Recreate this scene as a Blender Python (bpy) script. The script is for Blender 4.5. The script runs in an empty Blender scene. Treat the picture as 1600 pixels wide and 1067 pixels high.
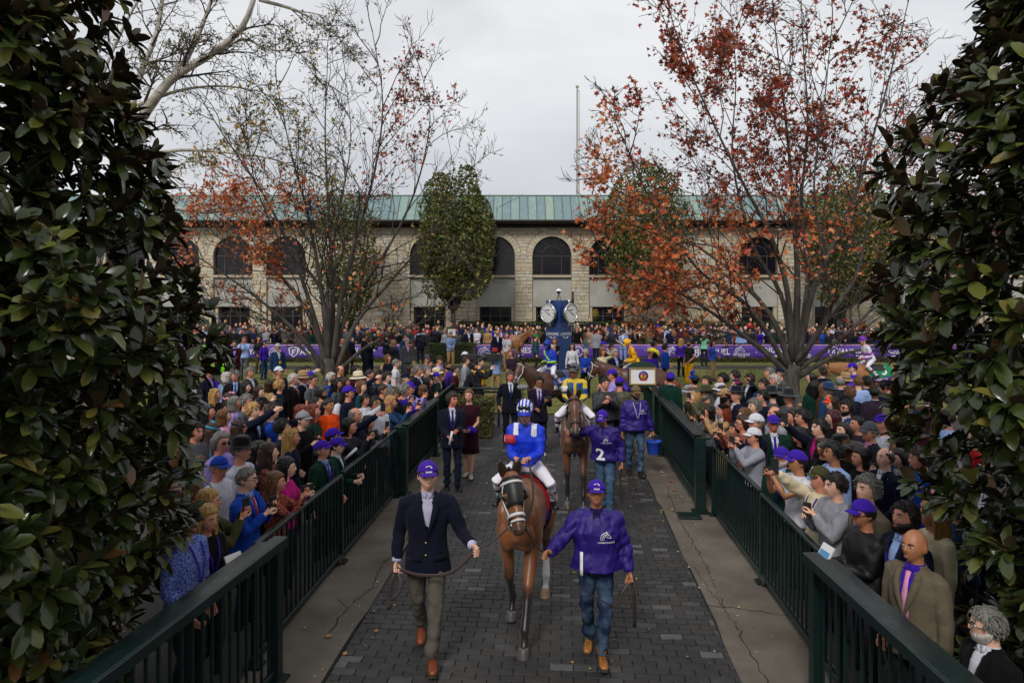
import bpy, math, random, time
import numpy as np
from mathutils import Matrix, Vector, Euler
T0 = time.time()
rad = math.radians
scn = bpy.context.scene
# ---------------------------------------------------------------- camera
CAMH, FPX, HOR = 3.55, 1067.0, 462.0
cam = bpy.data.objects.new('camera', bpy.data.cameras.new('camera'))
scn.collection.objects.link(cam)
cam.location = (0, 0, CAMH)
cam.rotation_euler = (rad(90), 0, 0)
cam.data.sensor_width = 36.0
cam.data.lens = 36.0 * FPX / 1600.0
cam.data.shift_y = -(533.5 - HOR) / 1600.0
cam.data.clip_start = 0.05
cam.data.clip_end = 3000
scn.camera = cam
# ---------------------------------------------------------------- world: overcast sky over a Nishita base
SUN_EL, SUN_ROT = 42.0, 200.0
world = bpy.data.worlds.new('World'); scn.world = world
world.use_nodes = True
wn = world.node_tree.nodes; wl = world.node_tree.links
wn.clear()
w_out = wn.new('ShaderNodeOutputWorld'); w_bg = wn.new('ShaderNodeBackground')
w_sky = wn.new('ShaderNodeTexSky'); w_sky.sky_type = 'NISHITA'; w_sky.sun_disc = False
w_sky.sun_elevation = rad(SUN_EL); w_sky.sun_rotation = rad(SUN_ROT)
w_tc = wn.new('ShaderNodeTexCoord'); w_map = wn.new('ShaderNodeMapping')
w_map.inputs['Scale'].default_value = (1.0, 1.0, 2.2)
w_map.inputs['Location'].default_value = (3.1, 1.7, 0.4)
w_n = wn.new('ShaderNodeTexNoise'); w_n.inputs['Scale'].default_value = 2.0
w_n.inputs['Detail'].default_value = 5; w_n.inputs['Roughness'].default_value = 0.55
w_n.inputs['Distortion'].default_value = 0.4
w_r = wn.new('ShaderNodeValToRGB')
w_r.color_ramp.elements[0].position = 0.30; w_r.color_ramp.elements[0].color = (4.4, 4.5, 4.75, 1)
w_r.color_ramp.elements[1].position = 0.70; w_r.color_ramp.elements[1].color = (7.1, 7.15, 7.2, 1)
w_mix = wn.new('ShaderNodeMixRGB'); w_mix.inputs[0].default_value = 0.93
w_bg.inputs['Strength'].default_value = 0.1
wl.new(w_tc.outputs['Generated'], w_map.inputs['Vector']); wl.new(w_map.outputs['Vector'], w_n.inputs['Vector'])
wl.new(w_n.outputs['Fac'], w_r.inputs['Fac'])
wl.new(w_sky.outputs['Color'], w_mix.inputs[1]); wl.new(w_r.outputs['Color'], w_mix.inputs[2])
wl.new(w_mix.outputs['Color'], w_bg.inputs['Color']); wl.new(w_bg.outputs['Background'], w_out.inputs['Surface'])
# ---------------------------------------------------------------- sun (behind cloud: weak, broad)
sun = bpy.data.objects.new('sun', bpy.data.lights.new('sun', 'SUN'))
scn.collection.objects.link(sun)
sun.data.energy = 1.5; sun.data.angle = rad(14); sun.data.color = (1.0, 0.96, 0.9)
_se, _sr = rad(SUN_EL), rad(SUN_ROT)
_d = Vector((math.sin(_sr) * math.cos(_se), math.cos(_sr) * math.cos(_se), math.sin(_se)))
sun.rotation_euler = _d.to_track_quat('Z', 'Y').to_euler()
sun.location = _d * 60
# ---------------------------------------------------------------- exposure
scn.view_settings.view_transform = 'Standard'
try: scn.view_settings.look = 'None'
except Exception: pass
scn.view_settings.exposure = 0.42
scn.view_settings.gamma = 1.0
scn.view_settings.use_curve_mapping = False
scn.cycles.max_bounces = 6; scn.cycles.diffuse_bounces = 3; scn.cycles.glossy_bounces = 2
scn.cycles.transparent_max_bounces = 6
scn.cycles.use_denoising = True

# ================================================================ helpers
COL = scn.collection
TAN = 77.0 / 1067.0                      # the walkway runs 4 degrees to the right of the view
PHI = math.atan(TAN)
def W(s, t, z=0.0):                       # walkway coordinates (across, along) -> world
    return Vector((s * math.cos(PHI) + t * math.sin(PHI), -s * math.sin(PHI) + t * math.cos(PHI), z))
def at(px, py, Y):                        # a place in the photo, given its distance
    return Vector(((px - 800) / FPX * Y, Y, CAMH - (py - HOR) / FPX * Y))
def hexc(h, k=1.0):
    h = h.lstrip('#'); o = []
    for i in (0, 2, 4):
        v = int(h[i:i + 2], 16) / 255.0
        o.append((v / 12.92 if v <= 0.04045 else ((v + 0.055) / 1.055) ** 2.4) * k)
    return tuple(o)

class MB:                                 # collects closed shapes into one mesh
    def __init__(self): self.v = []; self.n = 0; self.f = []; self.m = []; self.s = []
    def add(self, v, f, mat=0, smooth=True):
        v = np.asarray(v, float); self.v.append(v)
        o = self.n; self.n += len(v)
        for q in f:
            self.f.append([int(i) + o for i in q]); self.m.append(mat); self.s.append(smooth)
        return self
    def box(self, c, d, rot=None, mat=0, bev=0.0):
        c = np.array(c, float); d = np.array(d, float) / 2
        if bev > 0:
            bv = min(bev, d.min() * 0.9); P = []
            for sx in (-1, 1):
                for sy in (-1, 1):
                    for sz in (-1, 1):
                        for ax in range(3):
                            p = np.array([sx, sy, sz], float) * (d - bv); p[ax] = (sx, sy, sz)[ax] * d[ax]; P.append(p)
            I = lambda sx, sy, sz, ax: ((0 if sx < 0 else 4) + (0 if sy < 0 else 2) + (0 if sz < 0 else 1)) * 3 + ax
            F = []
            for ax in range(3):
                a, b = (ax + 1) % 3, (ax + 2) % 3
                for s in (-1, 1):
                    def S(u, w):
                        r = [0, 0, 0]; r[ax] = s; r[a] = u; r[b] = w; return r
                    q = [I(*S(-1, -1), ax), I(*S(1, -1), ax), I(*S(1, 1), ax), I(*S(-1, 1), ax)]
                    F.append(q if s > 0 else q[::-1])
                for sa in (-1, 1):
                    for sb in (-1, 1):
                        def S2(u):
                            r = [0, 0, 0]; r[ax] = u; r[a] = sa; r[b] = sb; return r
                        q = [I(*S2(-1), a), I(*S2(1), a), I(*S2(1), b), I(*S2(-1), b)]
                        F.append(q if sa * sb > 0 else q[::-1])
            for sx in (-1, 1):
                for sy in (-1, 1):
                    for sz in (-1, 1):
                        q = [I(sx, sy, sz, 0), I(sx, sy, sz, 1), I(sx, sy, sz, 2)]
                        F.append(q if sx * sy * sz > 0 else q[::-1])
            v = np.array(P)
        else:
            v = np.array([[x, y, z] for x in (-1, 1) for y in (-1, 1) for z in (-1, 1)], float) * d
            F = [(0, 1, 3, 2), (4, 6, 7, 5), (0, 4, 5, 1), (2, 3, 7, 6), (0, 2, 6, 4), (1, 5, 7, 3)]
        if rot is not None: v = v @ np.array(rot).T
        return self.add(v + c, F, mat, False)
    def prism(self, poly, M, h, mat=0, smooth=False):   # polygon in local xy extruded along local z by h, through matrix M
        n = len(poly); P = [(x, y, 0) for x, y in poly] + [(x, y, h) for x, y in poly]
        v = np.array([M @ Vector(p) for p in P])
        F = [list(range(n))[::-1], list(range(n, 2 * n))] + [(i, (i + 1) % n, n + (i + 1) % n, n + i) for i in range(n)]
        return self.add(v, F, mat, smooth)
    def tube(self, pts, r, n=8, mat=0, caps=True, smooth=True, up=None, closed=False):
        P = np.asarray(pts, float); k = len(P)
        R = np.array([(q if isinstance(q, (tuple, list)) else (q, q)) for q in (r if isinstance(r, (list, np.ndarray)) else [r] * k)], float)
        T = np.zeros_like(P)
        if closed: T = np.roll(P, -1, 0) - np.roll(P, 1, 0)
        else:
            T[1:-1] = P[2:] - P[:-2]; T[0] = P[1] - P[0]; T[-1] = P[-1] - P[-2]
        T /= np.linalg.norm(T, axis=1)[:, None] + 1e-12
        u = np.array(up if up is not None else ((1, 0, 0) if abs(T[0][0]) < 0.8 else (0, 1, 0)), float)
        ang = np.arange(n) * 2 * math.pi / n; ca, sa = np.cos(ang)[:, None], np.sin(ang)[:, None]
        V = []
        for i in range(k):
            u = u - T[i] * (u @ T[i]); u /= np.linalg.norm(u) + 1e-12
            w = np.cross(T[i], u)
            V.append(P[i] + ca * R[i][0] * u + sa * R[i][1] * w)
        V = np.concatenate(V); F = []
        for i in range(k - (0 if closed else 1)):
            i2 = (i + 1) % k
            for j in range(n):
                j2 = (j + 1) % n
                F.append((i * n + j, i * n + j2, i2 * n + j2, i2 * n + j))
        if caps and not closed:
            F.append(list(range(n))[::-1]); F.append(list(range((k - 1) * n, k * n)))
        return self.add(V, F, mat, smooth)
    def ell(self, c, r, n=12, m=8, rot=None, mat=0, smooth=True):
        th = np.linspace(0, math.pi, m + 1)[1:-1]; ph = np.arange(n) * 2 * math.pi / n
        V = [[0, 0, 1]] + [[math.sin(t) * math.cos(p), math.sin(t) * math.sin(p), math.cos(t)] for t in th for p in ph] + [[0, 0, -1]]
        V = np.array(V) * np.array(r, float)
        if rot is not None: V = V @ np.array(rot).T
        F = [(0, 1 + j, 1 + (j + 1) % n) for j in range(n)]
        for i in range(m - 2):
            for j in range(n):
                a = 1 + i * n; F.append((a + j, a + n + j, a + n + (j + 1) % n, a + (j + 1) % n))
        e = len(V) - 1; a = 1 + (m - 2) * n
        F += [(e, a + (j + 1) % n, a + j) for j in range(n)]
        return self.add(V + np.array(c, float), F, mat, smooth)
    def lathe(self, prof, n=24, mat=0, smooth=True, sx=1.0, sy=1.0, c=(0, 0, 0)):
        ang = np.arange(n) * 2 * math.pi / n
        V = np.concatenate([np.stack([r * np.cos(ang) * sx, r * np.sin(ang) * sy, np.full(n, z)], 1) for r, z in prof]) + np.array(c, float)
        F = []
        for i in range(len(prof) - 1):
            for j in range(n):
                j2 = (j + 1) % n; F.append((i * n + j, i * n + j2, (i + 1) * n + j2, (i + 1) * n + j))
        return self.add(V, F, mat, smooth)
    def rings(self, R, n=20, e=2.4, mat=0, caps=True):  # loft of horizontal superellipses (cx,cy,z,rx,ry)
        a = np.arange(n) * 2 * math.pi / n; c, s = np.cos(a), np.sin(a)
        ux = np.sign(c) * np.abs(c) ** (2 / e); uy = np.sign(s) * np.abs(s) ** (2 / e)
        V = np.concatenate([np.stack([cx + rx * ux, cy + ry * uy, np.full(n, z)], 1) for cx, cy, z, rx, ry in R])
        F = [(i * n + j, i * n + (j + 1) % n, (i + 1) * n + (j + 1) % n, (i + 1) * n + j) for i in range(len(R) - 1) for j in range(n)]
        if caps: F += [list(range(n))[::-1], list(range((len(R) - 1) * n, len(R) * n))]
        return self.add(V, F, mat, True)
    def grid(self, G, mat=0, smooth=True, thick=0.0):
        G = np.asarray(G, float); a, b = G.shape[:2]
        V = G.reshape(-1, 3); F = [(i * b + j, i * b + j + 1, (i + 1) * b + j + 1, (i + 1) * b + j) for i in range(a - 1) for j in range(b - 1)]
        if thick:
            nv = np.cross(np.gradient(G, axis=1), np.gradient(G, axis=0)); nv /= np.linalg.norm(nv, axis=2)[..., None] + 1e-12
            V2 = (G + nv * thick).reshape(-1, 3); o = len(V)
            F2 = [tuple(i + o for i in q[::-1]) for q in F]
            rim = [i * b for i in range(a)] + [(a - 1) * b + j for j in range(1, b)] + [i * b + b - 1 for i in range(a - 2, -1, -1)] + list(range(b - 2, 0, -1))
            F = F + F2 + [(rim[k], rim[(k + 1) % len(rim)], rim[(k + 1) % len(rim)] + o, rim[k] + o) for k in range(len(rim))]
            V = np.concatenate([V, V2])
        return self.add(V, F, mat, smooth)
    def verts(self): return np.concatenate(self.v) if self.v else np.zeros((0, 3))
    def mesh(self, name, mats=()):
        me = bpy.data.meshes.new(name)
        V = self.verts(); L = np.array([len(q) for q in self.f], np.int32)
        me.vertices.add(len(V)); me.vertices.foreach_set('co', V.astype(np.float32).ravel())
        flat = np.fromiter((i for q in self.f for i in q), np.int32, int(L.sum()))
        me.loops.add(len(flat)); me.loops.foreach_set('vertex_index', flat)
        me.polygons.add(len(L)); me.polygons.foreach_set('loop_start', np.concatenate([[0], np.cumsum(L)[:-1]]).astype(np.int32))
        me.polygons.foreach_set('material_index', np.array(self.m, np.int32))
        me.polygons.foreach_set('use_smooth', np.array(self.s, bool))
        me.update(calc_edges=True); me.validate()
        for m in mats: me.materials.append(m)
        return me
def link(name, data, parent=None, mats=(), **kw):
    if isinstance(data, MB): data = data.mesh(name, mats)
    o = bpy.data.objects.new(name, data); COL.objects.link(o)
    if parent is not None: o.parent = parent
    for k, v in kw.items():
        if k == 'color': o.color = (*[1.10 * max(0.0, c) ** 1.15 for c in v[:3]], 1.0)
        elif k == 'loc': o.location = v
        elif k == 'rotz': o.rotation_euler = (0, 0, v)
        elif k == 'mat': o.matrix_local = v
        else: o[k] = v
    return o
def thing(name, label, cat, loc=(0, 0, 0), rotz=0.0, group=None):
    o = bpy.data.objects.new(name, None); COL.objects.link(o)
    o.location = loc; o.rotation_euler = (0, 0, rotz); o.empty_display_size = 0.2
    o['label'] = label; o['category'] = cat
    if group: o['group'] = group
    return o
def tag(o, label, cat, group=None):
    o['label'] = label; o['category'] = cat
    if group: o['group'] = group
    return o
TMP = bpy.data.scenes.new('tmp')
def solid(mb, voxel, smooth=3, ratio=1.0, name='m', fac=0.5):   # union of overlapping shapes -> one continuous skin
    me = mb.mesh('tmpm'); o = bpy.data.objects.new('tmpo', me); TMP.collection.objects.link(o)
    m = o.modifiers.new('r', 'REMESH'); m.mode = 'VOXEL'; m.voxel_size = voxel; m.use_smooth_shade = True
    if smooth:
        m = o.modifiers.new('s', 'SMOOTH'); m.iterations = smooth; m.factor = fac
    if ratio < 1:
        m = o.modifiers.new('d', 'DECIMATE'); m.ratio = ratio
    vl = TMP.view_layers[0]; vl.update(); dg = vl.depsgraph
    r = bpy.data.meshes.new_from_object(o.evaluated_get(dg), depsgraph=dg); r.name = name
    bpy.data.objects.remove(o); bpy.data.meshes.remove(me)
    r.polygons.foreach_set('use_smooth', np.ones(len(r.polygons), bool))
    return r
def mverts(me):
    a = np.empty(len(me.vertices) * 3, np.float32); me.vertices.foreach_get('co', a); return a.reshape(-1, 3).astype(float)
def mnorm(me):
    a = np.empty(len(me.vertices) * 3, np.float32); me.vertices.foreach_get('normal', a); return a.reshape(-1, 3).astype(float)
def setv(me, v): me.vertices.foreach_set('co', v.astype(np.float32).ravel()); me.update()
def waves(p, seed, k=20.0, n=10, aniso=(1, 1, 1)):     # cheap smooth noise in [-1,1]
    r = np.random.RandomState(seed); o = np.zeros(len(p))
    for i in range(n):
        d = r.normal(size=3) * np.array(aniso); d /= np.linalg.norm(d); kk = k * r.uniform(0.5, 1.9)
        o += np.sin(p @ (d * kk) + r.uniform(0, 6.28)) / n * 1.8
    return np.clip(o, -1, 1)
def mb_of(me, mb=None, mat=0):                          # an existing mesh back into an MB
    mb = mb or MB(); mb.add(mverts(me), [list(p.vertices) for p in me.polygons], mat); return mb
_textc = {}
def text_mb(s, size=1.0, ext=0.0, bold=0.0, narrow=1.0):
    key = (s, ext, bold)
    if key not in _textc:
        cu = bpy.data.curves.new('t', 'FONT'); cu.body = s; cu.align_x = 'CENTER'; cu.align_y = 'CENTER'
        cu.extrude = ext; cu.offset = bold; cu.resolution_u = 3; cu.size = 1.0
        o = bpy.data.objects.new('t', cu); TMP.collection.objects.link(o)
        vl = TMP.view_layers[0]; vl.update(); dg = vl.depsgraph
        me = bpy.data.meshes.new_from_object(o.evaluated_get(dg), depsgraph=dg)
        _textc[key] = (mverts(me), [list(p.vertices) for p in me.polygons])
        bpy.data.objects.remove(o); bpy.data.curves.remove(cu); bpy.data.meshes.remove(me)
    v, f = _textc[key]; mb = MB(); v = v * size; v[:, 0] *= narrow
    mb.add(v, f, 0, False); return mb

# ---------------------------------------------------------------- materials
def mat(name, base=None, rough=0.7, objcol=False, attr=None, var=0.0, vscale=8.0, bump=0.0, bscale=60.0, metal=0.0, spec=0.5,
        sheen=0.0, sss=0.0, coat=0.0, tint=None, tscale=2.0, tamt=0.5, stretch=None, rvar=0.0, trans=0.0, world=False, objrand=0.0):
    m = bpy.data.materials.new(name); m.use_nodes = True
    N = m.node_tree.nodes; L = m.node_tree.links; b = N['Principled BSDF']
    b.inputs['Roughness'].default_value = rough; b.inputs['Metallic'].default_value = metal
    b.inputs['Specular IOR Level'].default_value = min(spec, 0.15) if rough > 0.75 else spec
    if sheen: b.inputs['Sheen Weight'].default_value = sheen
    if sss:
        b.inputs['Subsurface Weight'].default_value = sss; b.inputs['Subsurface Radius'].default_value = (0.02, 0.008, 0.005); b.inputs['Subsurface Scale'].default_value = 0.5
    if coat: b.inputs['Coat Weight'].default_value = coat; b.inputs['Coat Roughness'].default_value = 0.15
    if objcol: src = N.new('ShaderNodeObjectInfo').outputs['Color']
    elif attr:
        a = N.new('ShaderNodeAttribute'); a.attribute_name = attr; src = a.outputs['Color']
    else:
        rgb = N.new('ShaderNodeRGB'); rgb.outputs[0].default_value = (*base, 1); src = rgb.outputs[0]
    tc = N.new('ShaderNodeTexCoord'); vec = tc.outputs['Object']
    if world: vec = N.new('ShaderNodeNewGeometry').outputs['Position']
    if stretch:
        mp = N.new('ShaderNodeMapping'); mp.inputs['Scale'].default_value = stretch; L.new(vec, mp.inputs['Vector']); vec = mp.outputs['Vector']
    def noise(sc, det=4, ro=0.6):
        n = N.new('ShaderNodeTexNoise'); n.inputs['Scale'].default_value = sc; n.inputs['Detail'].default_value = det; n.inputs['Roughness'].default_value = ro
        L.new(vec, n.inputs['Vector']); return n
    if tint:
        n = noise(tscale); r = N.new('ShaderNodeMapRange'); r.inputs[1].default_value = 0.42; r.inputs[2].default_value = 0.66; r.inputs[4].default_value = tamt
        L.new(n.outputs['Fac'], r.inputs[0]); mx = N.new('ShaderNodeMixRGB'); L.new(r.outputs[0], mx.inputs[0]); L.new(src, mx.inputs[1])
        mx.inputs[2].default_value = (*tint, 1); src = mx.outputs[0]
    if var:
        n = noise(vscale); r = N.new('ShaderNodeMapRange'); r.inputs[1].default_value = 0.25; r.inputs[2].default_value = 0.75
        r.inputs[3].default_value = 1 - var; r.inputs[4].default_value = 1 + var
        L.new(n.outputs['Fac'], r.inputs[0]); mx = N.new('ShaderNodeMixRGB'); mx.blend_type = 'MULTIPLY'; mx.inputs[0].default_value = 1
        L.new(src, mx.inputs[1]); L.new(r.outputs[0], mx.inputs[2]); src = mx.outputs[0]
    if objrand:
        oi = N.new('ShaderNodeObjectInfo'); r = N.new('ShaderNodeMapRange'); r.inputs[3].default_value = 1 - objrand; r.inputs[4].default_value = 1 + objrand
        L.new(oi.outputs['Random'], r.inputs[0]); mx = N.new('ShaderNodeMixRGB'); mx.blend_type = 'MULTIPLY'; mx.inputs[0].default_value = 1
        L.new(src, mx.inputs[1]); L.new(r.outputs[0], mx.inputs[2]); src = mx.outputs[0]
    L.new(src, b.inputs['Base Color'])
    if rvar:
        n = noise(vscale * 1.7); r = N.new('ShaderNodeMapRange'); r.inputs[3].default_value = rough - rvar; r.inputs[4].default_value = rough + rvar
        L.new(n.outputs['Fac'], r.inputs[0]); L.new(r.outputs[0], b.inputs['Roughness'])
    if bump:
        n = noise(bscale, 5); bp = N.new('ShaderNodeBump'); bp.inputs['Strength'].default_value = bump; bp.inputs['Distance'].default_value = 0.01
        L.new(n.outputs['Fac'], bp.inputs['Height']); L.new(bp.outputs['Normal'], b.inputs['Normal'])
    if trans:
        tr = N.new('ShaderNodeBsdfTranslucent'); L.new(src, tr.inputs['Color']); ms = N.new('ShaderNodeMixShader'); ms.inputs[0].default_value = trans
        L.new(b.outputs[0], ms.inputs[1]); L.new(tr.outputs[0], ms.inputs[2]); L.new(ms.outputs[0], N['Material Output'].inputs['Surface'])
    return m
# ================================================================ people
M_SKIN = mat('skin', objcol=True, rough=0.5, sss=0.12, var=0.10, vscale=30, bump=0.05, bscale=200)
M_EYE = mat('eye', (0.03, 0.022, 0.018), rough=0.2)
M_EYEW = mat('eye_white', (0.6, 0.57, 0.54), rough=0.3)
M_LIP = mat('lip', (0.30, 0.11, 0.09), rough=0.45)
M_BROW = mat('brow', (0.05, 0.035, 0.025), rough=0.9)
M_CLOTH = mat('cloth', objcol=True, rough=0.88, sheen=0.03, var=0.18, vscale=14, bump=0.35, bscale=38, spec=0.25)
M_NYLON = mat('nylon', objcol=True, rough=0.56, var=0.14, vscale=12, bump=0.5, bscale=34, spec=0.4)
M_DENIM = mat('denim', objcol=True, rough=0.9, var=0.25, vscale=9, bump=0.4, bscale=45, spec=0.2, tint=(0.16, 0.24, 0.36), tscale=5, tamt=0.35)
M_HAIR = mat('hair', objcol=True, rough=0.42, var=0.65, vscale=70, bump=1.0, bscale=95, stretch=(1, 1, 0.14), spec=0.45)
M_FELT = mat('felt', objcol=True, rough=0.9, var=0.1, vscale=20, sheen=0.2)
M_LEATHER = mat('leather', objcol=True, rough=0.4, var=0.15, vscale=25, bump=0.15, bscale=90)
M_GLOSS = mat('gloss', objcol=True, rough=0.2, spec=0.6)
M_PLAIN = mat('plain', objcol=True, rough=0.6)
BANDC = (0.03, 0.03, 0.03)
M_BAND = mat('hat_band', BANDC, rough=0.7)
M_WHITEP = mat('white_print', (0.75, 0.74, 0.76), rough=0.7)

def sph(n=26, m=18):
    th = np.linspace(0, math.pi, m + 1)[1:-1]; ph = np.arange(n) * 2 * math.pi / n - math.pi / 2
    D = [[0, 0, 1]] + [[math.sin(t) * math.cos(p), math.sin(t) * math.sin(p), math.cos(t)] for t in th for p in ph] + [[0, 0, -1]]
    F = [(0, 1 + j, 1 + (j + 1) % n) for j in range(n)]
    for i in range(m - 2):
        for j in range(n):
            a = 1 + i * n; F.append((a + j, a + n + j, a + n + (j + 1) % n, a + (j + 1) % n))
    e = len(D) - 1; a = 1 + (m - 2) * n
    F += [(e, a + (j + 1) % n, a + j) for j in range(n)]
    return np.array(D), F
def g(D, c, s):                           # gaussian bump on the unit sphere
    c = np.array(c, float); c /= np.linalg.norm(c)
    return np.exp(-(((D - c) / np.array(s)) ** 2).sum(1))
def sstep(a, b, x): t = np.clip((x - a) / (b - a), 0, 1); return t * t * (3 - 2 * t)
def headpos(D, fem=False, face=True):     # unit directions -> skull and face surface (front is -y, origin at skull centre)
    x, y, z = D[:, 0], D[:, 1], D[:, 2]
    jaw = sstep(0.05, -1.0, z)
    sx = 0.077 * (1 - (0.34 if fem else 0.26) * jaw); sy = np.where(y < 0, 0.096 - 0.006 * jaw, 0.100 - 0.038 * jaw)
    P = np.stack([x * sx, y * sy, z * np.where(z > 0, 0.112, 0.122)], 1)
    P[:, 1] -= 0.012 * jaw * (y < 0.3)
    if face:
        ny = 0.030 * g(D, (0, -1, -0.17), (0.13, 0.6, 0.13)) + 0.015 * g(D, (0, -1, 0.06), (0.09, 0.6, 0.16))
        ny += 0.007 * g(D, (0, -0.95, -0.48), (0.24, 0.6, 0.10)) + 0.012 * g(D, (0, -0.8, -0.86), (0.22, 0.6, 0.16))
        ny -= 0.012 * (g(D, (0.36, -0.93, 0.06), (0.17, 0.6, 0.12)) + g(D, (-0.36, -0.93, 0.06), (0.17, 0.6, 0.12)))
        ny += 0.005 * (g(D, (0.32, -0.93, 0.24), (0.25, 0.6, 0.09)) + g(D, (-0.32, -0.93, 0.24), (0.25, 0.6, 0.09)))
        ny += 0.004 * (g(D, (0.55, -0.8, -0.2), (0.2, 0.6, 0.2)) + g(D, (-0.55, -0.8, -0.2), (0.2, 0.6, 0.2)))
        P[:, 1] -= ny
    return P
SPH_D, SPH_F = sph(32, 24)
def head_mb(mb, fem=False):
    D, F = sph(40, 30); mb.add(headpos(D, fem), F)
    for s in (-1, 1):
        mb.ell((s * 0.077, 0.012, -0.012), (0.010, 0.020, 0.032), 8, 6, rot=Matrix.Rotation(s * 0.35, 3, 'Z'))
def shell(mb, off, fem=False, mat=0, D=None, F=None):   # skin offset along the skull: positive shows, negative is inside
    if D is None: D, F = SPH_D, SPH_F
    P = headpos(D, fem, False); mb.add(P + D * off(D, P)[:, None], F, mat)

HAIRM = {}
def tufts(mb, hl, th, style, rs, fem):     # small separate locks so that the hair has a broken surface and outline
    r = np.random.RandomState(rs); n = 150
    D = r.normal(size=(n * 3, 3)); D /= np.linalg.norm(D, axis=1)[:, None]; D = D[(hl(D) > 0.6) & (D[:, 2] > -0.35)][:n]; P = headpos(D, fem, False)
    for d, p in zip(D, P):
        fl = np.array([d[0] * 0.5 + 0.25, -0.5 if d[1] < -0.1 else 0.45, -0.55 if abs(d[2]) < 0.75 else -0.05]) + r.normal(size=3) * (0.9 if style == 'curly' else 0.3); fl -= d * (fl @ d); fl /= np.linalg.norm(fl) + 1e-9
        l = (0.024 if style == 'crop' else 0.042) * r.uniform(0.6, 1.3); q = p + d * th * 0.75
        mb.tube([q, q + fl * l * 0.5 + d * th * 0.55, q + fl * l + d * th * r.uniform(-0.1, 0.6)], [(0.010, 0.004), (0.009, 0.004), (0.002, 0.001)], 4, up=np.cross(fl, d), caps=False)
def hair_mesh(style, fem=False):
    key = (style, fem)
    if key in HAIRM: return HAIRM[key]
    mb = MB(); rs = sum(map(ord, style))
    def nz(D, k=9): return waves(D, rs, k)
    hl = lambda D: sstep(0.50, 0.64, D[:, 2] + 0.10 * waves(D, rs + 1, 14) + 0.92 * sstep(-0.70, 0.05, D[:, 1]) + 0.45 * sstep(-0.1, 0.6, D[:, 1]))  # hairline
    if style in ('short', 'crop', 'curly', 'quiff', 'grey'):
        th = {'short': 0.016, 'crop': 0.007, 'curly': 0.026, 'quiff': 0.018, 'grey': 0.017}[style]
        def off(D, P):
            o = hl(D) * (th + 0.30 * th * nz(D, 22 if style == 'curly' else 9) + 0.28 * th * waves(D, rs + 7, 34, aniso=(1, 1, 0.4))) - 0.012 * (1 - hl(D))
            if style == 'quiff': o += 0.020 * g(D, (0, -0.5, 0.85), (0.5, 0.4, 0.35))
            o -= 0.03 * sstep(-0.35, -0.6, D[:, 2]); return o
        shell(mb, off, fem); tufts(mb, hl, th, style, rs, fem)
    elif style == 'balding':
        def off(D, P):
            k = hl(D) * sstep(0.66, 0.45, D[:, 2] - 0.35 * sstep(0.2, 0.9, D[:, 1])) * sstep(-0.5, -0.3, D[:, 2])
            return k * (0.013 + 0.004 * nz(D, 12)) - 0.012 * (1 - k)
        shell(mb, off, fem)
    else:                                  # long styles: cap of hair plus locks that fall behind and beside the face
        def off(D, P):
            k = sstep(0.46, 0.60, D[:, 2] + 0.93 * sstep(-0.66, -0.05, D[:, 1]) + 0.6 * sstep(-0.1, 0.5, D[:, 1]))
            return k * (0.022 + 0.006 * nz(D, 10)) - 0.012 * (1 - k)
        shell(mb, off, fem)
        if style == 'bun':
            mb.ell((0, 0.115, 0.03), (0.045, 0.04, 0.045), 12, 8)
        elif style == 'pony':
            mb.tube([(0, 0.10, 0.03), (0, 0.145, 0.0), (0, 0.15, -0.10), (0.01, 0.135, -0.24)], [0.03, 0.034, 0.03, 0.01], 8)
        else:
            L = {'bob': 0.17, 'long': 0.33, 'wavy': 0.30, 'curlylong': 0.26}[style]
            n, m = 20, 12; G = []
            for i in range(m):
                t = i / (m - 1); z = 0.05 - t * L; row = []
                for j in range(n + 1):
                    a = rad(-25) + rad(230) * j / n      # from the right temple round the back to the left temple
                    rr = 0.092 + (0.022 if style != 'bob' else 0.012) * math.sin(min(1, t * 1.3) * 2.2) - 0.02 * t
                    x = math.cos(a) * rr; y = 0.012 + math.sin(a) * (0.098 + 0.01 * t) + 0.01 * t
                    row.append((x, y, z + 0.02 * math.sin(j * 2.1) * t))
                G.append(row)
            G = np.array(G); q = G.reshape(-1, 3)
            amp = {'bob': 0.006, 'long': 0.006, 'wavy': 0.012, 'curlylong': 0.018}[style]
            w = waves(q, rs + 3, 60 if style == 'curlylong' else 34, aniso=(1, 1, 0.35)) * amp
            dirs = q.copy(); dirs[:, 2] = 0; dirs /= np.linalg.norm(dirs, axis=1)[:, None] + 1e-9
            mb.grid((q * [0.95, 0.95, 1] + dirs * w[:, None]).reshape(G.shape), thick=-0.018)
            r = random.Random(rs)          # loose locks over the curtain
            for j in range(30):
                a = rad(-24 + 228 * (j + r.random()) / 30); l = L * r.uniform(0.75, 1.12); wv = {'bob': 0.006, 'long': 0.007, 'wavy': 0.016, 'curlylong': 0.02}[style]; ph = r.uniform(0, 6); P = []; R_ = []
                for i in range(9):
                    t = i / 8; z = 0.115 - t * (l + 0.065); rr = (0.062 + 0.042 * min(1, t * 3.2) - 0.015 * t) + wv * math.sin(t * 11 + ph) + r.gauss(0, 0.0015); aa = a + wv * 3 * math.sin(t * 9 + ph * 2)
                    P.append((math.cos(aa) * rr, 0.012 + math.sin(aa) * (rr + 0.008), z)); R_.append((0.017 * (0.6 + 0.8 * math.sin(min(1, t * 1.4 + 0.15) * 3.0)) + 0.002, 0.009 * (1 - 0.6 * t)))
                mb.tube(P, R_, 5)
    HAIRM[key] = mb.mesh('hair', [M_HAIR]); return HAIRM[key]
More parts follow.
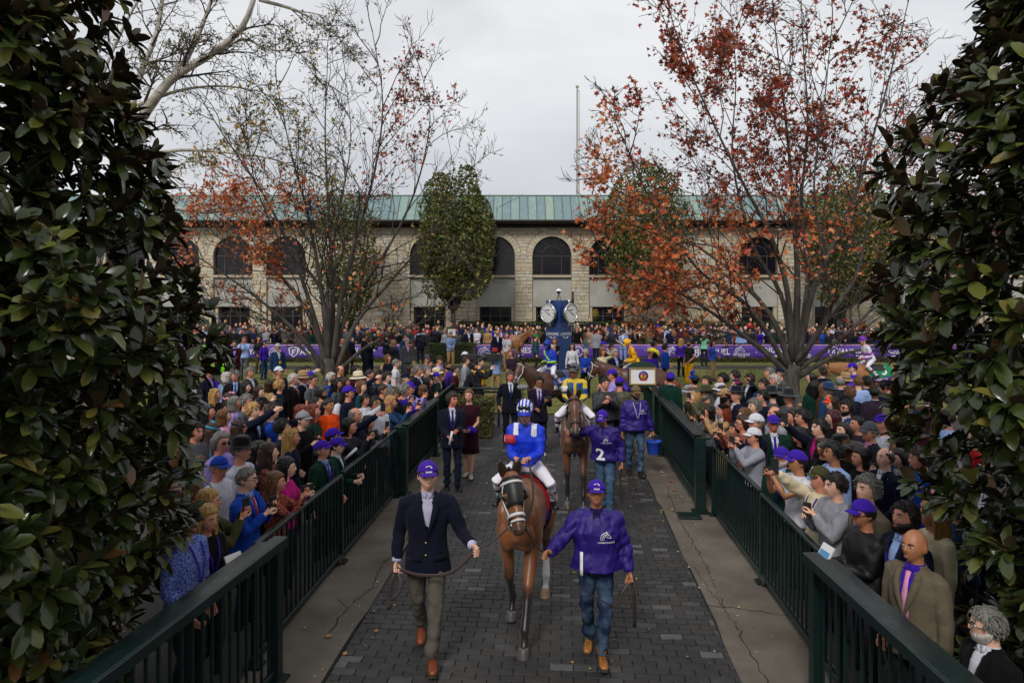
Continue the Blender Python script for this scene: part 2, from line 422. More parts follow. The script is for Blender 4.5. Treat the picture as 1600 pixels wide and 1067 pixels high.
def beard_mesh():
    if 'beard' not in HAIRM:
        mb = MB()
        def off(D, P):
            k = sstep(-0.30, -0.42, D[:, 2] - 0.35 * sstep(-0.6, 0.15, D[:, 1])) * sstep(0.35, 0.1, D[:, 1]) * (1 - 0.9 * g(D, (0, -0.95, -0.47), (0.17, 0.6, 0.07)))
            return k * (0.016 + 0.003 * waves(D, 5, 20)) - 0.012 * (1 - k)
        D, F = sph(36, 26); P = headpos(D, False, True); mb.add(P + D * off(D, P)[:, None], F); HAIRM['beard'] = mb.mesh('beard', [M_HAIR])
    return HAIRM['beard']
HATM = {}
def brim(mb, z, rx0, ry0, w, curl=0.0, droop=0.0, n=32, cy=0.0, mat=0, front=1.0):
    G = []
    for k in range(4):
        t = k / 3; row = []
        for j in range(n + 1):
            a = 2 * math.pi * j / n
            ww = w * (1 + (front - 1) * max(0, -math.sin(a)))
            row.append((math.cos(a) * (rx0 + ww * t), cy + math.sin(a) * (ry0 + ww * t), z - droop * t * t + curl * t * t * abs(math.cos(a)) ** 1.5))
        G.append(row)
    mb.grid(np.array(G), mat=mat, thick=0.004)
def hat_mesh(kind):
    if kind in HATM: return HATM[kind]
    mb = MB(); mats = [M_CLOTH, M_BAND, M_WHITEP]; nm = kind
    if kind in ('cap', 'caplogo'):
        nm = 'cap'
        def off(D, P):
            k = sstep(0.36, 0.42, D[:, 2] + 0.16 * D[:, 1] + 0.16)
            return k * (0.017 + 0.012 * g(D, (0, -0.6, 0.8), (0.5, 0.4, 0.4))) - 0.03 * (1 - k)
        D, F = sph(32, 28); shell(mb, off, D=D, F=F)
        G = []
        for i in range(6):                 # curved peak
            t = i / 5; row = []
            for j in range(13):
                u = -1 + j / 6.0; x = u * 0.074; arc = math.sqrt(max(0, 1 - u * u * 0.92))
                row.append((x, -0.055 - 0.038 * arc - 0.072 * t * (arc ** 0.7), 0.054 - 0.020 * u * u - 0.012 * t))
            G.append(row)
        mb.grid(np.array(G), thick=0.004)
        mb.ell((0, 0.0, 0.131), (0.008, 0.008, 0.004), 8, 4)
        if kind == 'caplogo':
            D2 = np.array([[0, -0.86, 0.5]])
            for k in range(7):             # embroidered running-horse crest and the line of letters under it
                a = 2.6 - k * 0.42; P = headpos(np.array([[math.cos(a) * 0.24, -0.80, 0.62 + 0.13 * math.sin(a)]]) / 1.03, face=False)[0]
                d = P / np.linalg.norm(P); mb.ell(P + d * 0.031, (0.009, 0.003, 0.004), 6, 4, rot=Matrix.Rotation(0.5, 3, 'X'), mat=2)
            for k in range(9):
                P = headpos(np.array([[(-4 + k) * 0.062, -0.90, 0.42]]) / 1.0, face=False)[0]; d = P / np.linalg.norm(P)
                mb.box(P + d * 0.026, (0.005, 0.004, 0.011), mat=2)
    elif kind in ('fedora', 'trooper', 'cowboy', 'panama', 'bucket', 'widehat'):
        nm = 'hat'; mats = [M_FELT, M_BAND, M_WHITEP]
        w = {'fedora': 0.055, 'trooper': 0.085, 'cowboy': 0.095, 'panama': 0.075, 'bucket': 0.055, 'widehat': 0.16}[kind]
        hz = {'fedora': 0.165, 'trooper': 0.175, 'cowboy': 0.18, 'panama': 0.165, 'bucket': 0.14, 'widehat': 0.15}[kind]
        n = 32; G = []
        for t in np.linspace(0, 1, 9):
            row = []
            for j in range(n + 1):
                a = 2 * math.pi * j / n; r = 1 - 0.16 * t - (0.0 if t < 0.85 else (t - 0.85) / 0.15 * 0.75)
                pinch = 1 - 0.22 * t * max(0, -math.sin(a)) * abs(math.cos(a)) * 1.6
                row.append((math.cos(a) * 0.093 * r * pinch, math.sin(a) * 0.112 * r, 0.045 + (hz - 0.045) * min(1, t / 0.88)))
            G.append(row)
        G = np.array(G); top = G[-2:]; top[..., 2] -= 0.02 * np.exp(-(top[..., 0] / 0.03) ** 2)
        mb.grid(G[:, ::-1])
        c = G[-1].mean(0); o = len(mb.verts()); mb.ell((c[0], c[1], c[2] - 0.004), (0.02, 0.025, 0.005), 10, 4)
        brim(mb, 0.045, 0.092, 0.112, w, curl={'cowboy': 0.07, 'fedora': 0.02, 'panama': 0.0}.get(kind, 0.0), droop={'panama': 0.025, 'bucket': 0.045, 'widehat': 0.03}.get(kind, 0.006))
        mb.lathe([(0.0955, 0.049), (0.0945, 0.070)], 32, mat=1, sx=1.0, sy=1.205)
    elif kind == 'flatcap':
        def off(D, P):
            k = sstep(0.22, 0.30, D[:, 2] + 0.12 * D[:, 1]); return k * (0.016 + 0.020 * g(D, (0, 0.2, 0.9), (0.9, 0.8, 0.5))) - 0.03 * (1 - k)
        shell(mb, off)
        G = [[((-1 + j / 5) * 0.075, -0.06 - 0.045 * math.sqrt(1 - 0.9 * (-1 + j / 5) ** 2) - 0.03 * i / 3, 0.062 - 0.012 * i - 0.015 * (-1 + j / 5) ** 2) for j in range(11)] for i in range(4)]
        mb.grid(np.array(G), thick=0.010)
    elif kind == 'beanie':
        def off(D, P):
            k = sstep(0.2, 0.28, D[:, 2] + 0.1 * D[:, 1]); return k * 0.02 - 0.03 * (1 - k)
        shell(mb, off)
    elif kind == 'fascinator':
        r = random.Random(3); mats = [M_CLOTH, M_BAND, M_WHITEP]
        G = [[(0.03 + math.cos(a) * q * 0.10, 0.0 + math.sin(a) * q * 0.10, 0.125 + 0.015 * math.sin(3 * a) * q - 0.05 * q * q) for a in np.linspace(0, 6.2832, 21)] for q in (0.15, 0.6, 1.0)]
        mb.grid(np.array(G), thick=0.004)
        for i in range(16):
            a = r.uniform(0, 6.28); q = r.uniform(0.2, 1)
            mb.ell((0.03 + math.cos(a) * 0.05 * q, math.sin(a) * 0.05 * q, 0.165 + r.uniform(-0.02, 0.05)), (0.042, 0.006, 0.028), 8, 6, rot=Euler((r.uniform(-1, 1), r.uniform(-1, 1), r.uniform(0, 6))).to_matrix())
    elif kind == 'headband':
        mb.tube([(math.cos(a) * 0.098, 0.01 + math.sin(a) * 0.10, 0.05 + 0.035 * math.sin(a)) for a in np.linspace(0, 6.2832, 25)[:-1]], 0.012, 6, closed=True)
        for s in (-1, 1): mb.ell((0.05 + s * 0.03, -0.02, 0.125), (0.035, 0.012, 0.025), 8, 6, rot=Matrix.Rotation(s * 0.5, 3, 'Y'))
    HATM[kind] = mb.mesh(nm, mats); HATM[kind + '_n'] = nm; return HATM[kind]
def helmet_parts(stripes):                 # jockey helmet: skull cap in silk, peak, goggles pushed up, chin harness
    mb = MB()
    def off(D, P):
        k = sstep(0.05, 0.12, D[:, 2] + 0.12 * D[:, 1]); return k * (0.030 + 0.008 * g(D, (0, 0, 1), (0.8, 0.8, 0.5))) - 0.03 * (1 - k)
    D, F = sph(48, 26); P = headpos(D, False, False); V = P + D * off(D, P)[:, None]
    for f in F:
        c = D[list(f)].mean(0)
        mb.m.append((int((c[0] * 0.5 + 0.5) * 11) % 2) if stripes else 0); mb.f.append([int(i) for i in f]); mb.s.append(True)
    mb.v.append(V); mb.n = len(V)
    G = [[((-1 + j / 6) * 0.082, -0.07 - 0.045 * math.sqrt(1 - 0.9 * (-1 + j / 6) ** 2) - 0.045 * i / 3 * math.sqrt(1 - 0.8 * (-1 + j / 6) ** 2), 0.045 - 0.010 * i - 0.02 * (-1 + j / 6) ** 2) for j in range(13)] for i in range(4)]
    mb.grid(np.array(G), thick=0.006)
    gg = MB()
    for dz, off_y in ((0.078, 0.0), (0.0, 0.016)):       # one pair on the helmet, one over the eyes
        for s in (-1, 1):
            gg.ell((s * 0.034, -0.112 + off_y * 0.6 + (0.012 if dz else 0), dz + 0.012), (0.034, 0.016, 0.021), 12, 8, mat=0)
            gg.tube([(s * 0.034 + math.cos(a) * 0.036, -0.122 + off_y * 0.6 + (0.012 if dz else 0) + abs(math.cos(a)) * 0.004, dz + 0.012 + math.sin(a) * 0.023) for a in np.linspace(0, 6.2832, 15)[:-1]], 0.005, 5, mat=1, closed=True)
        rr = 1.30 if dz else 1.12
        gg.tube([(math.sin(a) * 0.077 * rr, -math.cos(a) * 0.096 * rr, dz * 0.85 + 0.012 + 0.01 * abs(a)) for a in list(np.linspace(0.7, 2 * math.pi - 0.7, 18))], (0.003, 0.009)[0], 6, mat=1)
    st = MB()
    for s in (-1, 1): st.tube([(s * 0.088, -0.01, 0.03), (s * 0.078, -0.03, -0.06), (s * 0.035, -0.07, -0.118), (0, -0.085, -0.132)], 0.006, 6)
    st.tube([(0.03, -0.09, -0.125), (-0.03, -0.09, -0.125)], 0.010, 6)
    return mb, gg, st
M_LENS = mat('dark_lens', (0.012, 0.012, 0.016), rough=0.06, spec=0.8)
_gl = {}
def glasses_mesh(dark):
    if dark not in _gl:
        mb = MB()
        for s in (-1, 1):
            c = (s * 0.033, -0.101, 0.006)
            if dark: mb.ell(c, (0.028, 0.006, 0.020), 12, 6)
            mb.tube([(c[0] + math.cos(a) * 0.027, c[1] - 0.002, c[2] + math.sin(a) * 0.019) for a in np.linspace(0, 6.2832, 13)[:-1]], 0.0028, 5, closed=True)
            mb.tube([(s * 0.058, -0.098, 0.010), (s * 0.080, -0.05, 0.010), (s * 0.082, 0.01, 0.006)], 0.003, 5)
        mb.tube([(-0.008, -0.108, 0.010), (0.008, -0.108, 0.010)], 0.003, 5)
        _gl[dark] = mb.mesh('glasses', [M_LENS])
    return _gl[dark]

# ---- skeleton (1.75 m, faces -y, own left is +x)
def warp(V, lean, twist, z0=0.95):
    V = np.array(V, float); one = V.ndim == 1
    if one: V = V[None]
    k = np.clip((V[:, 2] - z0) / 0.25, 0, 1); a = k * lean; b = k * twist
    z = V[:, 2] - z0; y = V[:, 1]
    y2 = y * np.cos(a) - z * np.sin(a); z2 = z * np.cos(a) + y * np.sin(a)
    y2 = np.where(V[:, 2] > z0, y2, y); z2 = np.where(V[:, 2] > z0, z2, z)
    x = V[:, 0]; xx = x * np.cos(b) - y2 * np.sin(b); yy = x * np.sin(b) + y2 * np.cos(b)
    o = np.stack([xx, yy, z2 + z0], 1); return o[0] if one else o
def ik(S, T, a, b, pole):
    S, T, pole = (np.array(q, float) for q in (S, T, pole)); d = T - S; L = np.linalg.norm(d)
    if L > (a + b) * 0.995: T = S + d / L * (a + b) * 0.995; d = T - S; L = np.linalg.norm(d)
    u = d / L; c = (a * a - b * b + L * L) / (2 * L); h = math.sqrt(max(1e-6, a * a - c * c))
    p = pole - u * (pole @ u); p /= np.linalg.norm(p) + 1e-9
    return S + u * c + p * h, T
DEF = dict(lean=0.0, twist=0.0, hl=(0.26, -0.04, 0.80), hr=(-0.26, -0.04, 0.80), el=(0.3, 0.9, -0.6), er=(-0.3, 0.9, -0.6), fl=(0.11, 0.0, 0.0), fr=(-0.11, 0.02, 0.0),
           head=(0, 0, 0), fem=False, fat=1.0, gl='curl', gr='curl', kneel=(0.15, -1, 0), kneer=(-0.15, -1, 0), drop=0.0, footyaw=(0.12, -0.12), hdl=None, hdr=None, footpitch=(0, 0))
def skel(**kw):
    p = dict(DEF); p.update(kw); k = {}
    sw = 0.168 if p['fem'] else 0.188
    k['S'] = [warp((s * sw, 0.01, 1.405), p['lean'], p['twist']) for s in (1, -1)]
    dz = -p['drop']
    k['arm'] = []
    for i, (h, e) in enumerate(((p['hl'], p['el']), (p['hr'], p['er']))):
        E, Wr = ik(k['S'][i] + np.array([0, 0, 0]), np.array(h) - np.array([0, 0, dz]), 0.30, 0.265, e); k['arm'].append((k['S'][i], E, Wr))
    k['leg'] = []
    for i, (f, kp) in enumerate(((p['fl'], p['kneel']), (p['fr'], p['kneer']))):
        H = np.array([(0.092, -0.092)[i], 0.0, 0.93]); A = np.array(f, float) + np.array([0, 0, 0.095 - dz])
        K, A = ik(H, A, 0.425, 0.418, kp); k['leg'].append((H, K, A))
    hy, hp, hr = p['head']
    base = warp((0, 0.012, 1.50), p['lean'], p['twist'])
    hm = Matrix.Translation(base) @ Euler((-p['lean'] * 0.5 * -1 * 0, 0, 0)).to_matrix().to_4x4() @ Matrix.Rotation(p['twist'] + hy, 4, 'Z') @ Matrix.Rotation(hp + p['lean'] * 0.55, 4, 'X') @ Matrix.Rotation(hr, 4, 'Y') @ Matrix.Translation((0, -0.018, 0.142)) @ Matrix.Scale(1.09, 4)
    k['head'] = hm; k['p'] = p; return k
def xf(mb, M):                            # transform everything in an MB
    M = np.array(M); V = mb.verts() @ M[:3, :3].T + M[:3, 3]; mb.v = [V]; return mb
def append(mb, o, matoff=0):
    b = mb.n; mb.v.append(o.verts()); mb.n += o.n
    mb.f += [[i + b for i in q] for q in o.f]; mb.m += [i + matoff for i in o.m]; mb.s += o.s
def hand_mb(grip, side, sc=1.0):          # wrist at origin, fingers along -z, palm faces -y; side +1 = left hand (thumb to -x when hanging, palm in)
    mb = MB(); pal = MB()
    pal.ell((0, 0.0, -0.048), (0.042, 0.017, 0.055), 12, 8)
    curl = {'curl': 0.55, 'fist': 1.45, 'open': 0.08, 'phone': 1.0}[grip]
    for i, (x, L) in enumerate(((0.030, 0.072), (0.010, 0.080), (-0.011, 0.075), (-0.030, 0.060))):
        x *= -side; p = np.array([x, 0, -0.088]); pts = [np.array([x * 0.8, 0, -0.06]), p]; a = 0.1
        for sgm in (0.45, 0.32, 0.25):
            a += curl * (0.8 if sgm == 0.45 else 1.0) * (0.9 + 0.1 * i); p = p + np.array([x * 0.06, -math.sin(a), -math.cos(a)]) * L * sgm; pts.append(p)
        mb.tube(pts, [0.0095, 0.0095, 0.009, 0.008, 0.006], 6)
    b = {'curl': 0.3, 'fist': 0.9, 'open': 0.1, 'phone': 0.6}[grip]; sx = -side
    mb.tube([(sx * 0.02, -0.004, -0.025), (sx * 0.046, -0.014, -0.05), (sx * (0.058 - 0.02 * b), -0.022 - 0.02 * b, -0.078), (sx * (0.056 - 0.035 * b), -0.030 - 0.025 * b, -0.098)], [0.014, 0.013, 0.0105, 0.008], 6)
    return pal, mb
def hand_frame(E, Wr, side, hd=None):
    d = np.array(Wr) - np.array(E); d /= np.linalg.norm(d)
    z = -d if hd is None else -np.array(hd[0], float) / np.linalg.norm(hd[0])
    palm = np.array(hd[1], float) if hd is not None else np.array([-side * 0.9, -0.45, 0.0])   # palm direction
    y = -(palm - z * (palm @ z)); y /= np.linalg.norm(y) + 1e-9
    x = np.cross(y, z); M = Matrix.Identity(4)
    for i in range(3): M[i][0], M[i][1], M[i][2], M[i][3] = x[i], y[i], z[i], Wr[i]
    return M
def body_mesh(k, hero=False, legr=0.8):
    p = k['p']; fem = p['fem']; mb = MB(); a = 0.90 if fem else 1.0
    dz = -p['drop']
    t = MB(); t.rings([(0, 0, 0.86, 0.13, 0.085), (0, 0, 1.0, 0.125, 0.08), (0, 0, 1.2, 0.13, 0.085), (0, 0.005, 1.36, 0.145 * a, 0.085), (0, 0.01, 1.44, 0.11 * a, 0.06), (0, 0.012, 1.475, 0.06, 0.055)], 14)
    nk = MB(); nk.rings([(0, 0.012, 1.42, 0.075 * a, 0.062), (0, 0.014, 1.47, 0.060 * a, 0.058), (0, 0.004, 1.53, 0.056 * a, 0.058), (0, -0.008, 1.60, 0.056 * a, 0.062)], 14)
    for q in (t, nk):
        V = warp(q.verts(), p['lean'], p['twist']); q.v = [V]; append(mb, q)
    h = MB(); head_mb(h, fem); append(mb, xf(h, k['head']))
    fing = MB()
    for i, s in ((0, 1), (1, -1)):
        S, E, Wr = k['arm'][i]
        mb.tube([S, S * 0.5 + E * 0.5, E, E * 0.6 + Wr * 0.4, Wr], [0.048 * a, 0.042 * a, 0.036 * a, 0.037 * a, 0.026 * a], 10)
        pal, fg = hand_mb(p['gl'] if i == 0 else p['gr'], s); Mh = hand_frame(E, Wr, s, p['hdl'] if i == 0 else p['hdr']); k['hand%d' % i] = Mh
        append(mb, xf(pal, Mh)); append(fing, xf(fg, Mh))
        H, K, A = k['leg'][i]; L = legr
        mb.tube([H + [0, 0, 0.02], H * 0.6 + K * 0.4, K, K * 0.6 + A * 0.4 + [0, 0.01, 0], A], [0.085 * L, 0.072 * L, 0.052 * L, 0.052 * L, 0.036 * L], 10)
    me = solid(mb, 0.0075 if hero else 0.0095, 2, 0.28 if hero else 0.2)
    out = mb_of(me); bpy.data.meshes.remove(me)
    append(out, fing)
    ex = MB()
    for s in (-1, 1):
        ex.ell((s * 0.031, -0.083, 0.006), (0.0145, 0.010, 0.0062), 10, 6, mat=2); ex.ell((s * 0.031, -0.0895, 0.006), (0.0070, 0.0045, 0.0062), 8, 6, mat=1)
        ex.tube([(s * 0.014, -0.101, 0.027), (s * 0.033, -0.100, 0.032), (s * 0.052, -0.086, 0.026)], [0.004, 0.005, 0.003], 5, mat=4)
    ex.ell((0, -0.0975, -0.0625), (0.021, 0.006, 0.0035), 10, 5, mat=3); ex.ell((0, -0.098, -0.070), (0.017, 0.006, 0.0045), 10, 5, mat=3)
    append(out, xf(ex, k['head']))
    return out.mesh('person', [M_SKIN, M_EYE, M_EYEW, M_LIP, M_BROW])

# ---- clothing
def prof(kind, fem, fat=1.0):
    if fem: R = [(0.78, 0.205, 0.155), (0.90, 0.198, 0.148), (1.00, 0.170, 0.124), (1.09, 0.142, 0.105), (1.20, 0.155, 0.125), (1.28, 0.165, 0.140), (1.36, 0.165, 0.118), (1.42, 0.140, 0.092), (1.465, 0.085, 0.072)]
    else: R = [(0.76, 0.212, 0.158), (0.90, 0.202, 0.150), (1.00, 0.185, 0.136), (1.09, 0.175, 0.124), (1.20, 0.188, 0.132), (1.29, 0.198, 0.136), (1.37, 0.195, 0.122), (1.43, 0.155, 0.095), (1.475, 0.085, 0.074)]
    zb = {'jacket': 0.78, 'coat': 0.45, 'hoodie': 0.84, 'nylon': 0.82, 'polo': 0.86, 'shirt': 0.90, 'dress': 0.55, 'silk': 0.92}[kind]
    gk = {'jacket': 1.0, 'coat': 1.06, 'hoodie': 1.08, 'nylon': 1.13, 'polo': 0.98, 'shirt': 0.98, 'dress': 0.93, 'silk': 0.97}[kind]
    out = []
    if zb < R[0][0]:
        for z in (zb, (zb + R[0][0]) / 2): out.append((z, R[0][1] * gk * (1.12 if kind == 'dress' else 1.05), R[0][2] * gk * 1.15))
    for z, rx, ry in R:
        if z < zb - 0.03: continue
        bell = fat if z < 1.3 else 1 + (fat - 1) * 0.5
        out.append((max(z, zb), rx * gk * bell, ry * gk * (1 + (bell - 1) * 1.6)))
    return out
def torso_y(P, x, z, front=-1, e=2.4):     # surface depth of the torso loft at (x, z)
    zs = [q[0] for q in P]; rx = np.interp(z, zs, [q[1] for q in P]); ry = np.interp(z, zs, [q[2] for q in P])
    u = min(0.98, abs(x) / rx); return front * ry * (1 - u ** e) ** (1 / e) + (0.006 if z > 1.3 else 0)
SLV = {'jacket': (0.080, 0.060, 0.055, 0.045), 'coat': (0.086, 0.068, 0.062, 0.052), 'hoodie': (0.092, 0.070, 0.064, 0.048), 'nylon': (0.084, 0.068, 0.066, 0.050), 'polo': (0.080, 0.066, 0, 0),
       'shirt': (0.082, 0.060, 0.052, 0.040), 'dress': (0.070, 0.050, 0.045, 0.034), 'silk': (0.078, 0.062, 0.058, 0.042)}
def top_mesh(k, kind, vz=None, vw=0.07, hero=False, seed=1, mats=None, amp=1.0, long_dress=False):
    p = k['p']; fem = p['fem']; P = prof(kind, fem, p['fat']); mb = MB(); t = MB()
    t.rings([(0, 0.0 if z < 1.3 else 0.006, z, rx, ry) for z, rx, ry in P], 22); t.v = [warp(t.verts(), p['lean'], p['twist'])]; append(mb, t)
    a = 0.86 if fem else 1.0; r0, r1, r2, r3 = (q * a for q in SLV[kind])
    for i, s in ((0, 1), (1, -1)):
        S, E, Wr = k['arm'][i]
        I = warp((s * 0.085, 0.008, 1.432), p['lean'], p['twist'])
        if kind == 'polo': mb.tube([I, S * 0.6 + I * 0.4, S, S * 0.45 + E * 0.55], [r0 * 0.55, r0 * 0.75, r0 * 0.88, r1 * 1.05], 14)
        else: mb.tube([I, S * 0.6 + I * 0.4, S, S * 0.5 + E * 0.5, E, E * 0.5 + Wr * 0.5, E * 0.04 + Wr * 0.96], [r0 * 0.55, r0 * 0.74, r0 * 0.86, (r0 + r1) / 2, r1, r2, r3], 14)
    me = solid(mb, 0.011 if hero else 0.0145, 3, 0.5 if hero else 0.38, 'top')
    V = mverts(me); Nn = mnorm(me)
    w = (np.abs(waves(V, seed, 26, 8)) ** 0.7 - 0.4) * 0.007 + waves(V, seed + 9, 55, 8) * 0.0022
    if kind in ('nylon', 'silk', 'hoodie'): w *= 1.7
    setv(me, V + Nn * (w * amp * 1.35)[:, None])
    if vz:                                 # open front: the faces inside the V are cut away, the shirt shows
        out = MB(); V = mverts(me); U = warp(V, -p['lean'] * 0.0, 0); F = []
        # undo lean/twist for the test
        q = V.copy(); bz = p['twist']; c, s_ = math.cos(-bz), math.sin(-bz)
        x = q[:, 0] * c - q[:, 1] * s_; y = q[:, 0] * s_ + q[:, 1] * c; z = q[:, 2] - 0.95; a_ = -p['lean']
        y2 = y * math.cos(a_) - z * math.sin(a_); z2 = z * math.cos(a_) + y * math.sin(a_) + 0.95
        wv = np.interp(z2, [vz, 1.40, 1.47], [0.004, vw, vw * 1.0]); inside = (y2 < -0.02) & (np.abs(x) < wv) & (z2 > vz) & (z2 < 1.56)
        for f in me.polygons:
            if not all(inside[i] for i in f.vertices): F.append(list(f.vertices))
        out.add(V, F); bpy.data.meshes.remove(me); me = out.mesh('jacket')
    for m in (mats or [M_CLOTH]): me.materials.append(m)
    return me
def lapel_mesh(k, kind, vz, vw=0.07):
    p = k['p']; P = prof(kind, p['fem'], p['fat']); mb = MB()
    for s in (-1, 1):
        G = []
        for i in range(9):
            t = i / 8; z = vz + (1.455 - vz) * t; xi = s * (-0.012 + (vw + 0.002) * min(1, t * (1.455 - vz) / (1.40 - vz))); wd = 0.062 * math.sin(min(1, t * 1.25) * 1.57) * (1 if t < 0.8 else 0.72) + 0.004
            G.append([(xi + s * wd * u, torso_y(P, xi + s * wd * u, z) - 0.017 - 0.005 * math.sin(u * 3.1), z + 0.012 * u) for u in (0, 0.5, 1.0)])
        G = np.array(G); G = warp(G.reshape(-1, 3), p['lean'], p['twist']).reshape(G.shape); mb.grid(G if s < 0 else G[:, ::-1], thick=0.004)
    G = []
    for j in range(17):                    # collar behind the neck
        a = rad(-40 + 260 * j / 16); G.append([(math.cos(a) * r, 0.014 + math.sin(a) * r * 0.92, z) for r, z in ((0.092, 1.447), (0.078, 1.485), (0.072, 1.497))])
    G = np.array(G); mb.grid(warp(G.reshape(-1, 3), p['lean'], p['twist']).reshape(G.shape), thick=0.006)
    return mb.mesh('lapel', [M_CLOTH])
def shirt_mesh(k, kind='jacket'):
    p = k['p']; P = prof(kind, p['fem'], p['fat']); t = MB()
    t.rings([(0, 0.0 if z < 1.3 else 0.006, z, rx * 0.945, ry * 0.955) for z, rx, ry in P if 0.94 < z < 1.46] + [(0, 0.008, 1.462, 0.080, 0.068)], 18)
    for s in (-1, 1):                      # collar points
        G = [[(s * (0.010 + 0.030 * u), -0.058 - 0.020 * (1 - u) * 0.4 - 0.016 * v, 1.495 - 0.045 * v + 0.012 * u) for u in (0, 0.5, 1)] for v in (0, 0.5, 1)]
        t.grid(np.array(G) if s > 0 else np.array(G)[:, ::-1], thick=0.004)
    t.rings([(0, 0.010, 1.455, 0.074, 0.070), (0, 0.006, 1.505, 0.064, 0.064)], 16, 2.0, caps=False)
    t.v = [warp(t.verts(), p['lean'], p['twist'])]; return t.mesh('shirt', [M_CLOTH])
def strip_mesh(k, kind, pts, width, off, name, m, closed=False, th=0.003):   # ribbon lying on the chest: pts are (x, z)
    p = k['p']; P = prof(kind, p['fem'], p['fat']); G = []
    for i, (x, z) in enumerate(pts):
        w = width[i] if isinstance(width, (list, tuple)) else width
        G.append([(x - w / 2 + w * u, torso_y(P, x - w / 2 + w * u, z) - off, z) for u in (0, 0.5, 1)])
    G = np.array(G); mb = MB(); mb.grid(warp(G.reshape(-1, 3), p['lean'], p['twist']).reshape(G.shape), thick=th); return mb.mesh(name, [m])
def trousers_mesh(k, hero=False, seed=2, m=None, slim=1.0, amp=1.0, short=0.0):
    p = k['p']; fem = p['fem']; mb = MB(); fw = (p['fat'] - 1) * 0.6 + 1
    mb.rings([(0, 0, 0.83, 0.12 * fw, 0.09 * fw), (0, 0.005, 0.90, 0.160 * fw, 0.112 * fw), (0, 0, 1.0, 0.146 * fw, 0.100 * fw), (0, 0, 1.05, 0.130 * fw, 0.092 * fw)], 18)
    for i in range(2):
        H, K, A = k['leg'][i]; A2 = K * short + A * (1 - short) + np.array([0, 0, -0.02])
        mb.tube([H + [0, 0, 0.03], H * 0.75 + K * 0.25, H * 0.4 + K * 0.6, K, K * 0.6 + A2 * 0.4 + [0, 0.008, 0], K * 0.2 + A2 * 0.8, A2], [0.086 * slim, 0.092 * slim, 0.082 * slim, 0.069 * slim, 0.067 * slim, 0.060 * slim, 0.058 * slim], 14)
    me = solid(mb, 0.011 if hero else 0.016, 3, 0.5 if hero else 0.4, 'trousers')
    V = mverts(me); Nn = mnorm(me); k1 = 1 + 1.2 * np.exp(-((V[:, 2] - 0.15) / 0.12) ** 2) + 0.7 * np.exp(-((V[:, 2] - 0.52) / 0.10) ** 2)
    w = (waves(V, seed, 30, 8, (0.5, 0.5, 1.4)) * 0.0045 + waves(V, seed + 4, 62, 8, (0.5, 0.5, 1.4)) * 0.002) * k1
    rg = (np.abs(waves(V, seed + 11, 24, 7, (0.35, 0.35, 1.6))) ** 0.6 - 0.45) * 0.010 * np.clip(k1 - 0.45, 0.3, 2)
    setv(me, V + Nn * ((w * 1.5 + rg) * amp)[:, None]); me.materials.append(m or M_CLOTH); return me
_shoec = {}
def shoe_mb(kind='shoe'):                  # ankle at the origin, toe to -y
    mb = MB(); h = 0.11 if kind == 'boot' else 0.075
    prof_ = [(0.072, 0.030, 0.034), (0.055, 0.036, 0.045), (0.01, 0.038, 0.062 if kind == 'shoe' else 0.075), (-0.05, 0.040, 0.055), (-0.11, 0.047, 0.040), (-0.16, 0.044, 0.034), (-0.195, 0.026, 0.026)]
    P = [(0, y, -0.085 + hh * 0.62) for y, w, hh in prof_]
    mb.tube(P, [(w, hh * 0.72) for y, w, hh in prof_], 12, up=(1, 0, 0))
    if kind == 'boot': mb.tube([(0, 0.02, -0.05), (0, 0.02, 0.03), (0, 0.025, 0.055)], [(0.045, 0.055), (0.048, 0.056), (0.052, 0.060)], 12, up=(1, 0, 0))
    G = []
    for y, w, hh in prof_: G.append((y, w))
    poly = [(w * 1.06, y) for y, w in G] + [(-w * 1.06, y) for y, w in reversed(G)]
    mb.prism(poly, Matrix.Translation((0, 0, -0.097)), 0.022 if kind == 'shoe' else 0.03, mat=1)
    for j in range(4): mb.tube([(-0.018, -0.055 - 0.022 * j, -0.028 - 0.009 * j + (0.02 if kind == 'boot' else 0)), (0.018, -0.055 - 0.022 * j, -0.028 - 0.009 * j + (0.02 if kind == 'boot' else 0))], 0.003, 5, mat=1)
    return mb
M_SOLE = mat('sole', (0.05, 0.04, 0.035), rough=0.8)
def shoe_mesh(kind):
    if kind not in _shoec: _shoec[kind] = shoe_mb(kind).mesh('shoe', [M_LEATHER, M_SOLE])
    return _shoec[kind]
SKIN = {'w': '#d0a088', 'w2': '#c99078', 'p': '#dab09a', 't': '#ad7a5a', 'b': '#6b4632', 'd': '#452d20', 'r': '#cc8570'}
# ================================================================ setting
M_ASPH = mat('asphalt', (0.045, 0.042, 0.040), rough=0.85, var=0.3, vscale=1.2, bump=0.4, bscale=60, world=True)
M_PAVE = [mat('paver_%s' % n, c, rough=0.62, var=0.28, vscale=6, bump=0.5, bscale=55, world=True, rvar=0.12, tint=(0.10, 0.085, 0.065), tscale=1.1, tamt=0.25)
          for n, c in (('dark', (0.017, 0.017, 0.019)), ('mid', (0.022, 0.022, 0.024)), ('brown', (0.021, 0.019, 0.018)), ('grey', (0.042, 0.042, 0.044)), ('pale', (0.085, 0.084, 0.085)))]
M_JOINT = mat('paver_joint', (0.010, 0.009, 0.008), rough=0.95, var=0.4, vscale=9, world=True)
M_CONC = mat('concrete', (0.142, 0.126, 0.104), rough=0.85, var=0.28, vscale=1.6, bump=0.45, bscale=75, world=True, tint=(0.10, 0.082, 0.062), tscale=0.9, tamt=0.75)
M_CRACK = mat('crack', (0.03, 0.025, 0.02), rough=1.0)
M_LAWN = mat('lawn', (0.115, 0.125, 0.035), rough=0.95, var=0.4, vscale=2.5, bump=0.6, bscale=40, world=True, tint=(0.19, 0.16, 0.06), tscale=0.5, tamt=0.7)
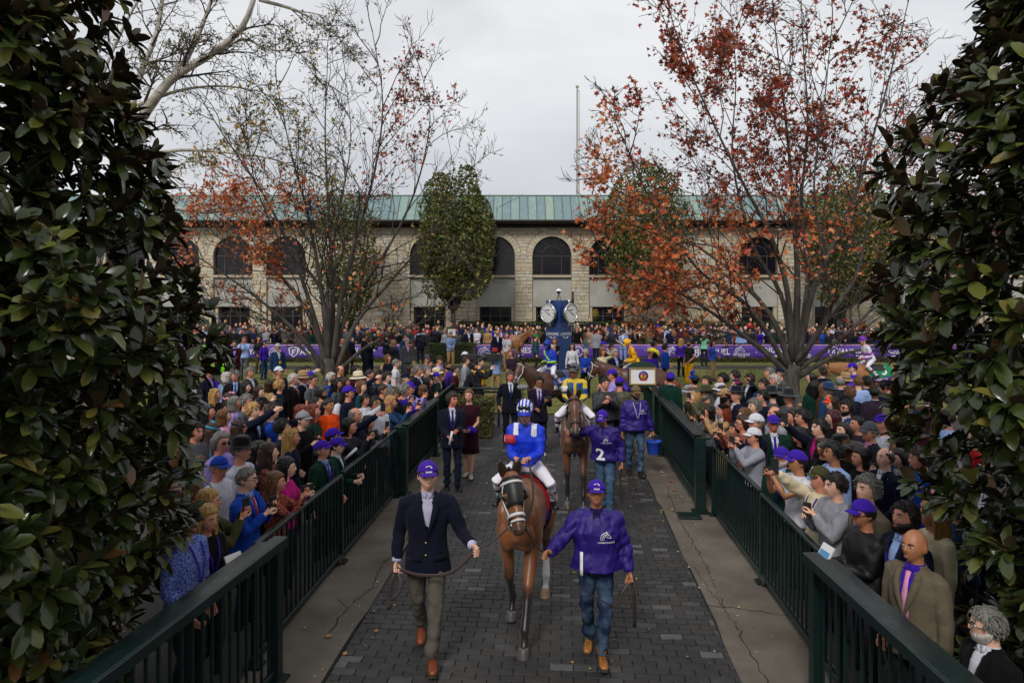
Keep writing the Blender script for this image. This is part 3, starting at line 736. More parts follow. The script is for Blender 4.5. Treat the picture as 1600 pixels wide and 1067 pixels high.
M_GREEN = mat('green_paint', (0.0065, 0.019, 0.0175), rough=0.30, var=0.25, vscale=5, rvar=0.12, spec=0.5, bump=0.05, bscale=30)
M_SCREEN = mat('screen_panel', (0.010, 0.020, 0.020), rough=0.5, var=0.2, vscale=3)
ground = MB(); ground.add([(-900, -60, -0.02), (900, -60, -0.02), (900, 1500, -0.02), (-900, 1500, -0.02)], [(0, 1, 2, 3)], 0, False)
link('ground', ground, mats=[M_ASPH], kind='structure')
lawn = MB(); lawn.add([tuple(W(-45, 20.6, 0.0)), tuple(W(45, 20.6, 0.0)), (48, 37.6, 0.0), (-48, 37.6, 0.0)], [(0, 1, 2, 3)], 0, False)
link('lawn', lawn, mats=[M_LAWN], kind='structure')
ring = MB(); ring.add([(-48, 33.0, 0.004), (48, 33.0, 0.004), (48, 34.6, 0.004), (-48, 34.6, 0.004)], [(0, 1, 2, 3)], 0, False)
link('path', ring, mats=[M_ASPH], kind='structure')
PL, PR, T1 = -2.19, 1.67, 20.4
for s0, s1, n in ((-2.95, PL, 'concrete_strip'), (PR, 2.62, 'concrete_strip')):
    mb = MB(); r = random.Random(4); k = 44
    a = [tuple(W(s0, 1.0 + (T1 - 1) * i / k, 0.0)) for i in range(k + 1)]; b = [tuple(W(s1 + (r.uniform(-0.02, 0.02) if s1 == PL else 0), 1.0 + (T1 - 1) * i / k, 0.0)) for i in range(k + 1)]
    if s0 == PR: a = [tuple(W(s0 + r.uniform(-0.02, 0.02), 1.0 + (T1 - 1) * i / k, 0.0)) for i in range(k + 1)]
    V = a + b; mb.add(V, [(i, k + 1 + i, k + 2 + i, i + 1) for i in range(k)], 0, False)
    link('pavement', mb, mats=[M_CONC], kind='structure')
# cracks in the concrete: dark ragged ribbons a few millimetres wide
def crack(mb, pts, w, seed):
    r = random.Random(seed); P = []
    for (s0, t0), (s1, t1) in zip(pts, pts[1:]):
        n = max(2, int(math.hypot(s1 - s0, t1 - t0) / 0.06))
        for i in range(n): u = i / n; P.append((s0 + (s1 - s0) * u + r.gauss(0, 0.016), t0 + (t1 - t0) * u + r.gauss(0, 0.016)))
    V = []; F = []
    for i, (s, t) in enumerate(P):
        ww = w * r.uniform(0.15, 0.95); q = P[min(i + 1, len(P) - 1)]; p0 = P[max(i - 1, 0)]; d = np.array([q[0] - p0[0], q[1] - p0[1]]); d /= np.linalg.norm(d) + 1e-9
        V += [tuple(W(s - d[1] * ww, t + d[0] * ww, 0.004)), tuple(W(s + d[1] * ww, t - d[0] * ww, 0.004))]
    F = [(2 * i, 2 * i + 1, 2 * i + 3, 2 * i + 2) for i in range(len(P) - 1)]; mb.add(V, F, 0, False)
cr = MB()
crack(cr, [(-2.42, 6.9), (-2.44, 7.6), (-2.30, 8.1), (-2.36, 8.8), (-2.25, 9.4), (-2.28, 10.4)], 0.010, 1)
crack(cr, [(-2.44, 7.6), (-2.62, 7.9)], 0.007, 2); crack(cr, [(-2.36, 8.0), (-2.22, 8.3)], 0.007, 3); crack(cr, [(-2.34, 8.6), (-2.2, 8.7)], 0.006, 4)
crack(cr, [(1.69, 8.0), (1.9, 7.95), (2.6, 7.75)], 0.007, 5); crack(cr, [(1.95, 5.2), (1.88, 6.6), (1.86, 7.9), (1.9, 9.4), (1.85, 11.0), (1.95, 12.8)], 0.008, 6); crack(cr, [(1.84, 7.9), (1.76, 8.7), (1.74, 9.2)], 0.006, 7)
crack(cr, [(-2.3, 12.4), (-2.6, 12.5), (-2.9, 12.45)], 0.008, 8)
link('cracks', cr, mats=[M_CRACK], kind='stuff')
# pavers: interlocking blocks with waved long edges, laid in running bond across the walkway
base = MB(); base.add([tuple(W(PL, 1.0, -0.012)), tuple(W(PR, 1.0, -0.012)), tuple(W(PR, T1, -0.012)), tuple(W(PL, T1, -0.012))], [(0, 1, 2, 3)], 0, False)
walk = link('walkway', base, mats=[M_JOINT], kind='structure')
PW, PD = 0.2286, 0.1118
def paver_poly(w0=-0.5, w1=0.5):
    g_ = 0.0035; xs = [w0, w0 + 0.07] + [x for x in (-0.25, 0.0, 0.25) if w0 + 0.1 < x < w1 - 0.1] + [w1 - 0.07, w1]
    e = lambda x: 0.0055 * math.cos(4 * math.pi * x) * 1.0
    return [(x * PW + (g_ if x == w0 else -g_ if x == w1 else 0), -PD / 2 + g_ + e(x)) for x in xs] + [(x * PW + (g_ if x == w0 else -g_ if x == w1 else 0), PD / 2 - g_ + e(x)) for x in reversed(xs)]
def paver_mesh(mi):
    mb = MB(); P = paver_poly(); n = len(P); q = [(x * 0.965, y * 0.93) for x, y in P]
    V = [(x, y, -0.015) for x, y in P] + [(x, y, -0.003) for x, y in P] + [(x, y, 0.0) for x, y in q]
    F = [(i, (i + 1) % n, n + (i + 1) % n, n + i) for i in range(n)] + [(n + i, n + (i + 1) % n, 2 * n + (i + 1) % n, 2 * n + i) for i in range(n)] + [list(range(2 * n, 3 * n))]
    mb.add(V, F, 0, False); return mb.mesh('paver', [M_PAVE[mi]])
PMESH = [paver_mesh(i) for i in range(5)]
rp = random.Random(11); far = MB(); npv = 0; row = 0; t = 3.2
MW = Matrix.Rotation(-PHI, 4, 'Z')
nrow_cand = []
while t < T1:
    off = (row % 2) * 0.5; s = PL + 0.02; i = 0
    lightrow = 0.10 + 0.10 * max(0, math.sin(t * 0.9 + 1))
    while s < PR - 0.03:
        w = PW * (0.5 if (i == 0 and off) else 1.0); w = min(w, PR - 0.01 - s); c = s + w / 2; i += 1; s += w
        light = lightrow * (0.35 + 1.3 * sstep(-0.2, 0.9, np.array(c + 0.3 * math.sin(t * 1.7))) * (0.5 + 0.5 * math.sin(t * 2.3 + c)))
        mi = rp.choices([0, 1, 2, 3, 4], [0.34, 0.3, 0.2, light, light * 0.35])[0]
        tilt = Euler((rp.gauss(0, 0.012), rp.gauss(0, 0.012), rp.gauss(0, 0.010))).to_matrix().to_4x4()
        M = Matrix.Translation(W(c, t, rp.gauss(0, 0.0012))) @ MW @ tilt
        near = t > 5.05 and npv < 300 and w > PW * 0.9
        if near:
            o = link('paver', PMESH[mi], walk, mat=M); npv += 1
        else:
            P = paver_poly(-0.5 * w / PW, 0.5 * w / PW); n = len(P)
            V = [M @ Vector((x, y, -0.012)) for x, y in P] + [M @ Vector((x * 0.985, y * 0.965, 0.0)) for x, y in P]
            far.add([tuple(v) for v in V], [(k, (k + 1) % n, n + (k + 1) % n, n + k) for k in range(n)] + [list(range(n, 2 * n))], mi, False)
    t += PD; row += 1
link('paving', far, walk, mats=M_PAVE, kind='stuff')
# ---------------------------------------------------------------- railings
def railing(name, label, s0, t0, s1, t1, h, wide=0.0, screen=False, pick=0.118, posts=(True, True), postw=0.10, base=0.10, side=1, group=None, wheels=False):
    """side: +1 when the walkway lies towards +s"""
    tt = lambda s, y: (y + s * math.sin(PHI)) / math.cos(PHI)   # t0, t1 are given as distances from the camera
    a = W(s0, tt(s0, t0)); b = W(s1, tt(s1, t1)); L = (b - a).length; d = (b - a) / L; ang = math.atan2(d.y, d.x)
    o = thing(name, label, 'railing', a, ang, group)
    q = -1 if side > 0 else 1              # local y towards the walkway
    if wide:
        mb = MB(); mb.box((L / 2, q * 0.035, h - 0.022), (L + 0.06, 0.13, 0.044), bev=0.012); mb.box((L / 2, q * 0.10, h - 0.045), (L + 0.05, 0.022, 0.085), bev=0.005)
        link('handrail', mb, o, mats=[M_GREEN])
        mb = MB(); mb.box((L / 2, -q * 0.105, h - 0.075), (L + 0.04, 0.15, 0.036), bev=0.010); link('shelf_rail', mb, o, mats=[M_GREEN])
    else:
        mb = MB(); mb.box((L / 2, 0, h - 0.022), (L, 0.062, 0.044), bev=0.008); link('top_rail', mb, o, mats=[M_GREEN])
    mb = MB(); mb.box((L / 2, 0, base), (L - 0.02, 0.045, 0.05), bev=0.006); link('bottom_rail', mb, o, mats=[M_GREEN])
    if screen:
        mb = MB(); mb.box((L / 2, -q * 0.022, (h + base) / 2), (L - 0.12, 0.006, h - base - 0.10)); link('screen', mb, o, mats=[M_SCREEN])
        mb = MB()
        for zz in (base + 0.10, base + 0.17): mb.tube([(0.1, q * 0.05, zz), (L - 0.1, q * 0.05, zz)], 0.014, 6)
        link('track_rail', mb, o, mats=[M_GREEN])
    for x, on in ((0, posts[0]), (L, posts[1])):
        if on:
            mb = MB(); mb.box((x, 0, (h - 0.046) / 2), (postw, postw, h - 0.05), bev=0.006); mb.box((x, 0, 0.012), (postw + 0.09, postw + 0.10, 0.024)); link('post', mb, o, mats=[M_GREEN])
    pm = MB(); pm.box((0, 0, (h + base) / 2 - 0.01), (0.020, 0.020, h - base - 0.06)); me = pm.mesh('picket', [M_GREEN])
    n = int((L - 0.1) / pick)
    for i in range(1, n):
        link('picket', me, o, loc=(L * i / n, 0, 0))
    if wheels:
        for x in (L - 0.05,):
            mb = MB()
            for dy in (-0.05, 0.05): mb.lathe([(0.0, -0.015), (0.05, -0.015), (0.055, 0.0), (0.05, 0.015), (0.0, 0.015)], 14); mb.v[-1] = mb.v[-1] @ np.array(Matrix.Rotation(rad(90), 3, 'X')).T + np.array([x + dy, q * 0.02, 0.055])
            link('caster', mb, o, mats=[M_SOLE])
    return o
GF = 'dark green railing panels along the walkway'
railing('railing_panel', 'nearest left railing with broad cap rail, under the magnolia leaves', -2.93, 1.6, -2.63, 6.30, 1.33, wide=1, pick=0.125, side=1, group=GF)
railing('railing_panel', 'low left railing panel just past the broad capped corner post', -2.93, 6.55, -2.93, 9.10, 1.18, side=1, posts=(True, True), postw=0.06, group=GF, wheels=True)
railing('railing_panel', 'low left railing panel ending at the thick square post halfway along', -2.93, 9.16, -2.92, 12.05, 1.20, side=1, posts=(False, True), postw=0.06, group=GF)
railing('sliding_gate', 'left sliding gate with broad cap rail and dark screen behind bars', -2.82, 12.2, -2.82, 15.2, 1.27, wide=1, screen=True, side=1, postw=0.16, group=GF)
railing('sliding_gate', 'farthest left gate panel with screened bars beside the yew hedge', -2.88, 15.3, -2.88, 18.3, 1.22, screen=True, side=1, posts=(False, True), postw=0.07, group=GF)
railing('railing_panel', 'nearest right railing with broad cap rail, below the bald man', 2.46, 1.6, 2.20, 5.90, 1.33, wide=1, pick=0.125, side=-1, group=GF)
railing('railing_panel', 'low right railing panel just past the broad capped corner', 2.48, 6.05, 2.48, 8.45, 1.12, side=-1, posts=(True, True), postw=0.06, group=GF, wheels=True)
railing('railing_panel', 'low right railing panel ending at the thick square gate post', 2.48, 8.5, 2.46, 11.05, 1.14, side=-1, posts=(False, True), postw=0.06, group=GF)
railing('sliding_gate', 'right sliding gate with broad cap rail behind the blue bucket', 2.27, 11.2, 2.27, 15.2, 1.29, wide=1, screen=True, side=-1, postw=0.16, group=GF)
railing('sliding_gate', 'farthest right gate panel with screened bars below the framed crest sign', 2.27, 15.3, 2.27, 18.6, 1.20, screen=True, side=-1, posts=(False, True), postw=0.07, group=GF)
o = thing('gate_stop', 'flat dark green steel foot plate on the concrete at the right gate post', 'foot plate', W(2.05, 11.15), -PHI)
mb = MB(); mb.box((0, 0, 0.02), (0.36, 0.30, 0.03), bev=0.008); link('plate', mb, o, mats=[M_GREEN]); mb = MB(); mb.box((0.05, 0.0, 0.05), (0.10, 0.06, 0.03)); link('lug', mb, o, mats=[M_GREEN])
def endrail(label, s0, s1, t):
    o = thing('end_rail', label, 'railing', W((s0 + s1) / 2, t), -PHI); L = abs(s1 - s0)
    for z, dy in ((1.03, 0), (0.93, 0.02)):
        mb = MB(); mb.box((0, dy, z), (L, 0.20 if z > 1 else 0.1, 0.05), bev=0.02); link('rail', mb, o, mats=[M_GREEN])
    for x in (-L / 2 + 0.1, L / 2 - 0.15):
        mb = MB(); mb.box((x, 0.04, 0.45), (0.06, 0.06, 0.90)); link('post', mb, o, mats=[M_GREEN])
endrail('short dark green end rail behind the woman in burgundy dress', -2.85, -1.55, 18.5)
endrail('short dark green end rail behind the man carrying the blue bucket', 1.45, 2.25, 19.0)
# fallen leaves and litter
M_FALL = [mat('fallen_%d' % i, c, rough=0.8) for i, c in enumerate(((0.42, 0.24, 0.09), (0.40, 0.34, 0.12), (0.30, 0.12, 0.05), (0.5, 0.46, 0.36), (0.35, 0.07, 0.10)))]
fl = MB(); r = random.Random(8)
def flat_leaf(mb, p, sz, yaw, mi, r):
    n = 8; V = [(0, 0, 0.012)]
    for k in range(n):
        a = 6.283 * k / n; q = sz * (1.0 if k % 2 == 0 else 0.55) * r.uniform(0.8, 1.15); V.append((math.cos(a) * q, math.sin(a) * q * 0.8, r.uniform(0.003, 0.02)))
    c, s_ = math.cos(yaw), math.sin(yaw); mb.add([(p.x + x * c - y * s_, p.y + x * s_ + y * c, p.z + z) for x, y, z in V], [(0, k + 1, (k + 1) % n + 1) for k in range(n)], mi, False)
for i in range(420):
    t_ = 5 + 15 * r.random() ** 0.8; s_ = r.choice([r.uniform(-2.9, 2.5), r.gauss(-2.3, 0.25), r.gauss(1.85, 0.2), r.gauss(0.9, 0.5)])
    if -2.9 < s_ < 2.5: flat_leaf(fl, W(s_, t_, 0.005), r.uniform(0.007, 0.022) * (1.6 if t_ > 11 and s_ > 1.6 else 1), r.uniform(0, 6), r.choices(range(5), [3, 3, 2, 3, 0.3])[0], r)
for s_, t_, sz, mi in ((-2.42, 6.95, 0.05, 0), (-2.13, 6.62, 0.035, 0), (-1.95, 7.1, 0.03, 0), (2.0, 13.6, 0.07, 0), (2.1, 13.2, 0.09, 2), (2.05, 12.6, 0.06, 2), (2.0, 13.9, 0.06, 3), (1.98, 12.9, 0.05, 4)): flat_leaf(fl, W(s_, t_, 0.006), sz, s_ * 9, mi, r)
for i in range(900):
    flat_leaf(fl, Vector((r.uniform(-24, 26), r.uniform(21.5, 37), 0.004)), r.uniform(0.03, 0.07), r.uniform(0, 6), r.choices(range(4), [3, 5, 1, 1])[0], r)
link('fallen_leaves', fl, mats=M_FALL, kind='stuff')
# grass blades on the lawn
gr = MB(); r = random.Random(9); V = []; F = []
for i in range(16000):
    x, y = r.uniform(-22, 26), 21 + 12 * r.random(); h = r.uniform(0.03, 0.07); a = r.uniform(0, 6.28); dx, dy = math.cos(a) * 0.02, math.sin(a) * 0.02; b = len(V)
    V += [(x - dx, y - dy, 0), (x + dx, y + dy, 0), (x + dy * 1.5, y - dx * 1.5, h)]; F.append((b, b + 1, b + 2))
gr.add(V, F, 0, False); link('grass', gr, mats=[M_LAWN], kind='stuff')
# ---------------------------------------------------------------- hedges (leafy boxes)
def leaf_mat(name, cols, rough=0.55, trans=0.25, spec=0.4):
    m = mat(name, cols[0], rough=rough, attr='Col', var=0.15, vscale=3, trans=trans, spec=spec); return m
M_LEAF = leaf_mat('leaf', [(0.05, 0.06, 0.02)])
M_TWIG = mat('twig', (0.075, 0.062, 0.05), rough=0.9, var=0.35, vscale=9, bump=0.5, bscale=30)
def leafcloud(name, P, Nn, size, cols, rs, parent, shape='diamond', kind='stuff', m=None, tilt=0.8):
    """many small leaves: P positions, Nn preferred directions, cols list of (rgb, weight) or per-leaf array"""
    n = len(P); r = np.random.RandomState(rs)
    a = Nn + r.normal(size=(n, 3)) * tilt; a /= np.linalg.norm(a, axis=1)[:, None] + 1e-9
    u = np.cross(a, r.normal(size=(n, 3))); u /= np.linalg.norm(u, axis=1)[:, None] + 1e-9; v = np.cross(a, u)
    sz = size * r.uniform(0.6, 1.35, n)[:, None]
    if shape == 'maple':
        pr = [(0.0, -0.15), (0.42, -0.42), (0.38, -0.05), (0.98, 0.12), (0.42, 0.30), (0.30, 0.42), (0, 1.05), (-0.30, 0.42), (-0.42, 0.30), (-0.98, 0.12), (-0.38, -0.05), (-0.42, -0.42)]
        Q = np.array([(0, 0.15)] + pr) * 0.62; k = len(Q); tri = [(0, i, i % (k - 1) + 1) for i in range(1, k)]
        bend = (Q[:, 0] ** 2) * 0.35 + 0.1 * Q[:, 1] ** 2
    else:
        Q = np.array([(0, -0.75), (0.42, 0.0), (0, 0.75), (-0.42, 0.0)]); k = 4; tri = [(0, 1, 2), (0, 2, 3)]; bend = np.array([0, 0.18, 0, 0.18])
    V = P[:, None, :] + sz[:, None] * (Q[None, :, 0:1] * u[:, None, :] + Q[None, :, 1:2] * v[:, None, :] + bend[None, :, None] * a[:, None, :])
    V = V.reshape(-1, 3); T = np.array(tri); F = (T[None] + (np.arange(n) * k)[:, None, None]).reshape(-1, 3)
    me = bpy.data.meshes.new(name); me.vertices.add(len(V)); me.vertices.foreach_set('co', V.astype(np.float32).ravel())
    me.loops.add(F.size); me.loops.foreach_set('vertex_index', F.astype(np.int32).ravel()); me.polygons.add(len(F)); me.polygons.foreach_set('loop_start', (np.arange(len(F)) * 3).astype(np.int32))
    me.update(calc_edges=True)
    if isinstance(cols, np.ndarray): C = cols
    else:
        w = np.array([c[1] for c in cols], float); idx = r.choice(len(cols), n, p=w / w.sum()); C = np.array([c[0] for c in cols])[idx]
    C = C * r.uniform(0.75, 1.25, (n, 1)); C4 = np.concatenate([C, np.ones((n, 1))], 1); C4 = np.repeat(C4, k, 0)
    ca = me.color_attributes.new('Col', 'FLOAT_COLOR', 'POINT'); ca.data.foreach_set('color', C4.astype(np.float32).ravel())
    me.materials.append(m or M_LEAF); o = link(name, me, parent)
    if kind: o['kind'] = kind
    return o
def hedge(label, c, d, n, size, cols, rs, rot=0.0, name='hedge'):
    o = thing(name, label, 'hedge', c, rot); r = np.random.RandomState(rs); d = np.array(d, float)
    P = r.uniform(-0.5, 0.5, (n, 3)); Nn = np.zeros((n, 3)); ax = r.choice(3, n, p=np.array([d[1] * d[2], d[0] * d[2] * 2, d[0] * d[1] * 1.5]) / (d[1] * d[2] + 2 * d[0] * d[2] + 1.5 * d[0] * d[1])); sg = np.where(r.rand(n) < (0.75), -1, 1)
    sg = np.where(ax == 2, 1, sg); sg = np.where(ax == 0, r.choice([-1, 1], n), sg)
    P[np.arange(n), ax] = sg * 0.5 - sg * np.abs(r.normal(0, 0.03, n)); Nn[np.arange(n), ax] = sg
    P = P * d + np.array([0, 0, d[2] / 2]); P += waves(P, rs, 5, 6)[:, None] * Nn * 0.05
    leafcloud('foliage', P, Nn + [0, 0, 0.3], size, cols, rs, o)
    mb = MB(); k = max(2, int(d[0] / 0.5))
    for i in range(k):
        x = (i + 0.5) / k * d[0] - d[0] / 2; mb.tube([(x, 0, 0), (x + 0.05, 0.02, d[2] * 0.5), (x - 0.03, 0, d[2] * 0.9)], [0.03, 0.02, 0.008], 5)
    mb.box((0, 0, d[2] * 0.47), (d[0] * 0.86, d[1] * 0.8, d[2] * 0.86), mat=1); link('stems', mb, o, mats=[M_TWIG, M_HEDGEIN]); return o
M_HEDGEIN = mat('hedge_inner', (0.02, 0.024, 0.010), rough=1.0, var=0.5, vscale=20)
G_OLIVE = [((0.085, 0.085, 0.022), 3), ((0.13, 0.115, 0.03), 2), ((0.05, 0.06, 0.018), 2), ((0.17, 0.11, 0.03), 0.7)]
G_YEW = [((0.040, 0.060, 0.018), 3), ((0.06, 0.08, 0.02), 2), ((0.03, 0.04, 0.015), 2)]
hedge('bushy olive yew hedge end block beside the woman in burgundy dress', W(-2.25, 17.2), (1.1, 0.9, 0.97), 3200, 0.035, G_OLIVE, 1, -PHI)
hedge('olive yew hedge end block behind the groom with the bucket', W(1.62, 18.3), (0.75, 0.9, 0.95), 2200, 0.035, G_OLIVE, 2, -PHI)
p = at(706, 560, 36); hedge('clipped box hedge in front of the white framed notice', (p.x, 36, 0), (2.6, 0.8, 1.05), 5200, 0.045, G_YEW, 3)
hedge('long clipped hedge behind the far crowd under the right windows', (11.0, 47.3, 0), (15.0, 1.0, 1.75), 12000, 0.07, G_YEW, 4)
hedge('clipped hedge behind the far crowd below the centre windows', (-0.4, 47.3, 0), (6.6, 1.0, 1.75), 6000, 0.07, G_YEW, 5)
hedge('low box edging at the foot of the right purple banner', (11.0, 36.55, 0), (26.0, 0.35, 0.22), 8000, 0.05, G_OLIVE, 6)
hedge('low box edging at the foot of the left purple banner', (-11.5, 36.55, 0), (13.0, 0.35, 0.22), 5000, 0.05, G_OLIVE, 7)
# ---------------------------------------------------------------- building
YB = 50.0
M_STONE = [mat('stone_%d' % i, c, rough=0.9, var=0.22, vscale=4, bump=0.6, bscale=22, world=True) for i, c in enumerate(((0.53, 0.46, 0.33), (0.57, 0.51, 0.39), (0.48, 0.41, 0.30), (0.56, 0.47, 0.32), (0.60, 0.56, 0.48), (0.50, 0.45, 0.38)))]
M_MORT = mat('mortar', (0.36, 0.32, 0.25), rough=0.95, var=0.2, vscale=6, world=True)
M_STUC = mat('stucco', (0.44, 0.43, 0.39), rough=0.92, var=0.12, vscale=0.9, bump=0.25, bscale=50, world=True, tint=(0.25, 0.24, 0.22), tscale=0.6, tamt=0.4)
M_SILL = mat('sill_stone', (0.50, 0.42, 0.30), rough=0.85, var=0.15, vscale=5, world=True)
M_GLASS = mat('dark_glass', (0.010, 0.009, 0.013), rough=0.12, spec=0.35, var=0.4, vscale=2)
M_FRAME = mat('window_bronze', (0.055, 0.05, 0.052), rough=0.5)
M_INT = mat('dark_interior', (0.010, 0.009, 0.009), rough=0.9)
M_EAVE = mat('eave', (0.05, 0.042, 0.034), rough=0.8, var=0.2, vscale=5, world=True)
M_COPPER = [mat('copper_%d' % i, c, rough=0.55, var=0.16, vscale=3, world=True, stretch=(1.6, 1.6, 0.18), tint=t_, tscale=1.6, tamt=0.6, rvar=0.1) for i, (c, t_) in enumerate((((0.20, 0.29, 0.28), (0.27, 0.37, 0.32)), ((0.17, 0.255, 0.265), (0.14, 0.21, 0.225)), ((0.235, 0.325, 0.285), (0.31, 0.385, 0.28)), ((0.165, 0.24, 0.255), (0.22, 0.31, 0.29))))]
M_SEAM = mat('copper_seam', (0.05, 0.07, 0.075), rough=0.6)
bld = thing('stone_building', 'long two storey limestone building with arched windows and green copper roof', 'building', (0, YB, 0))
BX = [(px - 800) / FPX * YB for px in (110, 196, 281, 364, 447, 671, 774, 862.5, 951, 1185, 1300, 1420, 1508, 1590)]
HW, SILL, SPR, DOORH = 1.43, 5.05, 6.45, 2.74
XA, XB, ZT = -36.0, 40.0, 8.78
def vert_prism(mb, poly, y0, y1, mat_=0):   # polygon in (x, z), extruded in y
    mb.prism(poly, Matrix(((1, 0, 0, 0), (0, 0, -1, y1), (0, 1, 0, 0), (0, 0, 0, 1))), y1 - y0, mat_)
wall = MB(); edges = [XA]
for x in BX: edges += [x - HW, x + HW]
edges.append(XB)
for i in range(0, len(edges), 2): wall.box(((edges[i] + edges[i + 1]) / 2, 0.30, ZT / 2), (edges[i + 1] - edges[i], 0.6, ZT))
for x in BX:
    arc = [(x - HW * math.cos(a), SPR + HW * math.sin(a)) for a in np.linspace(0, math.pi, 19)]
    vert_prism(wall, [(x - HW, SPR)] and arc + [(x + HW, ZT), (x - HW, ZT)], 0.0, 0.6)
link('wall', wall, bld, mats=[M_MORT])
blocks = []; r = random.Random(21); z = 0.05
while z < ZT - 0.1:
    h = min(r.choice([0.22, 0.27, 0.33]), ZT - z); zc = z + h / 2
    iv = []
    for x in BX:
        if z + h * 0.7 > SPR:
            q = (HW + 0.44) ** 2 - (max(0, z - SPR)) ** 2; hw = math.sqrt(q) if q > 0 else 0
        else: hw = HW
        if hw > 0: iv.append((x - hw, x + hw))
    free = []; x0 = XA
    for a, b in sorted(iv):
        if a > x0: free.append((x0, a))
        x0 = max(x0, b)
    free.append((x0, XB))
    for a, b in free:
        x = a
        while x < b - 0.02:
            w = r.uniform(0.26, 0.85)
            if b - x - w < 0.22: w = b - x
            if w > 0.9: w = w / 2
            hh = h
            blocks.append((x + w / 2, zc, w - 0.022, h - 0.022, r.uniform(0.012, 0.05), r.choices(range(6), [4, 4, 3, 3, 2, 2])[0])); x += w
    z += h
blocks.sort(key=lambda q: abs(q[0] - 3.0) + (0 if 743 < q[0] / YB * FPX + 800 < 925 else 8))
far = MB(); r = random.Random(3)
for i, (x, z, w, h, d, mi) in enumerate(blocks):
    mb = far if i >= 300 else MB(); f = [r.uniform(-0.008, 0.008) for _ in range(4)]
    V = [(x - w / 2, 0.02, z - h / 2), (x + w / 2, 0.02, z - h / 2), (x + w / 2, 0.02, z + h / 2), (x - w / 2, 0.02, z + h / 2)]
    k = 0.014; V += [(x - w / 2 + k, -d + f[0], z - h / 2 + k), (x + w / 2 - k, -d + f[1], z - h / 2 + k), (x + w / 2 - k, -d + f[2], z + h / 2 - k), (x - w / 2 + k, -d + f[3], z + h / 2 - k)]
    mb.add(V, [(4, 5, 6, 7), (0, 1, 5, 4), (1, 2, 6, 5), (2, 3, 7, 6), (3, 0, 4, 7)], mi if i >= 300 else 0, False)
    if i < 300: link('stone', mb, bld, mats=[M_STONE[mi]])
for x in BX:                               # arch stones
    n = 19
    for k in range(n):
        a0, a1 = math.pi * (k + 0.04) / n, math.pi * (k + 0.96) / n
        P = [(x - math.cos(a) * q, SPR + math.sin(a) * q) for a, q in ((a0, HW), (a0, HW + 0.42), ((a0 + a1) / 2, HW + 0.43), (a1, HW + 0.42), (a1, HW), ((a0 + a1) / 2, HW))]
        vert_prism(far, P, -0.055 - r.uniform(0, 0.02), 0.01, r.choice([0, 1, 1, 3]))
link('stonework', far, bld, mats=M_STONE, kind='stuff')
for bi, x in enumerate(BX):
    y = 0.30
    pn = MB(); arc = [(x - (HW - 0.002) * math.cos(a), SPR + (HW - 0.002) * math.sin(a)) for a in np.linspace(0, math.pi, 19)]
    vert_prism(pn, [(x - HW + 0.002, SILL)] + arc + [(x + HW - 0.002, SILL)], y, y + 0.02)
    w = link('window', pn, bld, mats=[M_GLASS])
    fr = MB(); t_ = 0.05; yy = y - 0.03
    fr.tube([(x - (HW - 0.04) * math.cos(a), yy, SPR + (HW - 0.04) * math.sin(a)) for a in np.linspace(0, math.pi, 22)], 0.045, 6)
    for q in (-1, 1): fr.box((x + q * (HW - 0.04), yy, (SILL + SPR) / 2), (0.08, 0.07, SPR - SILL))
    fr.box((x, yy, SILL + 0.04), (2 * HW - 0.1, 0.06, 0.07)); fr.box((x, yy - 0.004, SPR), (2 * HW - 0.1, 0.06, 0.065))
    for q in (-0.72, 0.72): fr.box((x + q, yy + 0.004, (SILL + SPR) / 2), (0.05, 0.05, SPR - SILL - 0.1))
    fr.tube([(x - 0.74 * math.cos(a), yy, SPR + 0.74 * math.sin(a)) for a in np.linspace(0, math.pi, 16)], 0.03, 6)
    for a in (rad(45), rad(90), rad(135)): fr.tube([(x + 0.74 * math.cos(a), yy + 0.003, SPR + 0.74 * math.sin(a)), (x + 1.4 * math.cos(a), yy + 0.003, SPR + 1.4 * math.sin(a))], 0.022, 6)
    link('frame', fr, w, mats=[M_FRAME])
    mb = MB(); mb.box((x, 0.10, SILL - 0.09), (2 * HW - 0.01, 0.36, 0.17), bev=0.02); link('sill', mb, bld, mats=[M_SILL])
    mb = MB(); mb.box((x, 0.22, (SILL - 0.18 + DOORH) / 2), (2 * HW - 0.004, 0.16, SILL - 0.18 - DOORH)); link('spandrel_panel', mb, bld, mats=[M_STUC])
    for q in (-1, 1):
        mb = MB(); mb.box((x + q * (HW - 0.13), 0.33, DOORH / 2), (0.25, 0.3, DOORH - 0.005)); link('jamb', mb, bld, mats=[M_SILL])
    mb = MB(); mb.box((x, 0.50, DOORH / 2), (2 * (HW - 0.26), 0.04, DOORH - 0.01)); dr = link('door', mb, bld, mats=[M_GLASS if bi not in (2, 3) else M_INT])
    fr = MB()
    for q in (-1.08, -0.36, 0.36, 1.08): fr.box((x + q, 0.455, DOORH / 2), (0.07, 0.05, DOORH - 0.02))
    fr.box((x, 0.452, 2.05), (2.2, 0.05, 0.06)); link('frame', fr, dr, mats=[M_FRAME])
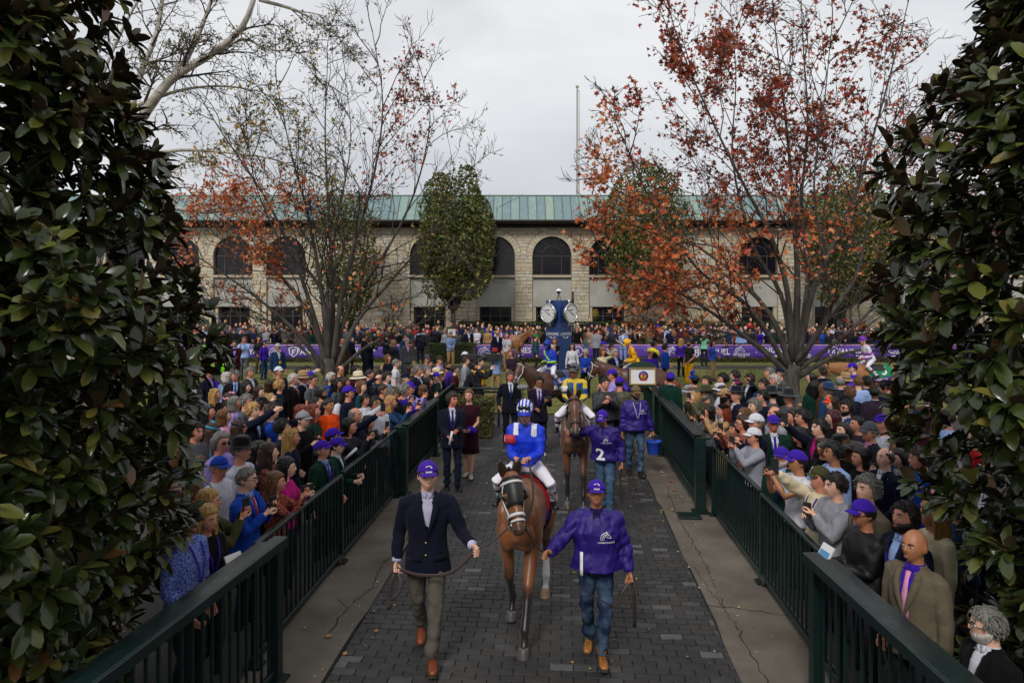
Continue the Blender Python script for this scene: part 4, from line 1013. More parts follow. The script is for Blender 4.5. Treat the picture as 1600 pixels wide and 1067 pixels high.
# eaves and copper roof
mb = MB(); mb.box(((XA + XB) / 2, -0.34, ZT + 0.03), (XB - XA, 1.30, 0.12)); mb.box(((XA + XB) / 2, -0.08, ZT - 0.14), (XB - XA, 0.34, 0.20)); link('eave', mb, bld, mats=[M_EAVE])
mb = MB(); mb.tube([(XA, -1.03, ZT + 0.13), (XB, -1.03, ZT + 0.13)], 0.085, 8); link('gutter', mb, bld, mats=[M_EAVE])
x = XA; pw = 0.63; i = 0; r = random.Random(4); zr0, zr1, yr0, yr1 = ZT + 0.14, 10.98, -0.98, 0.9
sl = math.atan2(zr1 - zr0, yr1 - yr0); rm = {}
for mi in range(4):
    mb = MB(); Lr = math.hypot(zr1 - zr0, yr1 - yr0); mb.box((pw / 2, Lr / 2, 0.0), (pw - 0.012, Lr, 0.03), rot=None)
    mb.v = [mb.verts() @ np.array(Matrix.Rotation(sl, 3, 'X')).T]; rm[mi] = mb.mesh('roof_panel', [M_COPPER[mi]])
sm = MB(); sm.box((0, Lr / 2, 0.03), (0.035, Lr, 0.06)); sm.v = [sm.verts() @ np.array(Matrix.Rotation(sl, 3, 'X')).T]; sme = sm.mesh('seam', [M_SEAM])
while x < XB:
    mi = r.choices(range(4), [3, 3, 1.4, 2])[0]; o = link('roof_panel', rm[mi], bld, loc=(x, yr0, zr0)); link('seam', sme, o); x += pw; i += 1
mb = MB(); mb.box(((XA + XB) / 2, yr1 + 0.15, zr1 + 0.03), (XB - XA, 0.5, 0.10), bev=0.03); link('ridge_cap', mb, bld, mats=[M_COPPER[2]])
mb = MB(); mb.box(((XA + XB) / 2, 6, 5.2), (XB - XA, 9.5, 10.4)); link('rear_block', mb, bld, mats=[M_MORT])
# yellow hanging flowers in doors, planters
def chunk(label, c, sz, cols, rs, n=260, name='flowering_plant'):
    o = thing(name, label, 'plant', c); rr = np.random.RandomState(rs); P = rr.normal(size=(n, 3)); P /= np.linalg.norm(P, axis=1)[:, None]; Nn = P.copy(); P = P * np.array(sz) * rr.uniform(0.7, 1, (n, 1)); leafcloud('foliage', P + [0, 0, sz[2]], Nn, 0.06, cols, rs, o)
    mb = MB(); mb.tube([(0, 0, -0.1), (0, 0, sz[2])], [0.05, 0.02], 6); link('stem', mb, o, mats=[M_TWIG])
p = at(405, 500, 46.5); chunk('small dark conical evergreen against the far stone pier', (p.x, p.y, 0.0), (0.42, 0.42, 1.25), G_YEW, 5, 900, 'conical_shrub')
p = at(474, 490, 49); chunk('bright yellow hanging flowers beside the left doorway', (p.x, 49.2, 2.2), (0.28, 0.2, 0.62), [((0.5, 0.36, 0.02), 3), ((0.35, 0.3, 0.03), 1)], 6, 420)
p = at(931, 500, 48.6); chunk('yellow mum flowers beside the doorway right of the clock tower', (p.x, 48.7, 1.85), (0.24, 0.2, 0.4), [((0.5, 0.36, 0.02), 2), ((0.12, 0.12, 0.03), 1)], 7, 260)
p = at(651, 520, 45); chunk('pale hydrangea flower bush among the far crowd', (p.x, 45, 0.6), (0.5, 0.4, 0.35), [((0.45, 0.5, 0.45), 2), ((0.25, 0.32, 0.2), 1)], 8, 420)
# ---------------------------------------------------------------- flagpole
o = thing('flagpole', 'tall white flagpole with ball finial rising behind the copper roof', 'flagpole', at(902, 0, 68).xy.to_3d())
mb = MB(); mb.tube([(0, 0, 0), (0, 0, 12), (0, 0, 24.2)], [0.16, 0.14, 0.085], 12); link('pole', mb, o, mats=[mat('pole_white', (0.30, 0.29, 0.27), rough=0.5)])
mb = MB(); mb.ell((0, 0, 24.35), (0.17, 0.17, 0.17), 12, 8); link('finial', mb, o, mats=[M_SILL])
mb = MB(); mb.tube([(0.22, 0, 1), (0.2, 0, 23.9)], 0.02, 5); mb.box((0.12, 0, 23.9), (0.2, 0.04, 0.06)); link('halyard', mb, o, mats=[M_FRAME])
# ---------------------------------------------------------------- purple banners
M_BANNER = mat('banner_purple', (0.085, 0.033, 0.30), rough=0.6, var=0.12, vscale=1.5, bump=0.25, bscale=7)
M_PINK = mat('banner_edge', (0.55, 0.30, 0.52), rough=0.6, var=0.5, vscale=2.2)
YN = 37.0
def horse_logo(mb, cx, cz, s, y):          # curling line drawing of a galloping horse's head
    C = [[(-1.0, -0.9), (-1.15, -0.2), (-0.85, 0.45), (-0.2, 0.75), (0.35, 0.62), (0.9, 0.1), (1.05, -0.2), (0.8, -0.35), (0.5, -0.15), (0.1, -0.12)], [(-0.75, -0.8), (-0.8, -0.2), (-0.5, 0.25), (-0.05, 0.42), (0.25, 0.35)], [(-0.45, -0.75), (-0.5, -0.3), (-0.25, 0.05), (0.05, 0.15)], [(0.0, 0.72), (0.08, 1.0), (0.25, 0.68)], [(0.30, 0.25), (0.45, 0.28)]]
    for c in C:
        P = np.array(c); t_ = np.linspace(0, len(P) - 1, len(P) * 4); X = np.interp(t_, range(len(P)), P[:, 0]); Z = np.interp(t_, range(len(P)), P[:, 1])
        mb.tube([(cx + x_ * s, y, cz + z_ * s) for x_, z_ in zip(X, Z)], (0.07 * s), 4, up=(0, 1, 0))
def ztext(mb, s, cx, cz, size, y, **kw):
    t_ = text_mb(s, size, **kw); v = t_.verts(); mb.add(np.stack([v[:, 0] + cx, np.full(len(v), y) - v[:, 2], v[:, 1] + cz], 1), t_.f, 0, False)
def banner(label, x0, x1, items, group):
    o = thing('banner', label, 'banner', ((x0 + x1) / 2, YN, 0), 0, group); L = x1 - x0; G = []
    for zz in (0.12, 0.35, 0.6, 0.84): G.append([(x, 0.012 * math.sin(x * 2.3 + zz * 3), zz) for x in np.linspace(-L / 2, L / 2, int(L * 2))])
    mb = MB(); mb.grid(np.array(G), thick=0.02); link('fabric', mb, o, mats=[M_BANNER])
    G = [[(x, 0.012 * math.sin(x * 2.3 + zz * 3) - 0.004, zz) for x in np.linspace(-L / 2, L / 2, int(L * 2))] for zz in (0.842, 0.90)]
    mb = MB(); mb.grid(np.array(G), thick=0.02); link('edge_stripe', mb, o, mats=[M_PINK])
    mb = MB(); mb.box((0, 0.06, 0.945), (L, 0.09, 0.06), bev=0.01); link('top_rail', mb, o, mats=[M_GREEN])
    for x in np.arange(-L / 2 + 0.1, L / 2, 2.4):
        mb = MB(); mb.box((x, 0.08, 0.46), (0.06, 0.06, 0.92)); link('post', mb, o, mats=[M_GREEN])
    lt = MB(); xc = (x0 + x1) / 2; yy = -0.028
    for kind, px, *a in items:
        X = (px - 800) / FPX * YN - xc
        if kind == 'horse': horse_logo(lt, X, 0.50, 0.30, yy)
        elif kind == 'cup': horse_logo(lt, X, 0.58, 0.24, yy); ztext(lt, "BREEDERS'", X + 0.1, 0.36, 0.20, yy, bold=0.006); ztext(lt, 'CUP', X + 0.1, 0.22, 0.18, yy, bold=0.006)
        elif kind == 'text': ztext(lt, a[0], X, a[2] if len(a) > 2 else 0.50, a[1], yy, bold=0.02, narrow=0.92)
        elif kind == 'wings':
            for q in (-1, 1):
                for i in range(3): lt.tube([(X + q * 0.05, yy, 0.20 + i * 0.05), (X + q * (0.35 + 0.1 * i), yy, 0.30 + 0.03 * i)], 0.014, 4)
        elif kind == 'shield':
            P = [(-0.24, 0.72), (0.0, 0.76), (0.24, 0.72), (0.22, 0.42), (0.0, 0.22), (-0.22, 0.42), (-0.24, 0.72)]; lt.tube([(X + p_, yy, q_) for p_, q_ in P], 0.035, 4, up=(0, 1, 0))
            lt.box((X - 0.06, yy, 0.50), (0.06, 0.02, 0.3)); lt.box((X + 0.03, yy - 0.002, 0.61), (0.2, 0.02, 0.06)); lt.box((X + 0.01, yy - 0.002, 0.49), (0.14, 0.02, 0.05))
        elif kind == 'ring':
            lt.tube([(X + math.cos(q) * 0.26, yy, 0.52 + math.sin(q) * 0.26) for q in np.linspace(0, 6.2832, 25)[:-1]], 0.028, 4, closed=True); ztext(lt, 'R', X, 0.52, 0.36, yy, bold=0.01)
        elif kind == 'script':
            ztext(lt, a[0], X, 0.50, 0.34, yy, bold=0.005); lt.tube([(X + q, yy, 0.30 + 0.05 * math.sin(q * 2)) for q in np.linspace(-0.7, 0.7, 12)], 0.02, 4)
    link('lettering', lt, o, mats=[M_WHITEP])
GB = 'purple sponsor banners along the paddock rail'
banner('left purple sponsor banner with white shield and letters behind the lawn guests', at(275, 0, YN).x, at(642, 0, YN).x,
       [('script', 306, 'lumen'), ('horse', 345), ('text', 395, 'NYRA', 0.40), ('horse', 431), ('shield', 459), ('text', 489, 'FANDUEL', 0.44), ('text', 560, 'LONGINES', 0.42, 0.58), ('wings', 560), ('shield', 612)], GB)
banner('right purple sponsor banner with white letters running behind the clock tower', at(742, 0, YN).x, at(1560, 0, YN).x,
       [('horse', 757), ('text', 803, 'LONGINES', 0.42, 0.58), ('wings', 803), ('ring', 903), ('horse', 955), ('horse', 1050), ('shield', 1088), ('text', 1115, 'FANDUEL', 0.44), ('cup', 1156), ('text', 1207, 'LONGINES', 0.42, 0.60), ('wings', 1207), ('cup', 1258), ('ring', 1302), ('text', 1321, 'FANS', 0.42), ('horse', 1347), ('script', 1403, 'Sentient'), ('horse', 1470)], GB)
# ---------------------------------------------------------------- clock tower
M_BLUE = mat('tower_blue', (0.016, 0.045, 0.17), rough=0.3, var=0.1, vscale=3, rvar=0.08)
M_CHROME = mat('brushed_silver', (0.55, 0.55, 0.54), rough=0.25, metal=0.9)
M_DIAL = mat('dial', (0.66, 0.66, 0.66), rough=0.4)
M_BLACK = mat('black', (0.015, 0.015, 0.016), rough=0.5)
YC = 33.0; pc = at(873, 0, YC)
ck = thing('clock_tower', 'dark blue pillar with two round silver clocks on angled faces', 'clock', (pc.x, YC, 0), rad(45))
mb = MB(); mb.box((0, 0, 1.64), (0.90, 0.90, 3.28), bev=0.02); mb.box((0, 0, 3.30), (0.82, 0.82, 0.05)); link('pillar', mb, ck, mats=[M_BLUE])
for fa in (0, 1):                          # local -y face and local -x face look left-front and right-front
    Rf = Matrix.Rotation(0 if fa == 0 else rad(-90), 4, 'Z')
    cz = 2.72; Mx = Rf @ Matrix.Translation((0, -0.45, cz)) @ Matrix.Rotation(rad(90), 4, 'X')
    cs = MB(); cs.lathe([(0.0, 0.0), (0.20, 0.0), (0.36, 0.10), (0.44, 0.20), (0.47, 0.30), (0.47, 0.36), (0.43, 0.375), (0.42, 0.345)], 36); c = link('clock_case', xf(cs, Mx), ck, mats=[M_CHROME])
    fc = MB(); fc.lathe([(0.425, 0.345), (0.0, 0.350)], 36); link('dial', xf(fc, Mx), c, mats=[M_DIAL])
    hd = MB()
    for k in range(12):
        a = k * math.pi / 6; hd.box((math.sin(a) * 0.35, math.cos(a) * 0.35, 0.352), (0.022, 0.075, 0.008), rot=Matrix.Rotation(-a, 3, 'Z'))
    for a, L, w in ((rad(-55), 0.34, 0.022), (rad(118), 0.22, 0.032)): hd.box((math.sin(a) * L * 0.42, math.cos(a) * L * 0.42, 0.362), (w, L, 0.008), rot=Matrix.Rotation(-a, 3, 'Z'))
    hd.box((0, 0.15, 0.353), (0.22, 0.045, 0.006)); link('hands', xf(hd, Mx), c, mats=[M_BLACK])
    hn = MB(); hn.tube([(0, 0.44, 0.22), (0, 0.58, 0.20), (0, 0.64, 0.10), (0, 0.55, 0.02)], [0.06, 0.055, 0.05, 0.04], 8); hn.tube([(0, -0.44, 0.22), (0, -0.58, 0.20), (0, -0.64, 0.10), (0, -0.55, 0.02)], [0.06, 0.055, 0.05, 0.04], 8); link('bracket', xf(hn, Mx), c, mats=[M_CHROME])
    tx = MB(); t_ = text_mb('LONGINES', 0.19, bold=0.006, narrow=0.88); v = t_.verts(); tx.add(np.stack([v[:, 0], -v[:, 2] * 0 - 0.456, v[:, 1] + 1.72], 1), t_.f, 0, False)
    for q in (-1, 1):
        for i in range(3): tx.tube([(q * 0.02, -0.456, 1.50 + i * 0.03), (q * (0.14 + 0.05 * i), -0.456, 1.56 + 0.022 * i)], 0.008, 4)
    link('lettering', xf(tx, Rf), ck, mats=[M_WHITEP])
o = thing('tripod_camera', 'small tripod with white domed ball camera on top of the clock tower', 'camera', (pc.x, YC, 3.33))
mb = MB()
for a in (0.3, 2.4, 4.5): mb.tube([(0, 0, 0.32), (math.cos(a) * 0.13, math.sin(a) * 0.13, 0)], 0.014, 5)
link('tripod', mb, o, mats=[M_BLACK]); mb = MB(); mb.ell((0, 0, 0.40), (0.10, 0.10, 0.10), 14, 10); link('ball', mb, o, mats=[M_BLACK]); mb = MB(); mb.lathe([(0.14, 0.44), (0.12, 0.50), (0.06, 0.54), (0.0, 0.55)], 16); mb.lathe([(0.0, 0.445), (0.14, 0.44)], 16); link('dome', mb, o, mats=[M_WHITEP])
p = at(895, 0, 33.6); o = thing('antenna_pole', 'thin dark pole standing right behind the clock tower', 'pole', (p.x, 33.6, 0)); mb = MB(); mb.tube([(0, 0, 0), (0, 0, 2.9)], 0.03, 6); mb.tube([(0, 0, 2.9), (0, 0, 3.75)], 0.06, 8); link('mast', mb, o, mats=[M_BLACK])
# ---------------------------------------------------------------- signs
M_GOLD = mat('gold_frame', (0.30, 0.19, 0.06), rough=0.45, var=0.2, vscale=9)
M_PAPER = mat('paper', (0.72, 0.71, 0.72), rough=0.7)
M_DKGREEN = mat('sign_green', (0.010, 0.035, 0.025), rough=0.5)
M_EMBL = mat('emblem_purple', (0.07, 0.02, 0.16), rough=0.6); M_EMBO = mat('emblem_gold', (0.6, 0.32, 0.03), rough=0.6); M_EMBR = mat('emblem_red', (0.35, 0.04, 0.04), rough=0.6)
p = at(1004, 588, 15.6); sg = thing('crest_sign', 'round topped green sign board with gold framed crest at the right gate end', 'sign', (p.x, 15.6, 0.65)); sg.scale = (0.83,) * 3
mb = MB(); P = [(-0.40, 0.98), (0.40, 0.98), (0.40, 1.52)] + [(0.40 * math.cos(a), 1.52 + 0.16 * math.sin(a)) for a in np.linspace(0.1, math.pi - 0.1, 12)] + [(-0.40, 1.52)]; vert_prism(mb, P, 0.0, 0.06); link('board', mb, sg, mats=[M_DKGREEN])
mb = MB()
for c, d in (((0, -0.02, 1.50), (0.74, 0.04, 0.035)), ((0, -0.02, 1.06), (0.74, 0.04, 0.035)), ((-0.352, -0.02, 1.28), (0.035, 0.04, 0.405)), ((0.352, -0.02, 1.28), (0.035, 0.04, 0.405))): mb.box(c, d)
link('frame', mb, sg, mats=[M_GOLD]); mb = MB(); mb.box((0, -0.008, 1.28), (0.67, 0.012, 0.405)); link('notice', mb, sg, mats=[M_PAPER])
mb = MB(); Mv = Matrix.Translation((0.02, -0.014, 1.29)) @ Matrix.Rotation(rad(90), 4, 'X')
e = MB(); e.lathe([(0.135, 0.0), (0.135, 0.006), (0.0, 0.006)], 28, mat=0); e.lathe([(0.085, 0.006), (0.085, 0.010), (0.0, 0.010)], 20, mat=1, sy=0.75, c=(0, -0.02, 0)); e.lathe([(0.04, 0.010), (0.04, 0.014), (0, 0.014)], 14, mat=2, c=(0, 0.02, 0)); e.box((0, -0.10, 0.006), (0.2, 0.05, 0.012), mat=2); link('emblem', xf(e, Mv), sg, mats=[M_EMBL, M_EMBO, M_EMBR])
mb = MB()
for q in (-0.3, 0.3): mb.box((q, 0.03, 0.10), (0.06, 0.06, 1.76))
link('leg', mb, sg, mats=[M_DKGREEN])
mb = MB(); mb.tube([(0.16, 0.0, 1.66), (0.24, -0.03, 1.66), (0.33, -0.03, 1.62), (0.36, -0.03, 1.54)], [0.045, 0.045, 0.04, 0.03], 7); o = link('yellow_glove', mb, mats=[mat('yellow_cloth', (0.65, 0.52, 0.02), rough=0.8)], loc=(p.x, 15.6, 0.65)); sg.scale = (0.83,) * 3; tag(o, 'bright yellow cloth draped over the crest sign top', 'cloth')
p = at(706, 519, 36.6); sg = thing('notice_board', 'gold framed white notice on a green post behind the clipped hedge', 'sign', (p.x, 36.6, 0))
mb = MB(); mb.box((0, 0, 1.60), (0.50, 0.05, 0.56)); link('board', mb, sg, mats=[M_DKGREEN]); mb = MB(); mb.box((0, -0.03, 1.58), (0.44, 0.02, 0.40)); link('frame', mb, sg, mats=[M_GOLD]); mb = MB(); mb.box((0, -0.044, 1.58), (0.38, 0.01, 0.34)); link('notice', mb, sg, mats=[M_PAPER])
mb = MB()
for i in range(3): mb.box((0, -0.052, 1.66 - i * 0.07), (0.26 - 0.05 * i, 0.005, 0.022))
link('print', mb, sg, mats=[M_BROW]); mb = MB(); mb.box((0, 0.0, 0.66), (0.07, 0.07, 1.32)); link('post', mb, sg, mats=[M_DKGREEN])
p = at(317, 508, 44); sg = thing('green_sign', 'dark green podium sign with gold edge in the far left crowd', 'sign', (p.x, 44, 0)); mb = MB(); mb.box((0, 0, 1.0), (0.72, 0.2, 2.0), bev=0.02); link('board', mb, sg, mats=[M_DKGREEN]); mb = MB(); mb.box((0, -0.11, 1.96), (0.66, 0.02, 0.05)); mb.box((0, -0.11, 1.35), (0.66, 0.02, 0.05)); link('edge', mb, sg, mats=[M_GOLD])
mb = MB(); ztext(mb, 'PADDOCK', 0, 1.66, 0.13, -0.112); link('lettering', mb, sg, mats=[M_GOLD])
# ---------------------------------------------------------------- the grandstand the photograph is taken from (behind and above the camera)
gs = thing('grandstand', 'low balcony front of the grandstand under the viewpoint', 'building', (0, -0.6, 0))
for x in (-17, 17): mb = MB(); mb.box((x, -3.0, 1.6), (26, 5.0, 3.2)); link('wall', mb, gs, mats=[M_MORT])
mb = MB(); mb.box((0, -1.6, 1.95), (8.0, 2.2, 0.3)); link('balcony', mb, gs, mats=[M_CONC])
# ================================================================ trees
M_BARK = mat('bark_grey', (0.060, 0.052, 0.045), rough=0.92, var=0.4, vscale=7, bump=0.9, bscale=20, stretch=(1, 1, 0.3), tint=(0.115, 0.108, 0.095), tscale=5, tamt=0.6)
M_BARKW = mat('bark_white', (0.50, 0.47, 0.42), rough=0.85, var=0.25, vscale=3, bump=0.3, bscale=12, tint=(0.16, 0.13, 0.09), tscale=1.3, tamt=0.85)
M_TWIGD = mat('twig_dark', (0.050, 0.042, 0.038), rough=0.9, var=0.3, vscale=6)
def wander(r, p, d, L, n, wob, up):
    P = [p]; d = d / np.linalg.norm(d)
    for i in range(n):
        d = d + np.array([r.gauss(0, wob), r.gauss(0, wob), r.gauss(0, wob) + up]); d /= np.linalg.norm(d); p = p + d * (L / n); P.append(p)
    return P
def spline(P, k=4):
    P = np.array(P, float); n = len(P); o = []
    Q = np.vstack([2 * P[0] - P[1], P, 2 * P[-1] - P[-2]])
    for i in range(1, n):
        a, b, c, d = Q[i - 1], Q[i], Q[i + 1], Q[i + 2]
        for j in range(k):
            t = j / k; o.append(0.5 * (2 * b + (c - a) * t + (2 * a - 5 * b + 4 * c - d) * t * t + (3 * b - a - 3 * c + d) * t ** 3))
    o.append(P[-1]); return np.array(o)
def grow(limbs, r, n2=9, n3=6, n4=0, len2=0.45, spread=0.9, up=0.10, fine=0.011, l3=0.45):
    """limbs: list of (polyline, base radius, tip radius). returns (limb mesh, twig mesh, leaf spots, leaf directions)"""
    big, tw = MB(), MB(); spots = []; dirs = []
    def twig(p, d, L, rad_, lev):
        n = 5 if lev == 2 else 4; P = wander(r, p, d, L, n, 0.17, up * (0.6 if lev == 2 else 1)); tw.tube(P, list(np.linspace(rad_, fine * 0.5, n + 1)), 4 if lev == 2 else 3, caps=False)
        for i in range(1, n + 1): spots.append(P[i] * 0.6 + P[i - 1] * 0.4); dirs.append(P[i] - P[i - 1])
        if lev < (4 if n4 else 3):
            for j in range(n3 if lev == 2 else n4):
                t = r.uniform(0.25, 1.0); k = min(n - 1, int(t * n)); q = P[k] + (P[k + 1] - P[k]) * (t * n - k); dd = (P[k + 1] - P[k]); dd = dd / np.linalg.norm(dd)
                side = np.cross(dd, np.array([r.gauss(0, 1), r.gauss(0, 1), r.gauss(0, 1)])); side /= np.linalg.norm(side) + 1e-9
                twig(q, dd + side * spread, L * l3 * r.uniform(0.6, 1.2), max(fine, rad_ * 0.5), lev + 1)
    for pts, r0, r1 in limbs:
        S = spline(pts); n = len(S); rr = r1 * 0.7 + (r0 - r1 * 0.7) * (1 - np.linspace(0, 1, n)) ** 1.5; big.tube(S, list(rr), 10 if r0 > 0.06 else 7)
        LL = np.linalg.norm(np.diff(S, axis=0), axis=1).sum()
        for j in range(n2):
            t = (j + r.uniform(0.1, 0.9)) / n2; t = 0.18 + 0.82 * t; k = min(n - 2, int(t * (n - 1))); p = S[k] + (S[k + 1] - S[k]) * (t * (n - 1) - k); d = S[k + 1] - S[k]; d /= np.linalg.norm(d)
            side = np.cross(d, np.array([r.gauss(0, 1), r.gauss(0, 1), r.gauss(0, 1)])); side /= np.linalg.norm(side) + 1e-9
            twig(p, d + side * spread * r.uniform(0.6, 1.2), LL * len2 * (1.15 - 0.6 * t) * r.uniform(0.6, 1.15), max(fine * 1.8, rr[k] * 0.42), 2)
        twig(S[-1], S[-1] - S[-2], LL * len2 * 0.5, max(fine * 1.5, r1), 2)
    return big, tw, np.array(spots), np.array(dirs)
def px_of(P): return 800 + P[:, 0] / P[:, 1] * FPX, HOR - (P[:, 2] - CAMH) / P[:, 1] * FPX
def blob_density(P, blobs, base, dflt=0):
    x, y = px_of(P); d = np.full(len(P), base); ci = np.full(len(P), float(dflt))
    for cx, cy, rx, ry, k, c in blobs:
        w = k * np.exp(-((x - cx) / rx) ** 2 - ((y - cy) / ry) ** 2); ci = np.where(w > d, c, ci); d = np.maximum(d, w)
    return d, ci
def limb_px(pts, Y, dy, r0, r1):           # a limb drawn over the photo, bending dy metres towards (-) or away (+) on its way out
    n = len(pts); return ([at(x, y, Y + dy * (i / (n - 1)) ** 1.2) for i, (x, y) in enumerate(pts)], r0, r1)
def maple(label, foot, Y, trunk, limbs, blobs, base, pal, seed, nleaf, leafsz, n2, n3, n4=0):
    r = random.Random(seed); root = at(*foot, Y); root.z = 0.0
    t = thing('maple_tree', label, 'tree', root); limbs = [(a, b * 0.84, c) for a, b, c in limbs]
    big, tw, S, D = grow(limbs, r, n2, n3, n4, len2=0.34, up=0.07)
    tr = MB(); P = spline([Vector((root.x + 0.02, Y, -0.05)), Vector((root.x, Y, 0.25))] + [at(x, y, Y) for x, y in trunk[0]]); rr = np.interp(np.linspace(0, 1, len(P)), np.linspace(0, 1, len(trunk[1])), trunk[1]); tr.tube(P, list(rr), 18)
    V = tr.verts(); tr.v = [V + (waves(V, 3, 6, 8) * 0.02)[:, None] * np.array([1, 1, 0])]
    sub = lambda m: (setattr(m, 'v', [m.verts() - np.array(root)]), m)[1]
    link('trunk', sub(tr), t, mats=[M_BARK]); link('limbs', sub(big), t, mats=[M_BARK]); link('twigs', sub(tw), t, mats=[M_TWIGD], kind='stuff')
    rs = np.random.RandomState(seed); d, ci = blob_density(S, blobs, base, len(pal) - 1 if len(pal) > 2 else 0)
    clump = 0.5 + 0.5 * waves(S, seed, 2.2, 8); d = d * np.clip(clump * 1.7, 0.1, 1.6)
    k = rs.choice(len(S), nleaf, p=d / d.sum()); P = S[k] + rs.normal(size=(nleaf, 3)) * 0.11 - np.array([0, 0, 0.05]); c = ci[k].astype(int)
    C = np.zeros((nleaf, 3))
    for i in range(nleaf):
        pl = pal[c[i]]; C[i] = pl[rs.randint(len(pl))]
    leafcloud('crown', P - np.array(root), np.tile([0, -0.35, 0.5], (nleaf, 1)), leafsz, C, seed, t, 'maple', tilt=0.9)
    return t
RED = [(0.36, 0.045, 0.022), (0.28, 0.035, 0.018), (0.42, 0.09, 0.03), (0.20, 0.045, 0.02), (0.16, 0.06, 0.02)]
ORG = [(0.54, 0.14, 0.035), (0.50, 0.085, 0.025), (0.56, 0.21, 0.07), (0.60, 0.28, 0.14), (0.44, 0.06, 0.022), (0.34, 0.13, 0.035)]
OLI = [(0.24, 0.19, 0.035), (0.30, 0.22, 0.05), (0.17, 0.15, 0.03), (0.35, 0.17, 0.04)]
Y1 = 24.0
L1 = [limb_px([(512, 590), (478, 535), (420, 480), (345, 425), (262, 372)], Y1, -2.0, 0.13, 0.022), limb_px([(510, 575), (492, 500), (462, 410), (415, 310), (345, 205), (300, 130)], Y1, 1.5, 0.14, 0.02),
      limb_px([(514, 575), (503, 460), (482, 340), (455, 240), (432, 130)], Y1, -2.5, 0.13, 0.018), limb_px([(517, 575), (520, 460), (514, 340), (508, 210), (512, 95)], Y1, 1.0, 0.15, 0.02),
      limb_px([(520, 570), (533, 470), (556, 370), (585, 270), (598, 160), (582, 50)], Y1, -1.2, 0.14, 0.018), limb_px([(524, 580), (556, 505), (610, 440), (662, 380), (702, 320), (730, 268)], Y1, 2.2, 0.12, 0.016),
      limb_px([(524, 585), (568, 545), (620, 518), (668, 500), (712, 462)], Y1, -2.2, 0.09, 0.014), limb_px([(511, 590), (478, 550), (428, 508), (380, 478), (330, 468)], Y1, 1.4, 0.09, 0.014),
      limb_px([(520, 560), (548, 475), (602, 395), (648, 300), (672, 190), (660, 120)], Y1, 0.6, 0.12, 0.015), limb_px([(512, 560), (470, 470), (400, 395), (330, 330), (285, 290)], Y1, 2.8, 0.10, 0.014),
      limb_px([(518, 560), (512, 440), (530, 330), (548, 220), (540, 120)], Y1, 3.0, 0.10, 0.014), limb_px([(516, 560), (500, 450), (440, 380), (400, 290), (385, 200)], Y1, -3.2, 0.10, 0.014)]
maple('nearly bare maple with scattered red leaves among the left crowd', (516, 640), Y1, ([(514, 600), (516, 560)], [0.34, 0.27, 0.24, 0.19]), L1,
      [(628, 170, 40, 90, 1.0, 0), (690, 150, 16, 40, 0.8, 0), (590, 250, 45, 70, 0.5, 0), (340, 300, 80, 45, 1.3, 1), (420, 320, 80, 50, 0.8, 1), (385, 405, 60, 25, 1.4, 1), (550, 440, 50, 45, 0.5, 1), (290, 380, 40, 50, 0.8, 1), (540, 480, 30, 30, 0.5, 1), (420, 440, 60, 30, 0.5, 1), (300, 220, 80, 80, 0.5, 2), (420, 210, 90, 70, 0.35, 2), (520, 260, 60, 70, 0.3, 2), (640, 300, 60, 50, 0.3, 2)], 0.035, [RED, ORG, OLI], 5, 5400, 0.135, 13, 6, 3)
Y2 = 21.0
L2 = [limb_px([(1236, 590), (1192, 548), (1132, 502), (1062, 458), (985, 425), (935, 380)], Y2, -1.5, 0.12, 0.018), limb_px([(1236, 575), (1208, 500), (1160, 440), (1108, 398), (1040, 350), (960, 270)], Y2, 1.5, 0.13, 0.018),
      limb_px([(1238, 565), (1230, 455), (1205, 370), (1168, 300), (1118, 200), (1062, 70), (1035, -30)], Y2, -1.6, 0.13, 0.018), limb_px([(1241, 560), (1246, 440), (1240, 330), (1230, 210), (1216, 90), (1204, -30)], Y2, 1.2, 0.15, 0.02),
      limb_px([(1246, 565), (1268, 460), (1300, 385), (1338, 300), (1368, 200), (1398, 90), (1420, 0)], Y2, -1.0, 0.14, 0.018), limb_px([(1247, 570), (1290, 500), (1338, 430), (1358, 340), (1392, 250), (1450, 150)], Y2, 1.9, 0.12, 0.016),
      limb_px([(1246, 590), (1296, 560), (1360, 542), (1440, 520), (1500, 490)], Y2, -1.2, 0.10, 0.016), limb_px([(1241, 565), (1272, 530), (1298, 480), (1288, 410), (1272, 290), (1288, 160), (1300, 40)], Y2, -2.6, 0.12, 0.016),
      limb_px([(1245, 580), (1330, 515), (1392, 452), (1450, 400)], Y2, 2.5, 0.09, 0.015), limb_px([(1233, 585), (1180, 535), (1118, 516), (1050, 505), (985, 492)], Y2, 1.0, 0.09, 0.014),
      limb_px([(1239, 560), (1220, 460), (1175, 380), (1145, 250), (1150, 120), (1140, 0)], Y2, 2.6, 0.11, 0.015), limb_px([(1234, 580), (1170, 480), (1090, 420), (1010, 300), (975, 220)], Y2, -2.8, 0.11, 0.015),
      limb_px([(1244, 560), (1262, 440), (1252, 320), (1262, 200), (1255, 70), (1250, -40)], Y2, 0.2, 0.11, 0.015)]
